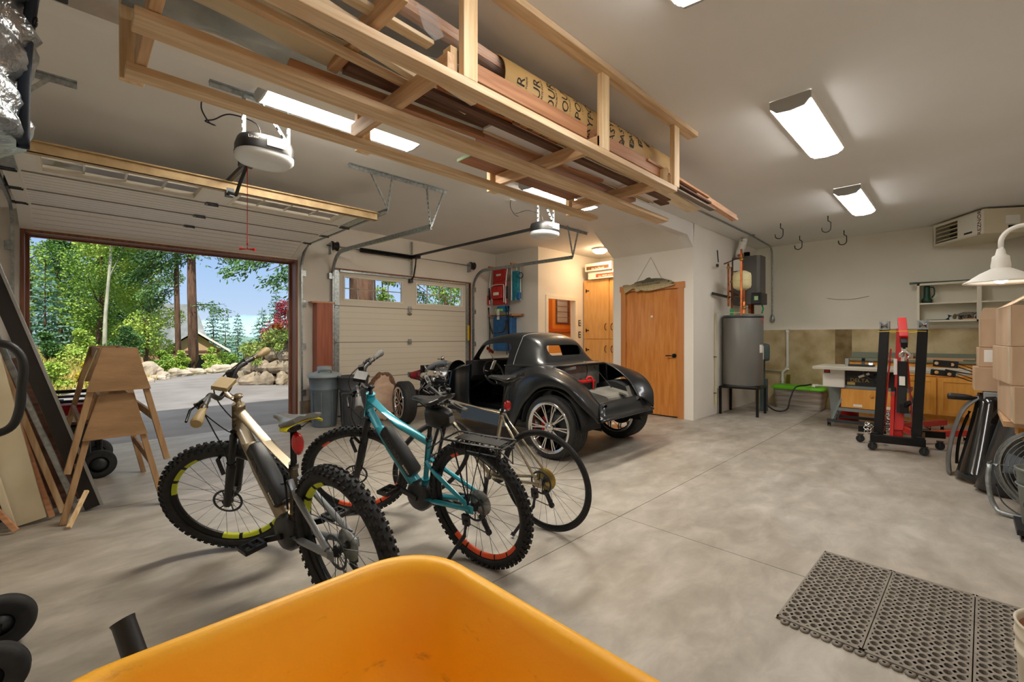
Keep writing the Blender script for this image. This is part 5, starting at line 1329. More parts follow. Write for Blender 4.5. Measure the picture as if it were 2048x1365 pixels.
MB().tube(bez([(8.60, 2.50, 1.86), (8.58, 2.47, 1.78), (8.48, 2.46, 1.70)], 6), .012, 8).build('green_hose', pm('green_hose', '2f9a62', .5), bo, 1)
vp = T('vent_pipe', 'white plastic vent pipe rising from the boiler to the ceiling', 'vent pipe', (8.2, 2.75, 2.62))
MB().tube(bez([(8.46, 2.82, 2.70), (8.46, 2.82, 2.78), (8.46, 2.78, 2.88), (8.46, 2.74, 3.04)], 6), .06, 18).build('pipe', M_wplastic, vp, 1)
MB().tube([(8.46, 2.752, 2.97), (8.46, 2.742, 3.03)], .068, 18).tube([(8.46, 2.82, 2.70), (8.46, 2.82, 2.76)], .068, 18).build('coupling', M_wplastic, vp, 1)
MB().cyl((8.60, 2.74, 2.70), (8.60, 2.74, 2.80), .05).build('exhaust_stub', M_dsteel, vp, 1)
et = T('expansion_tank', 'cream expansion tank hanging in the copper pipework', 'expansion tank', (7.68, 2.52, 2.03))
MB().lathe([(0, 0), (.06, .01), (.125, .05), (.135, .09), (.135, .24), (.125, .28), (.06, .32), (0, .33)], (7.68, 2.52, 2.03), (0, 0, 1), 32).build('shell', pm('cream_tank', 'd9cd9c', .45), et, 1)
MB().torus((7.68, 2.52, 2.19), (0, 0, 1), .136, .003, 32, 6).build('weld_seam', pm('cream_seam', 'c9bc8a', .5), et, 1)
cp = T('copper_pipework', 'copper pipes and valves between the boiler and the water tank', 'pipes', (7.6, 2.7, 1.57))
def pipe(pts, r=.014, m=None): MB().tube(pts, r, 10).build('pipe', m or M_copper, cp, 1)
pipe([(7.45, 2.455, 1.63), (7.45, 2.455, 2.66)], .017); pipe([(7.62, 2.47, 1.66), (7.62, 2.47, 2.03)], .02); pipe([(7.68, 2.52, 2.35), (7.68, 2.52, 2.62), (7.76, 2.60, 2.62)], .02)
pipe([(7.82, 2.78, 2.52), (7.82, 2.78, 1.80)], .016); pipe([(7.92, 2.76, 2.46), (7.92, 2.76, 1.74)], .016); pipe([(7.70, 2.80, 2.50), (7.45, 2.46, 2.54)], .013); pipe([(7.82, 2.78, 1.95), (7.45, 2.47, 1.93)], .013)
pipe([(7.92, 2.76, 2.2), (8.39, 2.70, 2.2)], .014); pipe([(7.82, 2.78, 2.06), (8.39, 2.74, 1.98)], .014)
for p in ((7.82, 2.78, 2.45), (7.92, 2.76, 2.22), (7.82, 2.78, 1.95), (7.45, 2.455, 2.50), (7.62, 2.47, 1.75)):
    MB().ball(p, .03, 10, 7).cyl((p[0], p[1] - .03, p[2]), (p[0], p[1] - .06, p[2]), .006, n=6).build('valve', M_brass, cp, 1)
MB().cbox((7.86, 2.74, 1.70), (.045, .045, .12)).build('drain_valve', pm('green_valve', '2f9a55', .5), cp, 1)
MB().lathe([(0, 0), (.025, 0), (.025, .03), (0, .03)], (7.52, 2.86, 2.46), (0, -1, 0), 14).tube([(7.60, 2.86, 2.52), (7.58, 2.87, 2.72)], .010, 6).build('gauge', M_dsteel, cp, 1)
MB().bar((7.45, 2.90, 2.0), (7.82, 2.80, 1.96), .02, .04).build('strut', M_dsteel, cp, 1)
yl = T('cream_pipe', 'thin cream plastic pipe running over the tank and down the closet wall', 'pipe', (7.55, 2.9, 0.2))
MB().tube([(7.80, 2.50, 1.685), (7.60, 2.90, 1.685), (7.60, 2.90, .15)], .011, 8).build('pipe', pm('cream_cpvc', 'ddd39a', .5), yl, 1)
for z in (.35, .95): MB().box(7.58, 2.89, z, 7.62, 2.93, z + .012).build('clip', M_black, yl, 1)
cd = T('conduit', 'grey electrical conduit along the ceiling and down the back wall', 'conduit', (9.6, 2.62, 1.6))
MB().tube([(4.2, 2.56, 3.025), (8.3, 2.57, 3.025), (9.50, 2.62, 3.02)] + [(9.50 + .17 * math.sin(a), 2.62, 2.85 + .17 * math.cos(a)) for a in (.4, .8, 1.2, PI / 2)] + [(9.67, 2.62, 1.7)], .013, 10).build('tube', M_steel, cd, 1)
MB().lathe([(0, 0), (.03, .01), (.045, .05), (.03, .14), (.015, .16)], (9.665, 2.62, 1.56), (0, 0, 1), 14).build('end_fitting', M_steel, cd, 1)
for x in (5.4, 8.3): MB().box(x - .015, 2.52, 3.02, x + .015, 2.60, 3.039).build('clamp', M_steel, cd, 1)
pv = T('drain_pipe', 'white plastic drain pipe on the concrete foundation wall', 'pipe', (9.6, 2.4, 0.1))
MB().tube([(9.61, 2.35, 1.44), (9.61, 2.35, .72), (9.60, 2.37, .68), (9.60, 2.43, .62), (9.60, 2.43, .16)], .022, 10).tube([(9.6, 2.43, .63), (9.6, 2.84, .66)], .018, 10).build('pipe', M_wplastic, pv, 1)
for z in (1.40, .70, .48): MB().cyl((9.605, 2.35 if z > .6 else 2.43, z - .03), (9.605, 2.35 if z > .6 else 2.43, z + .03), .03, n=12).build('coupling', M_wplastic, pv, 1)
MB().cyl((9.58, 2.33, .30), (9.58, 2.33, .58), .03, n=12).build('brass_trap', M_brass, pv, 1)
gt = one(MB().lathe([(0, 0), (.08, .02), (.09, .06), (.09, .26), (.08, .30), (0, .32)], (8.55, 2.45, .86), (0, 0, 1), 20).cyl((8.55, 2.45, .55), (8.55, 2.45, .88), .02, n=8).box(8.5, 2.4, 0, 8.6, 2.5, .56), 'pump', pm('teal_grey_pump', '4c5c5c', .5), 'small grey green pump behind the water tank', 'pump')
one(MB().tube(bez([(8.45, 2.38, .12), (8.52, 2.25, .03), (8.62, 2.12, .06), (8.68, 2.08, .25), (8.76, 2.02, .43), (8.95, 1.9, .46), (9.05, 1.86, .47)], 6), .012, 8), 'hose', M_black, 'black hose looping from the tank to the green-lidded tote', 'hose')
# tote with a green lid
to = T('storage_tote', 'clear plastic storage tote with bright green lid against the concrete wall', 'storage tote', (9.32, 2.08, 0))
def rr2(x0, x1, y0, y1, r, z): return [(px_, py_, z) for px_, py_ in rrect(x0, x1, y0, y1, r)]
MB().loft([rr2(9.12, 9.52, 1.74, 2.42, .05, 0), rr2(9.08, 9.56, 1.70, 2.46, .06, .36)]).build('bin', pm('frosted_plastic', 'b9b8ab', .35, col2='8b6f60', scale=5, st=(.3, .3, 3), alpha=.85), to, 1)
MB().loft([rr2(9.06, 9.58, 1.68, 2.48, .06, .355), rr2(9.05, 9.59, 1.67, 2.49, .06, .385), rr2(9.07, 9.57, 1.69, 2.47, .06, .41), rr2(9.12, 9.52, 1.74, 2.42, .05, .405)]).build('lid', pm('lime_lid', '6cc51e', .4), to, 1)
one(MB().tube([(9.30, 1.55, .45), (9.20, 1.80, .44), (9.14, 1.84, .44), (9.12, 1.84, .41)], .028, 12), 'pipe_offcut', M_wplastic, 'white plastic pipe elbow lying on the green tote lid', 'pipe')
# ---------------------------------------------------------------- workbench wall
cbn = T('base_cabinet', 'long orange maple base cabinet with drawers along the concrete wall', 'base cabinet', (9.4, .2, 0))
MB().box(9.16, -.78, .10, 9.62, 1.36, .90).box(9.22, -.78, 0, 9.62, 1.36, .10).build('carcass', M_cabw, cbn, 1)
for k in range(4):
    y0 = -.76 + k * .53
    MB().box(9.14, y0, .70, 9.16, y0 + .51, .88).build('drawer_front', M_cabw, cbn, 1, bev=.004)
    d = MB().box(9.14, y0, .13, 9.16, y0 + .51, .68)
    d.box(9.128, y0, .13, 9.14, y0 + .06, .68).box(9.128, y0 + .45, .13, 9.14, y0 + .51, .68).box(9.128, y0 + .06, .13, 9.14, y0 + .45, .19).box(9.128, y0 + .06, .62, 9.14, y0 + .45, .68)
    d.build('door', M_cabw, cbn, 1, bev=.002)
M_count = pm('grey_green_laminate', '7d8472', .4)
one(MB().box(9.10, -.78, .90, 9.64, 1.38, .935).box(9.60, -.78, .935, 9.64, 1.38, 1.03), 'countertop', M_count, 'grey green laminate countertop with backsplash on the orange cabinet', 'countertop', bev=.004)
for k, (y0, y1, z, nm) in enumerate(((.02, .95, .936, 'longer pale lath lying on the counter front edge'), (-.1, .5, .958, 'shorter pale lath lying on top of the longer one'))):
    one(MB().box(9.12, y0, z, 9.17, y1, z + .02), 'lath', M_firy, nm, 'wood strip')
sw_ = T('table_saw', 'white and grey table saw on a splayed steel stand with wooden drawer', 'table saw', (8.0, 1.1, 0))
M_sawg = pm('saw_stand_grey', '7f8a8a', .45, .3); M_cast = pm('cast_table', 'c4bfb0', .4, .3)
MB().box(7.55, .30, .845, 8.30, 1.53, .875).box(7.52, -.05, .83, 7.58, 1.53, .875).box(8.26, -.05, .83, 8.32, 1.45, .87).build('saw_table', M_cast, sw_, 1, bev=.006)
MB().box(7.75, 1.19, .57, 8.2, 1.45, .845).build('side_housing', M_wplastic, sw_, 1, bev=.012)
MB().box(7.80, .55, .60, 8.25, 1.19, .845).build('saw_body', M_black, sw_, 1, bev=.008)
MB().torus((7.795, .85, .84), (1, 0, 0), .14, .018, 24, 6, PI, 2 * PI).lathe([(0, .0), (.09, .0), (.09, .02), (0, .03)], (7.80, .80, .72), (-1, 0, 0), 24).build('blade_guard', M_dsteel, sw_, 1)
text('DELTA', .07, pm('gold_print', 'b59a55', .5), sw_, (7.797, 1.03, .68), RM); MB().box(7.796, 1.08, .615, 7.80, 1.17, .655).build('data_plate', pm('gold_print', 'b59a55', .5), sw_, 1)
MB().cbox((7.79, .98, .755), (.01, .13, .03), (R(-25), 0, 0)).build('white_strip', M_wplastic, sw_, 1)
MB().box(7.735, 1.36, .77, 7.75, 1.43, .82).build('switch', M_black, sw_, 1); MB().box(7.728, 1.37, .78, 7.735, 1.42, .81).build('switch_paddle', M_red, sw_, 1)
for (x0, y0, x1, y1) in ((7.84, 1.17, 7.80, 1.36), (7.84, .58, 7.80, .36), (8.2, 1.17, 8.26, 1.36), (8.2, .58, 8.26, .36)):
    MB().bar((x0, y0, .60), (x1, y1, .06), .05, .03, (0, 1, 0)).build('leg', M_sawg, sw_, 1)
MB().box(7.80, .50, .56, 8.24, 1.24, .60).box(7.80, .44, .235, 7.83, 1.30, .28).box(8.22, .44, .235, 8.25, 1.30, .28).build('stand_rails', M_sawg, sw_, 1)
dw = MB().box(7.80, .52, .29, 8.15, 1.24, .555).build('drawer', M_cabw, sw_, 1, bev=.004)
MB().ball((7.785, .90, .47), .022, 12, 8).build('knob', M_cabw, dw, 1)
for y in (.68, 1.0): MB().box(7.795, y, .31, 7.80, y + .10, .345).build('label', M_paper, dw, 1)
MB().box(7.76, .32, .07, 7.80, 1.40, .11).box(8.25, .32, .07, 8.29, 1.40, .11).build('mobile_base', M_dsteel, sw_, 1)
for y in (.34, 1.38):
    for x in (7.80, 8.26): MB().cyl((x, y - .015, .035), (x, y + .015, .035), .034, n=16).build('caster', M_rubber, sw_, 1)
MB().prism([(1.28, .57), (1.45, .57), (1.40, .0), (1.37, .0)], 0, 8.12, 8.16).build('rear_leg', M_sawg, sw_, 1)
one(MB().lathe([(0, 0), (.13, 0), (.14, .30), (.145, .31), (.135, .31), (.125, .02), (0, .02)], (8.62, 1.28, 0), (0, 0, 1), 24), 'red_bucket', M_red, 'red plastic bucket behind the table saw legs', 'bucket')
rt_ = T('miter_jig', 'small black miter jig standing on the table saw top', 'jig', (7.9, 1.0, .876))
MB().box(7.80, .88, .876, 7.98, 1.16, .90).cyl((7.9, 1.0, .9), (7.9, 1.0, .99), .02).build('base', M_black, rt_, 1)
MB().box(7.84, 1.16, .876, 7.92, 1.2, .98).build('clamp', M_alu, rt_, 1); MB().cyl((7.9, .92, .9), (7.9, .92, .96), .025).build('knob', M_alu, rt_, 1)
one(MB().cyl((9.30, .52, .936), (9.30, .52, .99), .05).box(9.2, .56, .936, 9.34, .72, 1.02), 'paper_stack', M_kraft, 'small cardboard carton behind the hoist on the counter', 'carton')
# wall shelf
shf = T('wall_shelf', 'white open wall shelf above the concrete, left bay empty but for three items', 'shelf', (9.57, -.15, 1.44))
M_shelf = pm('shelf_cream', 'e2dcc8', .5)
for nm, b_ in (('side_panel', (9.44, .50, 1.52, 9.70, .53, 2.12)), ('divider', (9.44, -.17, 1.52, 9.70, -.12, 2.12)), ('top_board', (9.44, -.78, 2.09, 9.70, .53, 2.12)), ('shelf_board', (9.45, -.78, 1.795, 9.70, .50, 1.815)), ('bottom_board', (9.44, -.78, 1.52, 9.70, .53, 1.545)), ('back_panel', (9.685, -.78, 1.545, 9.70, .50, 2.09)), ('valance', (9.64, -.78, 1.44, 9.66, .53, 1.52))):
    MB().box(*b_).build(nm, M_shelf, shf, 1)
one(MB().lathe([(0, 0), (.062, 0), (.066, .05), (.042, .09), (.036, .25), (.036, .27), (0, .27)], (9.55, .42, 1.815), (0, 0, 1), 24).tube(bez([(9.53, .38, 2.06), (9.52, .34, 2.05), (9.52, .335, 1.95), (9.53, .365, 1.90)], 5), .01, 8), 'lantern', pm('dark_green', '1f4334', .5), 'dark green hand lantern standing on the upper shelf board', 'lantern')
rp = MB(); rnd = random.Random(5)
for k in range(9):
    c0 = Vector((9.53 + rnd.uniform(-.03, .03), .10 - .03 * k + rnd.uniform(-.02, .02), 1.575 + rnd.uniform(0, .03)))
    rp.torus(c0, (rnd.uniform(-.5, .5), 1, rnd.uniform(-.4, .4)), .03, .012, 14, 6)
for k in range(4): rp.tube(bez([(9.5, .12 - .05 * k, 1.60), (9.52, .0 - .04 * k, 1.65), (9.55, -.08, 1.62)], 5), .013, 8)
one(rp, 'rope_bundle', pm('grey_rope', '6b6457', .9, col2='8b8473', scale=60), 'bundle of grey rope on the lower shelf board', 'rope')
one(MB().cyl((9.5, .19, 1.545), (9.5, .16, 1.62), .03).box(9.46, .20, 1.545, 9.60, .42, 1.557), 'blue_clamp', pm('teal_metal', '3c6a78', .5), 'blue green clamp lying left of the rope on the shelf', 'clamp')
one(MB().box(9.46, -.11, 1.545, 9.60, .02, 1.562), 'wood_scrap', M_firy, 'thin wood scrap lying right of the rope on the shelf', 'wood scrap')
for k in range(3): one(MB().cyl((9.48 + .04 * k, .62, 2.138), (9.48 + .04 * k, -.6, 2.138), .016, n=12), 'glass_tube', pm('tube_glass', 'b9cbbf', .2, alpha=.6), 'long pale glass tube lying on top of the white wall shelf', 'glass tube', 'glass tubes on the shelf top')
one(MB().tube(bez([(9.695, 1.75, 1.985), (9.695, 1.6, 1.955), (9.695, 1.45, 1.945), (9.695, 1.3, 1.955), (9.695, 1.15, 1.985)], 6), .005, 6), 'sagging_cord', pm('jute_cord2', '9a8c66', .9), 'thin sagging cord tacked to the back wall', 'cord')
# unit heater
ht = T('unit_heater', 'cream unit heater with black louvres hung from the ceiling near the back wall', 'heater', (8.72, -.18, 2.68), (0, 0, R(34)))
M_heat = pm('heater_cream', 'd8cdb2', .45)
MB().box(0, -.65, 0, .02, 0, .33).box(.02, -.65, 0, .95, -.63, .33).box(.02, -.63, .0, .95, 0, .02).box(.02, -.63, .31, .95, 0, .33).box(.93, -.63, .02, .95, 0, .31).build('cabinet', M_heat, ht)
MB().box(.02, -.012, .02, .46, 0, .31).box(.90, -.012, .02, .95, 0, .31).box(.46, -.012, .29, .90, 0, .31).box(.46, -.012, .02, .90, 0, .035).build('front_panel', pm('heater_white', 'e5e0d2', .45), ht)
MB().box(.46, -.30, .02, .90, -.29, .31).build('burner_box', M_black, ht)
for k in range(4): MB().cbox((.68, -.03, .075 + .062 * k), (.44, .045, .006), (R(-35), 0, 0)).build('louvre', M_heat, ht)
for k in range(4): MB().cyl((.50, -.20, .07 + .065 * k), (.88, -.20, .07 + .065 * k), .022, n=10).build('heat_tube', M_dsteel, ht)
HM = Matrix(((0, 1, 0, 0), (0, 0, 1, 0), (1, 0, 0, 0), (0, 0, 0, 1)))
HM = Matrix(((0, 1, 0, 0), (0, 0, 1, 0), (1, 0, 0, 0), (0, 0, 0, 1)))
text('REZNOR', .085, pm('maroon_print', '5a1f1c', .5), ht, (.075, .002, .165), HM, w=0)
MB().box(.20, 0, .05, .34, .003, .075).build('maker_plate', M_ink, ht)
for (y0, y1, z0, z1) in ((-.40, -.24, .12, .23), (-.60, -.45, .25, .29), (-.60, -.45, .10, .22)): MB().box(-.003, y0, z0, 0, y1, z1).build('data_label', M_paper, ht)
MB().box(-.003, -.37, .06, 0, -.27, .10).build('black_label', M_ink, ht)
for x, y in ((.1, -.55), (.85, -.55), (.1, -.1), (.85, -.1)): MB().cyl((x, y, .33), (x, y, .36), .006, n=6).build('hanger_rod', M_steel, ht)
# ceiling hooks
hk = MB().tube([(0, 0, .04), (0, 0, 0), (.0, .0, -.03)] + [Vector((0, -.035 + .07 * 0, -.06))] + [(0, -.035, -.14)] + [(0, -.035 + .055 * (1 - math.cos(a)), -.14 - .055 * math.sin(a)) for a in [PI * k / 8 for k in range(1, 8)]] + [(0, .075, -.12)], .007, 8)
h0 = hk.build('ceiling_hook', M_black, None, rec=False)
HK = [(7.774, 1.996, 'black storage hook in the ceiling, nearer left of the four'), (8.97, 2.01, 'black storage hook in the ceiling, left and closer to the back wall'), (7.78, 1.391, 'black storage hook in the ceiling, nearer right of the four'), (9.03, 1.396, 'black storage hook in the ceiling, right and closer to the back wall')]
for i, (x, y, lb) in enumerate(HK):
    o = h0 if i == 0 else h0.copy()
    if i: COL.objects.link(o)
    o.location = (x, y, 3.0); tag(o, lb, 'hook', 'ceiling hooks')
# ---------------------------------------------------------------- engine hoist
eh = T('engine_hoist', 'folded red and black engine hoist on casters before the orange cabinets', 'engine hoist', (6.75, .5, 0))
def eb(nm, p, q, w, h, m, up=(0, 0, 1), bev=.004): return MB().bar(p, q, w, h, up).build(nm, m, eh, 1, bev=bev)
eb('base_crossbar', (6.48, .76, .14), (6.56, .30, .14), .075, .085, M_blackm)
eb('base_crossbar', (6.86, .92, .17), (6.90, .66, .17), .06, .075, M_blackm); eb('base_crossbar', (6.98, .44, .17), (7.06, .16, .17), .06, .075, M_blackm)
eb('base_rail', (6.49, .72, .16), (7.0, .80, .16), .07, .07, M_blackm); eb('base_rail', (6.56, .34, .16), (7.1, .36, .16), .07, .07, M_blackm)
eb('folded_leg', (6.62, .70, .16), (6.74, .655, 1.44), .085, .085, M_blackm, (1, 0, 0)); eb('folded_leg', (6.62, .375, .16), (6.62, .32, 1.45), .085, .085, M_blackm, (1, 0, 0))
for x, y, z in ((6.745, .655, 1.42), (6.62, .32, 1.42)):
    MB().cyl((x - .045, y - .03, z), (x - .045, y + .03, z), .042, n=20).build('leg_roller', M_chrome, eh, 1); MB().box(x - .055, y - .045, z - .05, x + .02, y + .045, z + .05).build('roller_bracket', M_steel, eh, 1)
eb('mast', (6.68, .535, .16), (6.78, .515, 1.38), .08, .08, M_red, (1, 0, 0))
eb('boom', (6.86, .515, 1.475), (6.46, .47, 1.26), .075, .09, M_red); eb('boom', (6.50, .475, 1.27), (6.34, .455, 1.20), .055, .06, M_blackm)
MB().prism([(6.62, .24), (6.74, .24), (6.74, .46), (6.66, .46)], 1, .485, .565).build('mast_gusset', M_red, eh, 1, bev=.004)
MB().cyl((6.60, .50, .44), (6.57, .485, 1.02), .042, n=20).build('hydraulic_ram', M_black, eh, 1); MB().cyl((6.57, .485, 1.02), (6.55, .48, 1.24), .016, n=12).build('ram_rod', M_chrome, eh, 1)
MB().cbox((6.555, .49, .80), (.004, .05, .10)).build('ram_label', M_paper, eh, 1); MB().cbox((6.655, .555, .95), (.004, .03, .18)).build('mast_label', M_paper, eh, 1)
MB().cyl((6.60, .585, .16), (6.64, .575, .66), .017, n=10).build('pump_handle', M_red, eh, 1); MB().cyl((6.64, .575, .62), (6.65, .572, .72), .021, n=10).build('handle_grip', M_black, eh, 1)
MB().cbox((6.55, .47, .50), (.09, .07, .10)).bar((6.52, .46, .53), (6.46, .42, .58), .03, .04).build('pump_body', M_blackm, eh, 1)
for (p, q) in (((6.72, .60, 1.15), (6.66, .66, .20)), ((6.72, .46, 1.10), (6.62, .40, .20))): MB().cyl(p, q, .008, n=8).build('brace_rod', M_red, eh, 1)
MB().tube([(6.38, .46, 1.20), (6.37, .46, 1.15)], .012, 8).torus((6.37, .455, 1.09), (1, .2, 0), .04, .014, 18, 8, R(-60), R(210)).cbox((6.37, .46, 1.145), (.03, .04, .03)).build('hook', M_chrome, eh, 1)
chn = MB()
for k in range(14):
    a = k * .7; chn.torus((6.52 - .006 * k + .03 * math.sin(a), .80 - .012 * (k % 5), .20 + .016 * (k % 7)), (math.cos(k * 1.57), math.sin(k * 1.57), .3), .018, .0045, 10, 5)
chn.build('chain', M_chrome, eh, 1); chn = MB()
for k in range(16): chn.torus((6.66 + .02 * math.sin(k), .63 - .01 * (k % 4), .22 + .014 * k), (math.cos(k * 1.57), math.sin(k * 1.57), .3), .018, .0045, 10, 5)
chn.build('chain', M_chrome, eh, 1)
for x, y in ((6.49, .74), (6.56, .31), (6.87, .90), (7.04, .20)):
    MB().cyl((x - .02, y, .045), (x + .02, y, .045), .042, n=18).build('caster_wheel', M_rubber, eh, 1); MB().box(x - .03, y - .03, .09, x + .03, y + .03, .10).box(x - .026, y - .006, .03, x - .022, y + .006, .1).box(x + .022, y - .006, .03, x + .026, y + .006, .1).build('caster_fork', M_dsteel, eh, 1)
one(MB().torus((6.69, .49, 1.345), (.03, .0, 1), .225, .004, 40, 5), 'yellow_cord', pm('yellow_cord', 'e4c51d', .6), 'yellow cord tied around the upright legs of the engine hoist', 'cord')
lv = T('load_leveler', 'black load leveller bar with wire loops hanging behind the hoist', 'load leveller', (6.95, .15, .85))
MB().bar((6.76, .24, 1.0), (6.92, .06, .98), .03, .075).bar((6.76, .26, .90), (6.93, .08, .875), .03, .065).build('plates', M_black, lv, 1, bev=.004)
for (p, q) in (((6.92, .07, 1.0), (7.0, -.07, .935)), ((6.93, .08, .895), (7.0, -.06, .83))):
    p, q = Vector(p), Vector(q); MB().tube([p, q, q + Vector((0, .01, -.03)), p + Vector((0, 0, -.035))], .006, 6, closed=True).build('wire_loop', M_dsteel, lv, 1)
MB().cyl((6.9, .15, .92), (7.2, -.26, .83), .012, n=8).build('crank_rod', M_black, lv, 1)
for y, z in ((.22, 1.0), (.10, .985), (.22, .90), (.12, .88)): MB().cyl((6.78 + (.22 - y) * .9, y, z), (6.75 + (.22 - y) * .9, y, z), .018, n=10).build('bolt', M_chrome, lv, 1)
es = T('engine_stand', 'low red steel engine stand legs on casters behind the hoist', 'engine stand', (7.9, .25, 0))
MB().bar((7.2, .42, .12), (7.75, -.02, .12), .07, .07).build('leg_tube', M_red, es, 1); MB().bar((7.7, .62, .12), (8.5, .2, .12), .07, .07).build('leg_tube', M_red, es, 1); MB().bar((7.2, .42, .12), (7.7, .62, .12), .06, .06).build('cross_tube', M_red, es, 1)
for x, y in ((7.74, 0.0), (8.46, .22), (7.2, .44), (7.72, .60)): MB().cyl((x, y - .015, .042), (x, y + .015, .042), .04, n=14).build('caster', M_rubber, es, 1)
# ---------------------------------------------------------------- workbench with boxes on the right
wb = T('workbench', 'wooden workbench under the cardboard boxes on the right', 'workbench', (5.7, -.5, 0))
MB().box(4.95, -.78, .62, 6.35, -.20, .66).build('top', M_firy, wb, 1)
for x in (5.55, 6.2):
    for y in (-.27, -.70): MB().box(x, y, 0, x + .05, y + .05, .62).build('leg', M_cabw, wb, 1)
MB().box(5.05, -.32, .52, 6.29, -.28, .62).build('apron', M_cabw, wb, 1)
def carton(name, label, c0, ang, L_, W_, H_, z, open_=False, lab=None, group=None, flap=0):
    b = T(name, label, 'cardboard box', (c0[0], c0[1], z), (0, 0, R(ang)), group)
    w = .006
    s = MB()
    if open_:
        s.box(0, 0, 0, L_, W_, w).box(0, 0, 0, L_, w, H_).box(0, W_ - w, 0, L_, W_, H_).box(0, 0, 0, w, W_, H_).box(L_ - w, 0, 0, L_, W_, H_)
    else:
        s.box(0, 0, 0, L_, W_, H_)
    s.build('walls', M_kraft, b, bev=.004)
    return b
# local x runs away from the camera (+x), y towards the right wall (-y): boxes are built with y negative
def cbx(name, label, x, y, ang, L_, W_, H_, z, labels=(), flaps=(), open_=False):
    b = T(name, label, 'cardboard box', (x, y, z), (0, 0, R(ang)))
    w = .006; s = MB()
    if open_: s.box(0, -W_, 0, L_, 0, w).box(0, -w, 0, L_, 0, H_).box(0, -W_, 0, L_, -W_ + w, H_).box(0, -W_, 0, w, 0, H_).box(L_ - w, -W_, 0, L_, 0, H_)
    else: s.box(0, -W_, 0, L_, 0, H_)
    s.build('carton', M_kraft, b, bev=.005)
    MB().box(L_ * .06, -.0, H_ * .02, L_ * .1 + .05, .0012, H_ * .98).box(-.0012, -W_ * .6, H_ * .9, .0, -W_ * .4, H_).build('packing_tape', pm('packing_tape', 'd9c9b0', .2), b)
    for (y0, y1, z0, z1, txt) in labels:
        lb = MB().box(-.002, y0, z0, 0, y1, z1).build('shipping_label', M_paper, b)
        for k, t_ in enumerate(txt): text(t_, .022 if k == 1 else .011, M_ink, lb, (-.003, (y0 + y1) / 2, z1 - .025 - .032 * k), Matrix(((0, 0, -1, 0), (-1, 0, 0, 0), (0, 1, 0, 0), (0, 0, 0, 1))), w=0)
    for (p, q, r_, s_) in flaps: MB().quad(p, q, r_, s_).build('flap', M_kraft, b, solid=.006)
    return b
cbx('cardboard_box', 'worn cardboard box at the bottom of the near stack on the workbench', 4.80, -.245, 3, .92, .45, .27, .665)
cbx('cardboard_box', 'crumpled cardboard box in the middle of the near stack on the workbench', 4.83, -.235, 5, .80, .44, .28, .937, labels=((-.40, -.20, .08, .24, ('SHIP TO', 'SHOP', 'FRAGILE')),) if 0 else ())
cbx('cardboard_box', 'open cardboard box with white label on top of the near stack', 4.85, -.235, 4, .74, .44, .30, 1.219, open_=True, labels=((-.34, -.12, .08, .25, ('::::: ::::', '0211817', '::: ::::: ::')),), flaps=(((0, 0, .30), (.74, 0, .30), (.74, -.20, .44), (0, -.20, .44)),))
cbx('cardboard_box', 'plain cardboard box at the bottom of the far stack', 5.83, -.06, 2, .30, .36, .215, .80)
cbx('cardboard_box', 'small cardboard box with printed shipping label in the far stack', 5.86, -.085, 2, .28, .30, .175, 1.017, labels=((-.22, -.035, .045, .155, ('::: :::: ::: :::', '0211817', 'WIDE BOLL AXX')),))
bx = cbx('cardboard_box', 'tall cardboard carton with upright flaps on top of the far stack', 5.90, -.10, 2, .26, .29, .26, 1.194, flaps=(((.26, 0, .26), (.26, -.29, .26), (.30, -.27, .37), (.30, -.03, .37)),), open_=True)
vz = T('bench_vise', 'grey steel vise block under the far cardboard stack', 'vise', (5.95, -.2, .66))
MB().box(5.82, -.40, .66, 6.15, -.115, .795).build('body', pm('vise_grey', '9aa1a4', .45, .3), vz, 1, bev=.008)
MB().box(5.88, -.38, .795, 6.10, -.14, .799).build('pad', M_black, vz, 1)
tl_ = T('torch_handle', 'black tool with ribbed grip lying beside the grey vise block', 'tool', (5.9, .0, .72))
MB().lathe([(0, 0), (.028, .005), (.03, .03), (.028, .12), (.022, .16), (.014, .17), (.012, .24), (0, .245)], (5.86, .12, .735), (.05, -1, -.03), 18).build('grip', M_black, tl_, 1)
# fenders leaning against the bench
M_gloss = pm('gloss_black_fibreglass', '0d0e10', .16, coat=.6)
def sweep(path, prof, m, nm, label, sol=.006):
    """path of (point, across, out) frames; prof list of (a, b) in across/out"""
    rg_ = [[Vector(p) + Vector(a) * u_ + Vector(o) * v_ for u_, v_ in prof] for p, a, o in path]
    return one(MB().loft(rg_, closed=False, caps=False), nm, m, label, 'car fender', solid=sol)
pf = [(-.14, .0), (-.12, .05), (-.06, .085), (0, .095), (.06, .085), (.12, .05), (.14, .0), (.145, -.05)]
ar = [(5.95, -.10, .76), (5.93, .0, .645), (5.91, .055, .50), (5.90, .095, .32), (5.90, .115, .13), (5.90, .11, .008)]
sweep([(p, (1, 0, 0), n_) for p, n_ in zip([Vector(q) for q in bez(ar, 4)], [Vector((0, .9 - .6 * (1 - k / 20), .3 + .6 * (1 - k / 20))).normalized() for k in range(21)])], [(-.10, -.02), (-.08, .0), (0, .012), (.08, 0), (.10, -.02)], pm('grey_fender_edge', '5a5c5d', .35, col2='6d6c68', scale=6), 'car_fender', 'curved grey black fender seen edge-on, left of the fenders by the bench')
one(MB().tube(bez([(5.93, -.03, .60), (5.92, .03, .38), (5.92, .05, .22), (5.92, .055, .10)], 5), .012, 8), 'fender_brace', M_black, 'black brace inside the leftmost curved fender', 'brace')
ax2 = Vector((-.62, -.55, 0)).normalized(); ot2 = Vector((-.6, .62, .25)).normalized()
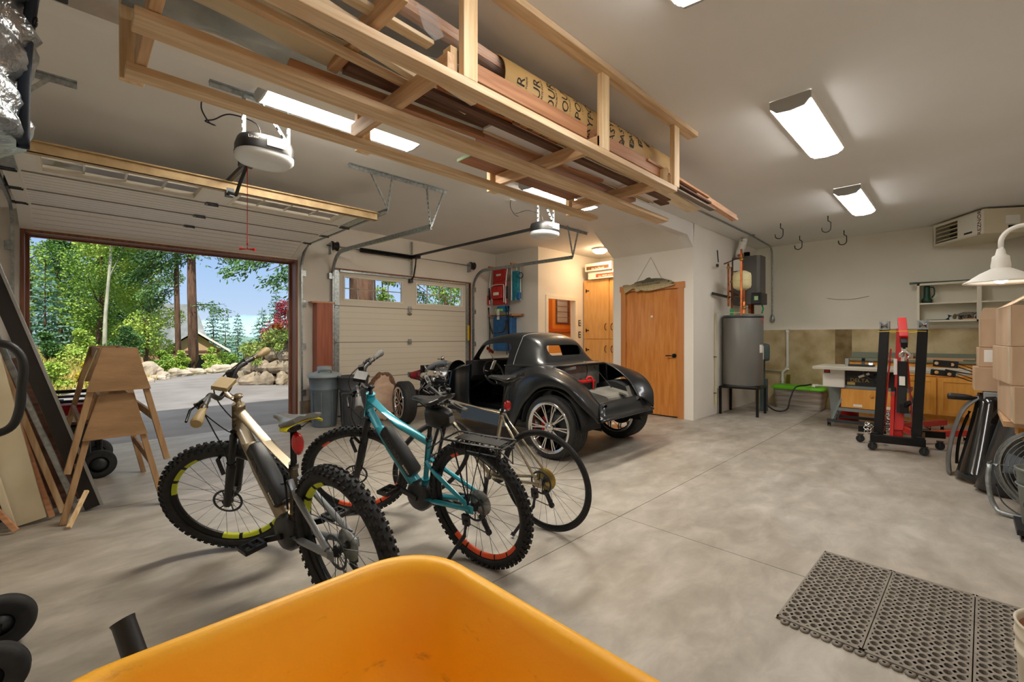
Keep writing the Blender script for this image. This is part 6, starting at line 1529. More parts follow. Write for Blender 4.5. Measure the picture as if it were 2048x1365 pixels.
sweep([((5.66 + .24 * t, -.035 - .13 * t, .012 + .75 * t - .03 * math.sin(PI * t)), ax2 * (1.0 - .28 * t), ot2) for t in [k / 10 for k in range(11)]], [(-.16, -.04), (-.15, .0), (-.10, .05), (-.03, .075), (.04, .07), (.10, .03), (.13, -.02), (.15, -.03)], M_gloss, 'car_fender', 'long glossy black fender leaning upright in the middle of the fenders by the bench')
sweep([((5.38 + .10 * t, -.14 - .17 * t, .012 + .62 * t + .0 * t), ax2 * (.85 + .2 * t), (ot2 * (1 - .3 * t))) for t in [k / 10 for k in range(11)]], [(-.15, -.06), (-.14, .0), (-.08, .06), (0, .085), (.08, .06), (.15, .0), (.17, -.06)], pm('dusty_black_fibreglass', '1b1c1d', .35, coat=.3, col2='2a2a29', scale=5), 'car_fender', 'dusty black fender leaning closest to the round cage fan')
# round cage fan
fn = T('floor_fan', 'grey round cage floor fan on a tube stand at the right edge', 'fan', (4.85, -.45, 0))
fc = Vector((4.85, -.46, .34)); fa = Vector((-.95, .28, .12)).normalized(); fx_, fy_, _ = MB.frame(fa)
cg = MB()
for k in range(11): cg.torus(fc + fa * (.085 - .002 * k), fa, .05 + .0255 * k, .0022, 40, 4)
for k in range(4): cg.torus(fc - fa * (.03 * k - .05), fa, .305, .0025, 44, 4)
for k in range(6):
    a = 2 * PI * k / 6; e = fx_ * math.cos(a) + fy_ * math.sin(a); cg.tube([fc + fa * .09 + e * .04, fc + fa * .07 + e * .305, fc - fa * .06 + e * .305], .003, 5)
cg.build('cage', M_steel, fn, 1)
MB().lathe([(.29, -.10), (.31, -.09), (.315, -.05), (.31, -.01), (.29, .0)], fc - fa * .01, fa, 40).build('drum', pm('fan_drum', '8c8a85', .5, .2), fn, 1)
MB().lathe([(0, .03), (.05, .02), (.055, -.05), (.09, -.06), (.09, -.16), (0, -.17)], fc, fa, 20).build('motor', M_dsteel, fn, 1)
bl_ = MB()
for k in range(4):
    a = 2 * PI * k / 4; e = fx_ * math.cos(a) + fy_ * math.sin(a); t_ = fa.cross(e)
    bl_.add([fc + e * .05 - t_ * .03, fc + e * .26 - t_ * .09 - fa * .03, fc + e * .27 + t_ * .06 + fa * .03, fc + e * .05 + t_ * .03 + fa * .01], [(0, 1, 2, 3)])
bl_.build('blade', M_dsteel, fn, 1, solid=.003)
MB().tube(bez([fc + Vector((.0, .33, .02)), fc + Vector((-.03, .34, -.12)), fc + Vector((-.06, .31, -.28)), fc + Vector((-.10, .22, -.322)), fc + Vector((-.12, -.2, -.322))], 6), .016, 10).tube([fc + fy_ * 0 + Vector((0, .33, .02)), fc + Vector((0, .30, .0))], .02, 8).build('stand', M_steel, fn, 1)
MB().tube(bez([fc + Vector((.02, .30, -.14)), fc + Vector((-.05, .26, -.26)), fc + Vector((-.12, .12, -.327)), fc + Vector((-.16, -.1, -.330))], 6), .005, 6).build('power_cord', M_dsteel, fn, 1)
# galvanized pail on a dolly, white bucket
pl2 = T('galvanized_pail', 'galvanized steel pail at the right edge in front of the fan', 'pail', (4.40, -.39, .06))
MB().lathe([(0, 0), (.125, 0), (.13, .005), (.158, .34), (.165, .345), (.168, .365), (.160, .37), (.15, .36), (.12, .01), (0, .008)], (4.40, -.39, .075), (0, 0, 1), 36).build('shell', pm('old_galvanized', '8c938f', .45, .7, col2='6f7672', scale=5), pl2, 1)
MB().torus((4.40, -.39, .335), (0, 0, 1), .158, .005, 36, 6).build('rib', M_steel, pl2, 1)
MB().tube(bez([(4.28, -.29, .30), (4.24, -.26, .24), (4.25, -.28, .19)], 5), .005, 6).build('bail', M_dsteel, pl2, 1)
dl_ = T('dolly', 'black low dolly under the galvanized pail', 'dolly', (4.4, -.39, 0))
MB().box(4.24, -.55, .04, 4.56, -.23, .073).build('platform', M_black, dl_, 1)
for x in (4.27, 4.53):
    for y in (-.26, -.52): MB().cyl((x, y - .012, .022), (x, y + .012, .022), .021, n=12).build('caster', M_rubber, dl_, 1)
wbk = T('white_bucket', 'dirty white plastic bucket in the bottom right corner beside the mat', 'bucket', (2.20, -.265, 0))
MB().lathe([(0, .01), (.13, .01), (.133, .0), (.135, .01), (.148, .27), (.152, .275), (.152, .285), (.149, .29), (.150, .32), (.154, .325), (.154, .335), (.151, .34), (.152, .365), (.155, .372), (.149, .375), (.145, .365), (.128, .02), (0, .02)], (2.20, -.265, 0), (0, 0, 1), 44).build('shell', pm('dirty_white_plastic', 'ddd5c6', .5, col2='cabfab', scale=9), wbk, 1)
MB().lathe([(.1437, .35), (.1287, .03), (0, .025)], (2.20, -.265, 0), (0, 0, 1), 44).build('dust_lining', pm('dried_mud', 'a3745a', .9, col2='c09a84', scale=7), wbk, 1)
# rubber mat
M_mat = pm('grey_rubber_mat', '787167', .75, col2='878076', scale=12)
mt = T('rubber_mat', 'perforated grey rubber drainage mat in three joined tiles on the floor', 'mat', (2.73, -.1, 0), (0, 0, R(-1.2)))
def mat_tile(y0, y1, nm):
    m_ = MB(); nx = 18; ny = 8; x0, x1 = -.45, .45
    dx = (x1 - x0 - .03) / nx; dy = (y1 - y0 - .016) / ny; zt = .014
    for i in range(nx):
        for j in range(ny):
            cx_ = x0 + .015 + dx * (i + .5); cy_ = y0 + .008 + dy * (j + .5); hx, hy = dx / 2, dy / 2
            N_ = 12; o_ = []; n_ = []; lw = []
            for k in range(N_):
                a = 2 * PI * k / N_; c_, s_ = math.cos(a), math.sin(a)
                t = 1 / max(abs(c_), abs(s_)); o_.append((cx_ + hx * c_ * t, cy_ + hy * s_ * t, zt))
                n_.append((cx_ + hx * .66 * c_, cy_ + hy * .72 * s_, zt)); lw.append((cx_ + hx * .60 * c_, cy_ + hy * .66 * s_, .001))
            b0 = o_ + n_ + lw
            m_.add(b0, [(k, (k + 1) % N_, N_ + (k + 1) % N_, N_ + k) for k in range(N_)] + [(N_ + k, N_ + (k + 1) % N_, 2 * N_ + (k + 1) % N_, 2 * N_ + k) for k in range(N_)])
    for (a, b_, c_, d_) in ((x0, y0, x1, y0 + .008), (x0, y1 - .008, x1, y1), (x0, y0, x0 + .015, y1), (x1 - .015, y0, x1, y1)): m_.box(a, b_, .0, c_, d_, zt)
    for i in (6, 12): m_.box(x0 + .015 + dx * i - .001, y0, zt - .001, x0 + .015 + dx * i + .001, y1, zt + .001)
    return m_.build(nm, M_mat, mt)
for k in range(4): mat_tile(.70 - .312 * (k + 1), .70 - .312 * k - .004, 'tile')
sc_ = MB()
for k in range(32): sc_.lathe([(.006, 0), (.017, 0), (.017, .010), (.006, .010)], (-.462, .66 - .0385 * k, 0), (0, 0, 1), 10)
sc_.build('connector_loops', M_mat, mt)
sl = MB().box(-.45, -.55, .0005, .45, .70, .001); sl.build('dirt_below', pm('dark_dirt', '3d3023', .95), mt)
# barn lamp
bl2 = T('barn_lamp', 'white gooseneck barn lamp above the cardboard boxes', 'wall lamp', (5.15, -.20, 1.72))
MB().lathe([(.0, .115), (.035, .115), (.06, .105), (.12, .07), (.19, .015), (.215, .0), (.212, -.006), (.186, .008), (.115, .06), (.05, .095), (0, .1)], (5.15, -.195, 1.715), (0, 0, 1), 44).build('shade', M_white, bl2, 1)
MB().lathe([(.052, .10), (.056, .13), (.05, .17), (.048, .20), (.030, .215), (.022, .26), (0, .26)], (5.15, -.195, 1.715), (0, 0, 1), 28).build('socket_cup', M_white, bl2, 1)
MB().tube([(5.15, -.195, 1.96), (5.15, -.195, 2.02)] + [(5.15, -.315 + .12 * math.cos(a), 2.02 + .12 * math.sin(a)) for a in [PI / 2 * k / 8 for k in range(1, 9)]] + [(5.15, -.55, 2.14), (5.15, -.79, 2.08)], .016, 12).build('gooseneck', M_white, bl2, 1)
MB().lathe([(0, 0), (.06, 0), (.06, .015), (0, .02)], (5.15, -.799, 2.08), (0, 1, 0), 24).build('wall_plate', M_white, bl2, 1)
_mb = M_lamp.copy(); _mb.name = 'bulb_glow'
MB().ball((5.15, -.195, 1.75), .045, 16, 10).build('bulb', _mb, bl2, 1)
# ---------------------------------------------------------------- yellow wheelbarrow at the camera
M_yel = pm('yellow_poly', 'ffbe2a', .42, col2='ffb41c', scale=3, bump=.03, bscale=120)
def M_yellow_dirt():
    nt = M_yel.node_tree; b = nt.nodes['Principled BSDF']
    tc = nt.nodes.new('ShaderNodeTexCoord'); mp = nt.nodes.new('ShaderNodeMapping'); mp.inputs['Scale'].default_value = (3, 3, 9)
    n = nt.nodes.new('ShaderNodeTexNoise'); n.inputs['Scale'].default_value = 2.2; n.inputs['Detail'].default_value = 10; n.inputs['Roughness'].default_value = .7
    r = nt.nodes.new('ShaderNodeValToRGB'); r.color_ramp.elements[0].position = .60; r.color_ramp.elements[1].position = .80
    mx = nt.nodes.new('ShaderNodeMixRGB'); mx.inputs[2].default_value = C('a8701c'); old = b.inputs['Base Color'].links[0].from_socket
    L = nt.links.new; L(tc.outputs['Object'], mp.inputs[0]); L(mp.outputs[0], n.inputs['Vector']); L(n.outputs['Fac'], r.inputs[0]); L(r.outputs[0], mx.inputs[0]); L(old, mx.inputs[1]); L(mx.outputs[0], b.inputs['Base Color'])
M_yellow_dirt()
wbr = T('wheelbarrow', 'yellow plastic wheelbarrow tray close to the camera, bottom centre', 'wheelbarrow', (.29, .53, 0))
def trayr(ix, z, r):
    x0, x1, y0, y1 = -.09 + ix, .675 - ix, .05 + ix, 1.03 - ix
    return [(a, b_, z) for a, b_ in rrect(x0, x1, y0, y1, r, 9)]
MB().loft([trayr(.10, .40, .10), trayr(.06, .55, .12), trayr(.012, .70, .15), trayr(-.012, .712, .16), trayr(-.014, .722, .16), trayr(.0, .728, .155), trayr(.016, .722, .15), trayr(.028, .70, .15), trayr(.075, .55, .12), trayr(.12, .43, .09), trayr(.20, .415, .08)], caps=False).add(trayr(.20, .415, .08), [tuple(range(40))]).build('tray', M_yel, wbr, 1)
fr = MB()
for x in (.12, .46): fr.tube([(x, -.1, .30), (x, .35, .37), (x, .92, .42), (x, 1.0, .47)], .017, 10)
fr.tube([(.10, .98, .47), (.10, 1.03, .60), (.092, 1.05, .66)], .017, 10)
fr.build('frame', M_blackm, wbr, 1)
MB().tube([(.098, 1.035, .625), (.095, 1.042, .65), (.085, 1.065, .69), (.068, 1.105, .752), (.066, 1.109, .758)], [.024, .022, .0185, .018, .0195], 16).build('handle_grip', M_black, wbr, 1)
for x in (.14, .44): MB().tube([(x, .75, .40), (x, .80, .02), (x, .62, .02), (x, .55, .38)], .014, 10).build('leg', M_blackm, wbr, 1)
wl = MB().torus((.29, -.08, .19), (1, 0, 0), .145, .045, 36, 10).build('wheel', M_rubber, wbr, 1)
MB().lathe([(0, -.05), (.09, -.04), (.10, 0), (.09, .04), (0, .05)], (.29, -.08, .19), (1, 0, 0), 24).cyl((.12, -.08, .19), (.46, -.08, .19), .01).build('wheel_hub', M_dsteel, wl, 1)
# ---------------------------------------------------------------- left side: hand truck, sawhorses, leaning boards, generator, bag
htk = T('hand_truck', 'black hand truck with D-shaped handle and two tyres at the left edge', 'hand truck', (-.3, 2.6, 0))
for y in (2.80, 2.385):
    w_ = MB().lathe([(.045, -.03), (.085, -.036), (.103, -.028), (.108, -.01), (.1065, -.008), (.1065, .008), (.108, .01), (.103, .028), (.085, .036), (.045, .03)], (-.215, y, .108), (0, 1, 0), 44).build('tyre', M_rubber, htk, 1)
    MB().lathe([(0, -.034), (.02, -.034), (.025, -.024), (.048, -.022), (.05, 0), (.048, .022), (0, .034)], (-.215, y, .108), (0, 1, 0), 24).build('wheel_hub', M_dsteel, w_, 1)
f = MB()
for y in (2.47, 2.72): f.tube([(-.28, y, .05), (-.30, y, .6), (-.36, y, 1.30)], .014, 10)
for z in (.2, .6, 1.0): f.tube([(-.29 - .05 * z, 2.47, z), (-.29 - .05 * z, 2.72, z)], .012, 8)
f.tube([(-.215, 2.36, .108), (-.215, 2.82, .108)], .01, 8).tube([(-.215, 2.6, .108), (-.30, 2.6, .3)], .012, 8)
f.tube([(-.36, 2.47, 1.30), (-.37, 2.6, 1.33), (-.36, 2.72, 1.30)], .014, 8)
f.build('frame', M_blackm, htk, 1); MB().box(-.28, 2.42, .0, -.262, 2.76, .22).box(-.28, 2.42, 0, -.21, 2.76, .006).build('toe_plate', M_blackm, htk, 1)
hd = [(-.36, 2.98, 1.262), (-.235, 2.98, 1.262), (-.185, 2.98, 1.235), (-.160, 2.98, 1.17), (-.165, 2.98, 1.05), (-.172, 2.98, .96), (-.195, 2.98, .89), (-.25, 2.98, .862), (-.36, 2.98, .855)]
MB().tube(bez([(-.36, 2.72, 1.26)] + hd + [(-.36, 2.72, .85)], 5), .017, 12).build('loop_handle', M_black, htk, 1)
M_horse = wood('sawhorse_fir', '8a6846', 'a5845e', 2, scale=10); M_hply = wood('sawhorse_plywood', '8b6a47', 'a07d58', 0, .5, scale=5, stretch=.3)
def sawhorse(label, loc, rz):
    s = T('sawhorse', label, 'sawhorse', loc, (0, 0, R(rz)))
    for sy in (-1, 1):
        for sx in (-1, 1):
            MB().bar((sx * .275, sy * .58, .0), (sx * .088, sy * .49, .86), .036, .05, (0, 1, 0)).build('leg', M_horse, s, bev=.002)
        MB().add([(-.180, sy * (.56), .55), (.180, sy * .56, .55), (.092, sy * .515, .862), (-.092, sy * .515, .862)], [(0, 1, 2, 3)]).build('gusset_panel', M_hply, s, solid=.014)
        MB().bar((-.09, sy * .505, .85), (.09, sy * .505, .85), .03, .03).build('top_cleat', M_horse, s)
    for sx in (-1, 1):
        MB().bar((sx * .205, -.53, .33), (sx * .205, .53, .33), .02, .06).build('side_brace', M_horse, s, bev=.002)
        MB().bar((sx * .085, -.49, .82), (sx * .085, .49, .82), .02, .08).build('top_rail', M_horse, s, bev=.002)
    return s
s1 = sawhorse('wooden sawhorse standing on the floor in the doorway, under the other one', (.215, 4.915, .003), 1)
s2 = dup(s1, (.225, 4.915, .345), (0, 0, R(2)), 'wooden sawhorse stacked on top of the other one in the doorway')
one(MB().bar((.055, 4.62, .95), (.13, 4.62, 1.19), .004, .05, (0, 1, 0)), 'pale_strip', pm('pale_green_strip', 'd3dcb0', .6), 'pale green strip tucked in the upper sawhorse leg', 'strip')
def slab(name, label, cat, b, t, w, th, m, across=(0, 1, 0), bev=.003):
    return one(MB().bar(b, t, w, th, Vector(across).cross(Vector(t) - Vector(b))), name, m, label, cat, bev=bev)
M_cream = pm('cream_door_panel', 'd6cbb0', .6, col2='cdbf9f', scale=4)
slab('dark_plank', 'long black stained plank with silvery edge leaning at the left of the doorway', 'plank', (.105, 4.56, .02), (-.60, 4.72, 2.42), .05, .085, pm('black_stain', '151110', .35, col2='1e1917', scale=10), (0, 1, 0))
slab('edge_strip', 'silver metal strip along the black leaning plank', 'metal strip', (.155, 4.53, .03), (-.55, 4.69, 2.42), .012, .02, M_alu)
slab('steel_pole', 'galvanized pole leaning between the cream slab and the black plank', 'pole', (.02, 4.63, .02), (-.62, 4.85, 2.05), .035, .035, M_steel)
slab('cream_door_slab', 'wide cream door slab leaning at the far left of the doorway', 'door slab', (-.205, 4.50, .02), (-.50, 4.62, 1.55), .04, .15, M_cream)
slab('trim_board', 'narrow cream trim board at the far left, left of the wide cream slab', 'board', (-.285, 4.44, .02), (-.60, 4.55, 1.45), .04, .035, M_cream)
slab('cedar_board', 'reddish board edge leaning right of the wide cream slab', 'board', (-.105, 4.52, .02), (-.42, 4.66, 1.30), .04, .03, M_cedar)
slab('pale_board', 'pale board leaning between the reddish board and the dark door', 'board', (-.05, 4.58, .02), (-.40, 4.74, 1.25), .03, .035, M_firz)
slab('dark_door', 'dark brown door slab leaning behind the pale board', 'door slab', (-.02, 4.82, .02), (-.34, 5.0, 1.12), .05, .17, M_dark)
slab('black_board', 'black board leaning behind the narrow cream trim board', 'board', (-.36, 4.62, .02), (-.62, 4.72, 1.3), .03, .2, M_black)
slab('rust_board', 'rust brown lath lying at an angle at the far left edge', 'lath', (-.265, 4.36, .02), (-.62, 4.50, .62), .03, .03, M_cedar)
one(MB().bar((-.02, 4.20, .015), (.07, 4.36, .20), .022, .02), 'lath_offcut', M_firz, 'short pale lath propped against the foot of the sawhorse', 'lath')
gn = T('generator', 'red portable generator with black tube frame and wheels in the doorway', 'generator', (-.05, 5.85, 0))
f = MB()
for y in (5.62, 6.10):
    f.tube(bez([(-.38, y, .10), (-.38, y, .60), (-.34, y, .70), (.14, y, .70), (.18, y, .62), (.18, y, .10)], 5), .014, 8); f.tube([(-.38, y, .14), (.18, y, .14)], .014, 8)
for x in (-.36, .16): f.tube([(x, 5.62, .69), (x, 6.10, .69)], .014, 8); f.tube([(x, 5.62, .14), (x, 6.10, .14)], .014, 8)
f.tube(bez([(-.36, 5.62, .80), (.06, 5.62, .80), (.13, 5.62, .78), (.14, 5.62, .70)], 5), .016, 8); f.build('frame', M_black, gn, 1)
MB().box(-.34, 5.66, .50, .12, 6.06, .68).build('fuel_tank', pm('generator_red', '9d1420', .35, coat=.3), gn, 1, bev=.03)
MB().lathe([(0, 0), (.04, 0), (.04, .03), (0, .03)], (-.1, 5.85, .68), (0, 0, 1), 16).build('fuel_cap', M_black, gn, 1)
MB().box(-.34, 5.64, .24, -.02, 5.70, .46).build('control_panel', M_black, gn, 1); MB().box(-.30, 5.632, .52, .05, 5.658, .58).build('badge', M_paper, gn, 1)
MB().box(-.30, 5.72, .18, .12, 6.02, .48).build('engine', M_dsteel, gn, 1, bev=.02); MB().cyl((-.25, 5.64, .34), (-.25, 5.6, .34), .03, n=12).build('outlet', M_wplastic, gn, 1)
for y in (5.56, 6.16):
    w_ = MB().lathe([(.07, -.04), (.115, -.04), (.125, -.025), (.125, .025), (.115, .04), (.07, .04)], (.17, y, .125), (0, 1, 0), 30).build('wheel', M_rubber, gn, 1)
    MB().lathe([(0, -.02), (.07, -.03), (.07, .03), (0, .02)], (.17, y, .125), (0, 1, 0), 20).build('wheel_hub', M_dsteel, w_, 1)
for y in (5.66, 6.06): MB().box(-.37, y - .02, 0, -.33, y + .02, .14).build('foot', M_rubber, gn, 1)
# silver bag hanging at the upper left
sb = T('storage_bag', 'crinkled silver storage bag with dark blue zip hanging at the upper left edge', 'bag', (-.35, 2.4, 1.85))
rnd = random.Random(8); rg_ = []
for i in range(46):
    t = i / 45; z = 1.93 + 1.10 * t
    ex = -.135 + .045 * t + .045 * t * t + (-.05 if t < .06 else 0); ex += .012 * math.sin(t * 21)
    row = []
    for j in range(40):
        a = 2 * PI * j / 40
        cr = .012 * math.sin(9 * t * 6 + 3 * math.sin(a * 2)) + .010 * math.sin(t * 60 + j * .7) + rnd.uniform(-.006, .006)
        k = (1 - (max(0, .10 - t) / .10) ** 2 * .55)
        row.append((ex - .30 + (.30 + cr) * k * math.cos(a), 2.45 + (.36 + cr) * k * math.sin(a), z + .006 * math.sin(j)))
    rg_.append(row)
MB().loft(rg_).build('bag_body', pm('silver_foil', 'b9bfc6', .28, .75, col2='8f979f', scale=4, bump=.7, bscale=22), sb, 1)
zp = MB()
zp.tube(bez([(-.13, 2.42, 1.98), (-.128, 2.40, 2.1), (-.122, 2.38, 2.3), (-.105, 2.36, 2.5), (-.078, 2.33, 2.7), (-.05, 2.30, 2.9), (-.03, 2.28, 3.02)], 5), .017, 8)
zp.build('zip_band', pm('navy_band', '232f40', .7), sb, 1)
MB().box(-.05, 2.25, 2.50, -.012, 2.30, 2.64).build('strap_tab', M_black, sb, 1, bev=.006)
MB().torus((-.095, 2.30, 2.40), (1, .3, 0), .016, .004, 12, 5).build('zip_pull', M_black, sb, 1)
# ---------------------------------------------------------------- bins, red timbers, log slab by the closed door
M_bin = pm('bin_blue_grey', '68747b', .55, col2='5d6870', scale=6); M_bind = pm('bin_charcoal', '44464b', .6, col2='3c3e42', scale=6)
def bin_(x, y, m, label, lid):
    b = T('trash_can', label, 'trash can', (x, y, 0))
    MB().lathe([(0, 0), (.155, 0), (.165, .02), (.19, .52), (.20, .53), (.20, .55), (.195, .56), (.21, .70), (.225, .705), (.225, .725), (.205, .728), (.185, .5), (.15, .02), (0, .02)], (x, y, 0), (0, 0, 1), 40).build('body', m, b, 1)
    rb = MB()
    for k in range(8): a = 2 * PI * k / 8 + .2; rb.bar((x + .178 * math.cos(a), y + .178 * math.sin(a), .06), (x + .193 * math.cos(a), y + .193 * math.sin(a), .50), .012, .008, (math.cos(a), math.sin(a), 0))
    rb.build('ribs', m, b, 1)
    if lid:
        MB().lathe([(.228, .71), (.232, .735), (.20, .765), (.12, .785), (.10, .80), (.10, .85), (.085, .865), (0, .868)], (x, y, 0), (0, 0, 1), 40).build('lid', pm('bin_lid', '8b959a', .5), b, 1)
        MB().tube(bez([(x - .12, y - .1, .775), (x - .11, y - .1, .81), (x + .02, y - .16, .81), (x + .03, y - .16, .77)], 5), .009, 8).build('lid_handle', M_bin, b, 1)
    return b
bin_(2.60, 6.52, M_bin, 'blue grey trash can with domed lid, left of the two by the wall', True)
bin_(2.90, 6.22, M_bind, 'charcoal open trash can, right of the two by the wall', False)
M_redt = wood('red_stained_timber', '8c4a34', 'a55f45', 2, .5, scale=10)
for k in range(4):
    one(MB().box(2.60 + .0 * k, 6.80 + .043 * k, 0, 2.84, 6.838 + .043 * k, 1.80), 'red_timber', M_redt, 'red stained timber plank standing on end against the wall, ' + ('front', 'second', 'third', 'rear')[k] + ' of the bundle', 'timber', 'red timbers by the closed door', bev=.003)
one(MB().box(2.53, 6.80, 1.80, 2.86, 6.97, 1.822), 'cap_board', M_cedar, 'thin board lying on top of the red timber bundle', 'board')
lg = T('log_slab', 'oval log slab with bark edge leaning against the front car wheel', 'log slab', (3.40, 6.25, 0))
rnd = random.Random(4); ov = []
for k in range(36):
    a = 2 * PI * k / 36; j_ = 1 + rnd.uniform(-.05, .05); ov.append((.20 * math.cos(a) * j_, .36 + .35 * math.sin(a) * j_))
MS = Matrix.Translation((3.40, 6.27, .0)) @ Matrix.Rotation(R(-22), 4, 'Z') @ Matrix.Rotation(R(-10), 4, 'X')
MB().prism(ov, 1, -.03, .03, MS).build('wood', wood('log_wood', 'b0917a', 'c9ab95', 0, .8, scale=4, stretch=.4), lg, 1)
bk = MB()
bk.tube([MS @ Vector((x * 1.02, rnd.uniform(-.02, .02), .36 + (z - .36) * 1.02)) for x, z in ov], [.034 + rnd.uniform(-.008, .012) for _ in ov], 7, closed=False); bk.build('bark', pm('bark', '5b4131', .95, col2='7a5c48', scale=25, bump=.5, bscale=30), lg, 1)
MB().box(.17, .0, .28, .215, .05, .52, MS).build('cleat', M_firz, lg, 1)
# ---------------------------------------------------------------- outdoors
def sms(t): t = min(1, max(0, t)); return t * t * (3 - 2 * t)
def zg(y, x=9): return -.10 - .055 * max(0, y - 21) + .95 * sms((y - 14.6 - max(0, x) * 1.0) / 6.5) * sms((2.3 - x) / 1.6)
M_asph = pm('asphalt', '77736f', .9, col2='8a8682', scale=1.2, bump=.25, bscale=160, detail=8)
asp = [(-14, 7.16), (16, 7.16), (16, 10.6), (4.7, 12.2), (3.3, 14.1), (3.6, 15.5), (9.5, 23), (6.8, 23), (4.56, 19.5), (3.44, 18.7), (2.1, 17.9), (1.26, 16.6), (.98, 15.6), (.29, 14.56), (-.65, 13.95), (-14, 13)]
struct(MB().prism(asp, 2, -.30, -.02), 'ground_driveway', M_asph)
M_grass = pm('garden_ground', '5d6b33', .95, col2='8d8a4a', scale=1.6, detail=9, bump=.4, bscale=20)
g_ = []
GX = [-45, -30, -20, -14, -10, -7, -5] + [-4 + .35 * k for k in range(28)] + [6.5, 8, 10, 13, 17, 22, 30, 45, 75]
GY = [7.0, 9, 11, 12.5] + [13.4 + .4 * k for k in range(30)] + [26, 28, 31, 35, 42, 52, 68, 97]
for x in GX:
    row = []
    for y in GY:
        z = -.10 - (.055 * max(0, y - 21)) + .05 * math.sin(x * .9) * math.cos(y * .7)
        row.append((x, y, z + zg(y, x) - zg(y) - (.1 if y < 12 else 0)))
    g_.append(row)
struct(MB().loft(g_, closed=False), 'ground_garden', M_grass)
def leaf_mat(n, a, b_, sc_=1.1): return pm(n, a, .6, col2=b_, scale=sc_, detail=6, lo=.3, hi=.7)
M_leaf = leaf_mat('leaves_green', '4f7d26', 'a3bf4a'); M_leaf2 = leaf_mat('leaves_bright', '6f9a30', 'c3d460'); M_leafd = leaf_mat('leaves_dark', '2f5427', '5f8a3c')
M_need = leaf_mat('needles_green', '2f5228', '5a8040'); M_needb = leaf_mat('needles_blue_green', '40685a', '6f9478'); M_redleaf = leaf_mat('leaves_red', '7d1f2c', 'b04450', 3); M_yelf = leaf_mat('flowers_yellow', 'd3b022', 'a9b233', 4)
M_juni = leaf_mat('juniper', '6d8a33', 'a8b860', 2)
M_bark = pm('tree_bark', '4a3528', .95, col2='7a5a44', scale=10, st=(1, 1, .18), bump=.7, bscale=16)
M_barkp = pm('pale_bark', '9c9a84', .9, col2='c3c0a8', scale=8, st=(1, 1, .4))
def leaf(s, p, size, rnd, asp_=.6, dirv=None):
    d = Vector(dirv) if dirv is not None else Vector((rnd.gauss(0, 1), rnd.gauss(0, 1), rnd.gauss(0, .7)))
    d.normalize(); t = d.cross(Vector((rnd.gauss(0, 1), rnd.gauss(0, 1), rnd.gauss(0, 1)))).normalized()
    d *= size; t *= size * asp_ * .5; p = Vector(p)
    n = len(s.v)
    s.v += [tuple(p), tuple(p + d * .5 + t), tuple(p + d), tuple(p + d * .5 - t)]; s.f.append((n, n + 1, n + 2, n + 3)); s.s.append(False)
def clump(s, c, r, n, size, rnd, asp_=.65):
    for _ in range(n):
        while 1:
            q = Vector((rnd.uniform(-1, 1), rnd.uniform(-1, 1), rnd.uniform(-1, 1)))
            if .25 < q.length < 1: break
        q *= (q.length ** -.35)
        leaf(s, (c[0] + q.x * r[0], c[1] + q.y * r[1], c[2] + q.z * r[2]), size * rnd.uniform(.7, 1.3), rnd, asp_)
def broad(name, label, x, y, h, rad, n, size, m, seed, bark=None, tr=.09, z0=.4, cat='tree', group=None):
    rnd = random.Random(seed); b = T(name, label, cat, (x, y, zg(y, x)), group=group); zb = zg(y, x)
    tk = MB(); tip = Vector((x + rnd.uniform(-.4, .4), y, h * .9)); tk.tube(bez([(x, y, zb - .1), (x + rnd.uniform(-.15, .15), y, zb + h * .4), tip + Vector((0, 0, zb))], 5), [tr * (1 - .8 * k / 10) for k in range(11)], 8)
    f = MB(); nc = max(5, int(h * 3))
    for k in range(nc):
        t = (k + rnd.random()) / nc; z = zb + z0 + (h - z0) * t; rr = rad * (1.0 - .65 * t ** 1.8) * (.55 + .45 * min(1, t * 4 + .4))
        a = rnd.uniform(0, 2 * PI); c = (x + rr * .65 * math.cos(a) * rnd.uniform(.3, 1), y + rr * .65 * math.sin(a) * rnd.uniform(.3, 1), z)
        r_ = rr * rnd.uniform(.38, .6); clump(f, c, (r_, r_, r_ * .75), n // nc, size, rnd)
        if k % 2: tk.tube([(x, y, max(zb + .2, z - rr * .5)), c], [tr * .35, .01], 5)
    tk.build('trunk', bark or M_bark, b, 1); f.build('foliage', m, b, 1)
    return b
def conifer(name, label, x, y, h, rad, m, seed, group=None, tr=.1, z0=.3, dens=1.0, size=.26, cat='tree'):
    rnd = random.Random(seed); zb = zg(y, x); b = T(name, label, cat, (x, y, zb), group=group)
    MB().tube([(x, y, zb - .1), (x, y, zb + h)], [tr, .012], 8).build('trunk', M_bark, b, 1)
    f = MB(); nw = int(h * 4.2)
    for k in range(nw):
        t = k / nw; z = zb + z0 + (h - z0) * t; L_ = rad * (1 - t) ** .85 * rnd.uniform(.75, 1.1) + .06
        for j in range(7):
            a = 2 * PI * (j + rnd.random()) / 7; d = Vector((math.cos(a), math.sin(a), 0)); ns = max(3, int(L_ * 15 * dens))
            for q in range(ns):
                u_ = (q + rnd.random()) / ns; p = Vector((x, y, z)) + d * (L_ * u_) + Vector((0, 0, -.28 * L_ * u_ * u_ + .12 * L_ * u_ + rnd.uniform(-.05, .05)))
                leaf(f, p, size * (1 - .35 * u_), rnd, .38, d * .8 + Vector((rnd.gauss(0, .55), rnd.gauss(0, .55), rnd.gauss(-.1, .3))))
    f.build('foliage', m, b, 1)
    return b
broad('maple_tree', 'tall bright green leafy tree filling the left of the doorway view', .7, 24.0, 8.5, 2.0, 24000, .085, M_leaf, 1, z0=.6)
broad('maple_tree', 'leafy green tree just left of the two pine trunks', 2.05, 23.0, 7.6, 1.35, 18000, .082, M_leaf2, 2, z0=1.0)
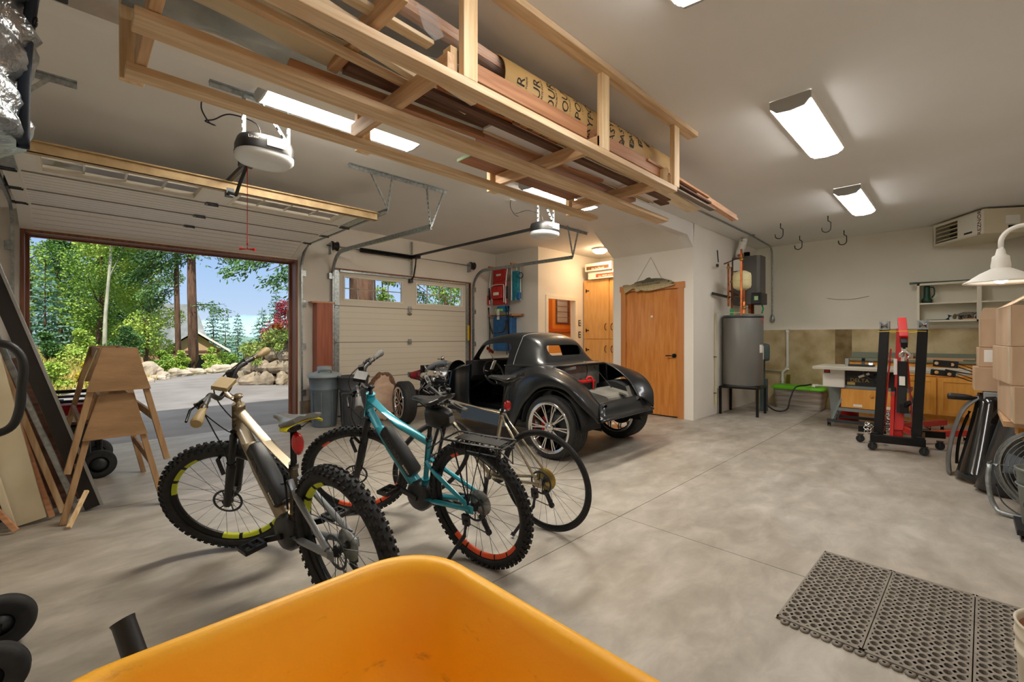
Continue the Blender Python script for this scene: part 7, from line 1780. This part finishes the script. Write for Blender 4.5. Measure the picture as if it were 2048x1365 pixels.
broad('alder_tree', 'sparse leafy tree at the left edge of the doorway with sky showing through', -1.15, 24.0, 6.6, 1.1, 4200, .095, M_leaf, 3, z0=1.2)
broad('hazel_tree', 'low dark green bushy tree behind the young fir', -.3, 27.0, 5.0, 2.0, 12000, .10, M_leafd, 4, z0=.2)
asp_ = T('aspen_trunk', 'thin pale aspen with a bare trunk among the leafy trees', 'tree', (.80, 21.8, zg(21.8, .8)))
MB().tube(bez([(.80, 21.8, -.2), (.84, 21.8, 2.0), (.98, 21.8, 4.4), (1.0, 21.8, 7.2)], 6), [.075 - .0028 * k for k in range(19)], 8).tube([(.92, 21.8, 3.4), (1.35, 21.7, 4.6)], [.03, .012], 6).build('trunk', M_barkp, asp_, 1)
f = MB(); rnd = random.Random(9)
for c in ((1.2, 21.7, 5.2, .7), (.8, 21.6, 6.0, .8), (1.1, 21.8, 6.8, .8), (.5, 21.8, 4.6, .5)): clump(f, c[:3], (c[3],) * 3, 350, .14, rnd)
f.build('foliage', M_leaf2, asp_, 1)
conifer('fir_tree', 'dark tall fir behind the leafy trees', 1.0, 31, 11.5, 3.0, M_need, 5, z0=.6, size=.28, dens=1.5)
conifer('fir_tree', 'dark fir partly hidden behind the two pine trunks', 2.2, 33, 10.5, 2.4, M_need, 6, z0=.8, size=.28, dens=1.5)
conifer('young_fir', 'young blue green fir at the left of the garden', -.62, 20.2, 2.9, .85, M_needb, 7, z0=.1, tr=.05, size=.2, dens=1.5)
for i, (x, y, h_, r_, lb) in enumerate(((6.35, 33.5, 4.1, 1.1, 'mid-size conifer right of the house gable, leftmost of the far conifers'), (6.6, 31.5, 3.2, .8, 'lower conifer in front of the mid-size conifer'), (8.3, 36.0, 3.9, .9, 'lone pointed conifer before the distant mountain'), (8.75, 32.0, 3.9, 1.3, 'broad conifer left of the stone wall'), (9.3, 31.0, 5.0, 1.5, 'tallest far conifer, rising above the stone wall'))):
    conifer('conifer_tree', lb, x, y, h_, r_, M_needb, 20 + i, tr=.08, z0=.2, size=.2, dens=1.6)
def spray(s, p0, p1, n, size, rnd, droop=.4, w=.35):
    p0 = Vector(p0); p1 = Vector(p1); d = (p1 - p0); L_ = d.length
    for q in range(n):
        u_ = rnd.random() ** .7; p = p0 + d * u_ + Vector((rnd.gauss(0, w * .45), rnd.gauss(0, w * .45), -droop * u_ * u_ + rnd.gauss(0, w * .3)))
        leaf(s, p, size * rnd.uniform(.7, 1.2), rnd, .33, d.normalized() * .5 + Vector((rnd.gauss(0, .5), rnd.gauss(0, .5), rnd.gauss(-.35, .3))))
def pine(label, x, y, r_, h, branches, seed):
    rnd = random.Random(seed); b = T('pine_tree', label, 'tree', (x, y, zg(y)))
    MB().tube([(x, y, zg(y) - .1), (x + .01, y, zg(y) + .5), (x - .05, y, 3), (x - .12, y, h)], [r_ * 1.3, r_ * 1.02, r_ * .9, r_ * .4], 12).build('trunk', M_bark, b, 1)
    f = MB(); br = MB()
    for (z, dx, dy, dz, n) in branches:
        p = (x - .05, y, z); q = (x + dx, y + dy, z + dz); br.tube([p, q], [.03, .008], 5); spray(f, p, q, int(n * 2.2), .15, rnd)
    br.build('branches', M_bark, b, 1); f.build('foliage', M_need, b, 1)
BR = [(4.7, -1.3, -.3, -.2, 330), (5.4, 1.1, -.4, -.1, 320), (4.3, -1.5, .3, -.5, 330), (5.9, -1.2, .4, .1, 300), (3.7, -1.1, -.4, -.5, 240), (6.4, 1.2, 0, .2, 300), (5.1, .4, -1.2, -.3, 300), (6.8, -.6, -.8, .3, 300), (3.2, -.9, .2, -.4, 160)]
pine('slim pine trunk, left of the two before the house', 2.98, 21.9, .10, 9.5, BR, 31)
pine('thick pine trunk, right of the two before the house', 3.36, 21.2, .17, 10, [(2.55, 1.0, -.3, .05, 110), (5.0, 1.3, -.3, -.25, 300), (5.6, -.9, -.5, 0, 250), (6.2, 1.0, .2, .2, 260), (4.6, -.8, .5, -.3, 200)], 32)
cd_ = T('cedar_tree', 'big cedar right of the doorway, its drooping boughs hanging over the driveway', 'tree', (6.05, 12.3, -.1))
MB().tube([(6.05, 12.3, -.2), (6.05, 12.3, .6), (6.0, 12.3, 3.0), (5.95, 12.3, 9)], [.52, .40, .36, .2], 16).build('trunk', M_bark, cd_, 1)
rnd = random.Random(40); f = MB(); br = MB()
for p, q, n in (((5.9, 12.3, 4.2), (2.7, 13.1, 3.25), 520), ((5.9, 12.3, 4.6), (3.1, 12.6, 3.5), 520), ((5.9, 12.3, 4.0), (3.5, 12.4, 2.95), 480), ((5.9, 12.3, 4.0), (3.9, 12.0, 2.85), 480), ((5.9, 12.4, 3.6), (4.3, 12.2, 2.55), 420), ((6, 12.3, 4.8), (3.4, 13.6, 3.9), 420), ((6.0, 12.3, 4.2), (7.8, 11.0, 3.2), 380), ((6.0, 12.3, 4.5), (6.6, 10.3, 3.2), 380), ((6.0, 12.3, 3.8), (8.2, 12.0, 2.6), 380)):
    br.tube(bez([p, (Vector(p) + Vector(q)) / 2 + Vector((0, 0, .12)), q], 4), [.04 - .004 * k for k in range(9)], 6); spray(f, p, q, int(n * 2), .13, rnd, .35, .30)
br.build('branches', M_bark, cd_, 1); f.build('foliage', M_leafd, cd_, 1)
broad('japanese_maple', 'red leaved maple above the stone wall at the right of the doorway', 5.1, 15.6, 2.9, 1.0, 4500, .07, M_redleaf, 41, z0=1.0, tr=.05)
broad('japanese_maple', 'red leaved maple seen through the left windows of the closed door', 5.2, 13.4, 3.4, .9, 1600, .09, M_redleaf, 42, z0=1.3, tr=.05)
broad('laurel_shrub', 'green leafy tree seen through the right windows of the closed door', 9.2, 12.6, 4.6, 1.6, 7000, .09, M_leaf, 43, z0=.6)
broad('laurel_shrub', 'green leafy shrub beside the cedar trunk seen through the left door window', 7.4, 13.6, 3.6, 1.0, 4000, .08, M_leaf, 44, z0=.5)
one(MB().box(8.95, 10.9, -.1, 9.35, 11.2, 2.15).box(8.3, 10.9, 1.6, 9.0, 11.2, 1.7), 'porch_post', M_dark, 'dark timber post seen through the right door window', 'post')
# stone wall of stacked boulders with juniper on top
M_stone = pm('granite_stone', '766a59', .9, col2='a6967e', scale=3.5, bump=.5, bscale=9, detail=9)
M_boul = pm('pale_boulder', 'a39581', .9, col2='cfc2ae', scale=2.5, bump=.4, bscale=8, detail=9)
def rock(c, r, rnd, flat=.75):
    s = MB(); ph = [rnd.uniform(0, 6.28) for _ in range(9)]; rg_ = []
    for i in range(9):
        t = -PI / 2 + PI * i / 8; row = []
        for j in range(14):
            a = 2 * PI * j / 14; n = Vector((math.cos(t) * math.cos(a), math.cos(t) * math.sin(a), math.sin(t)))
            k = 1 + .17 * math.sin(2.3 * n.x * 2 + ph[0]) + .12 * math.sin(3.1 * n.y * 2 + ph[1]) + .10 * math.sin(4 * n.z + ph[2] + 2 * n.x)
            m_ = max(abs(n.x), abs(n.y), abs(n.z)); k *= (1 - .22 * (1 - m_)) * (.85 + .22 / (m_ + .35)) * (1 + .05 * math.sin(7 * n.x + ph[3]) * math.sin(6 * n.y + ph[4]))
            row.append((c[0] + r[0] * k * n.x, c[1] + r[1] * k * n.y, c[2] + r[2] * k * n.z))
        rg_.append(row)
    return s.loft(rg_, True, False, sm=False)
sw2 = T('boulder_retaining_wall', 'retaining wall of stacked granite boulders right of the driveway', 'retaining wall', (3.9, 13.4, -.05))
rnd = random.Random(50)
P0, P1 = Vector((3.22, 14.05, 0)), Vector((6.2, 10.9, 0))
for row in range(4):
    nst = 11 - row
    for k in range(nst):
        t = (k + .5 * (row % 2) + .1 + .09 * row * (1 - k / nst)) / 10.5
        if t < .06 * row: continue
        p = P0 + (P1 - P0) * t + Vector((.10, .12, 0)) * row
        rw = rnd.uniform(.20, .27); rh = rnd.uniform(.19, .25)
        rock((p.x, p.y, .10 + .33 * row + rnd.uniform(-.03, .03)), (rw, rw * .9, rh), rnd).build('stone', M_stone, sw2, 1)
d_ = (P1 - P0).normalized(); nn = Vector((-d_.y, d_.x, 0)); nn = nn if nn.y > 0 else -nn
MB().prism([(p.x, p.y) for p in (P0 + nn * .25, P1 + nn * .25, P1 + nn * 5, P0 + nn * 5)], 2, -.2, 1.12).build('earth_bank', M_grass, sw2, 1)
for i, t in enumerate((.10, .24, .38, .52, .68)):
    p = P0 + (P1 - P0) * t + nn * .25; rnd = random.Random(60 + i); b = T('juniper_shrub', ('juniper at the left end of the stone wall top', 'juniper second from the left end of the stone wall top', 'juniper in the middle of the stone wall top', 'juniper fourth along the stone wall top', 'juniper farthest right on the stone wall top')[i], 'shrub', (p.x, p.y, .9)); f = MB()
    clump(f, (p.x, p.y, 1.30 - (.35 if i == 0 else 0)), (.45, .42, .20), 750, .10, rnd, .35); spray(f, (p.x, p.y, 1.28 - (.35 if i == 0 else 0)), (p.x - .15, p.y - .40, 1.12 - (.4 if i == 0 else 0)), 170, .10, rnd, .15, .14)
    f.build('foliage', M_juni, b, 1)
broad('barberry_shrub', 'low red orange shrub on the stone wall beneath the maple', 4.55, 14.9, 1.75, .7, 1300, .09, leaf_mat('leaves_rust', '8f3a22', 'c07a3a', 3), 70, z0=1.0, tr=.02, cat='shrub')
# boulder edging
BO = [(1.66, 17.7, .40, .30), (1.50, 16.45, .17, .10), (1.95, 17.35, .27, .14), (2.5, 18.35, .32, .17), (3.05, 18.85, .28, .15), (3.5, 19.1, .22, .13), (3.95, 19.5, .34, .18), (4.5, 19.9, .28, .17), (5.1, 20.6, .26, .16), (1.22, 15.75, .18, .08), (.6, 14.9, .18, .07), (.05, 14.55, .2, .07), (-.5, 14.2, .2, .08)]
BL = ['largest pale boulder at the driveway edge', 'small pale stone below the largest boulder', 'flat pale boulder right of the largest one', 'rounded tan boulder in the middle of the driveway edge', 'pale boulder in front of the pine trunks', 'small boulder right of the pine trunks', 'wide pale boulder beyond the pine trunks', 'pale boulder second from the right end of the edge', 'pale boulder at the right end of the driveway edge', 'low stone at the bend of the driveway edge', 'low flat stone behind the sawhorses, right one', 'low flat stone behind the generator, middle one', 'low flat stone behind the generator, left one']
for i, ((x, y, r_, h_), lb) in enumerate(zip(BO, BL)):
    rnd = random.Random(80 + i); one(rock((x, y, -.05 + h_ * .7), (r_, r_ * .75, h_), rnd), 'boulder', M_boul, lb, 'boulder')
# garden shrubs
SH = [(.2, 18.4, 1.0, .8, M_leaf2, 'bright green low shrub left of the largest boulder'), (2.35, 20.6, .8, .7, M_leaf, 'green shrub behind the boulders, left of the pine trunks'), (2.9, 20.4, .8, .55, M_leaf2, 'small light shrub at the foot of the slim pine'), (3.95, 21.3, .9, .6, M_leaf2, 'light green shrub right of the thick pine'), (5.0, 23.5, .8, .8, M_leaf, 'green shrub below the far conifers'), (1.25, 20.6, 1.1, .8, M_leafd, 'dark rounded shrub behind the largest boulder'), (-.45, 15.6, .65, .6, M_leaf2, 'light green clump above the generator'), (.35, 16.0, .6, .5, M_yelf, 'yellow flowering clump behind the sawhorses'), (-1.35, 17.0, .55, .6, M_leaf2, 'green shrub at the far left of the garden'), (-.55, 18.6, .9, .45, M_leafd, 'small leafless looking bush under the young fir'), (1.0, 17.4, .8, .5, M_leaf2, 'light shrub between the yellow clump and the largest boulder'), (6.9, 26, 1.4, 1.1, M_leaf, 'green shrub left of the stone wall end')]
for i, (x, y, h_, r_, m, lb) in enumerate(SH):
    broad('garden_shrub', lb, x, y, h_, r_, 3200, .065, m, 100 + i, z0=.1, tr=.015, cat='shrub')
gs = MB(); rnd = random.Random(130)
for k in range(14000):
    x = rnd.uniform(-2.6, 2.2); y = rnd.uniform(14.2, 21.0)
    if y < 14.0 + max(0, x + .6) * 1.35: continue
    leaf(gs, (x, y, zg(y, x)), rnd.uniform(.10, .28), rnd, .16, (rnd.gauss(0, .3), rnd.gauss(0, .3), 1))
o = gs.build('meadow_grass', pm('meadow_grass', '8f9a3f', .8, col2='c0a95c', scale=.8, detail=5), None); tag(o, 'rough meadow grass beyond the driveway on the left', 'grass', kind='stuff')
# house beyond the pines
hs = T('house', 'grey roofed house with timber gable beyond the pine trunks', 'house', (4.6, 31, -.45), (0, 0, R(-8)))
M_hw = pm('house_wall', 'b99a74', .8); M_hr = pm('house_roof', '8d9294', .8, col2='a0a5a6', scale=4)
MB().box(-4.5, 0, -.4, .9, 6, 1.2).build('wall', M_hw, hs)
MB().prism([(-5.2, .95), (-1.6, 3.6), (.4, 3.6), (1.2, .95)], 1, .3, 6.5).build('main_roof', M_hr, hs)
MB().prism([(-.9, -.4), (-.9, 1.0), (.35, 1.95), (1.6, 1.0), (1.6, -.4)], 1, -1.2, .5).build('gable_wall', M_hw, hs)
for sx in (-1, 1): MB().prism([(.35, 2.02), (.35, 2.14), (.35 + sx * 1.65, .98), (.35 + sx * 1.65, .86)], 1, -1.6, .6).build('gable_roof', M_hr if sx < 0 else M_white, hs)
MB().box(-.5, -1.22, -.4, -.35, -1.2, .9).box(1.05, -1.22, -.4, 1.2, -1.2, .9).box(-.8, -1.23, .85, 1.5, -1.2, .98).build('timber_frame', M_dark, hs); MB().box(-.1, -1.22, -.1, .8, -1.19, .75).build('window', M_blackm, hs)
# distant forest band and mountain, aerial haze tinted into their colours
rnd = random.Random(140); mt_ = MB(); rg_ = []
for k in range(60):
    a = k / 59; x = -100 + 520 * a; y = 640 - 160 * a
    hgt = 14 + 13 * math.exp(-((x - 150) / 60) ** 2) + 9 * math.exp(-((x - 215) / 45) ** 2) + 1.3 * math.sin(k * 1.7)
    rg_.append([(x, y, -20), (x + 4, y + 20, hgt * .6), (x + 8, y + 40, hgt), (x + 10, y + 60, -20)])
struct(mt_.loft(rg_, closed=False, caps=False), 'ground_mountain', pm('mountain_haze_tint', '8fafbd', 1.0, col2='a7c1c4', scale=.03))
rg_ = []
for k in range(90):
    x = -60 + 3.2 * k; rg_.append([(x, 120 - .25 * x, -12), (x, 120 - .25 * x, .2 + rnd.uniform(0, 1.6)), (x, 124 - .25 * x, -12)])
o = MB().loft(rg_, closed=False, caps=False).build('forest_band', pm('forest_haze_tint', '6f9086', 1.0, col2='86a394', scale=.3), None); tag(o, 'haze-tinted line of far forest below the mountain', 'forest', kind='stuff')
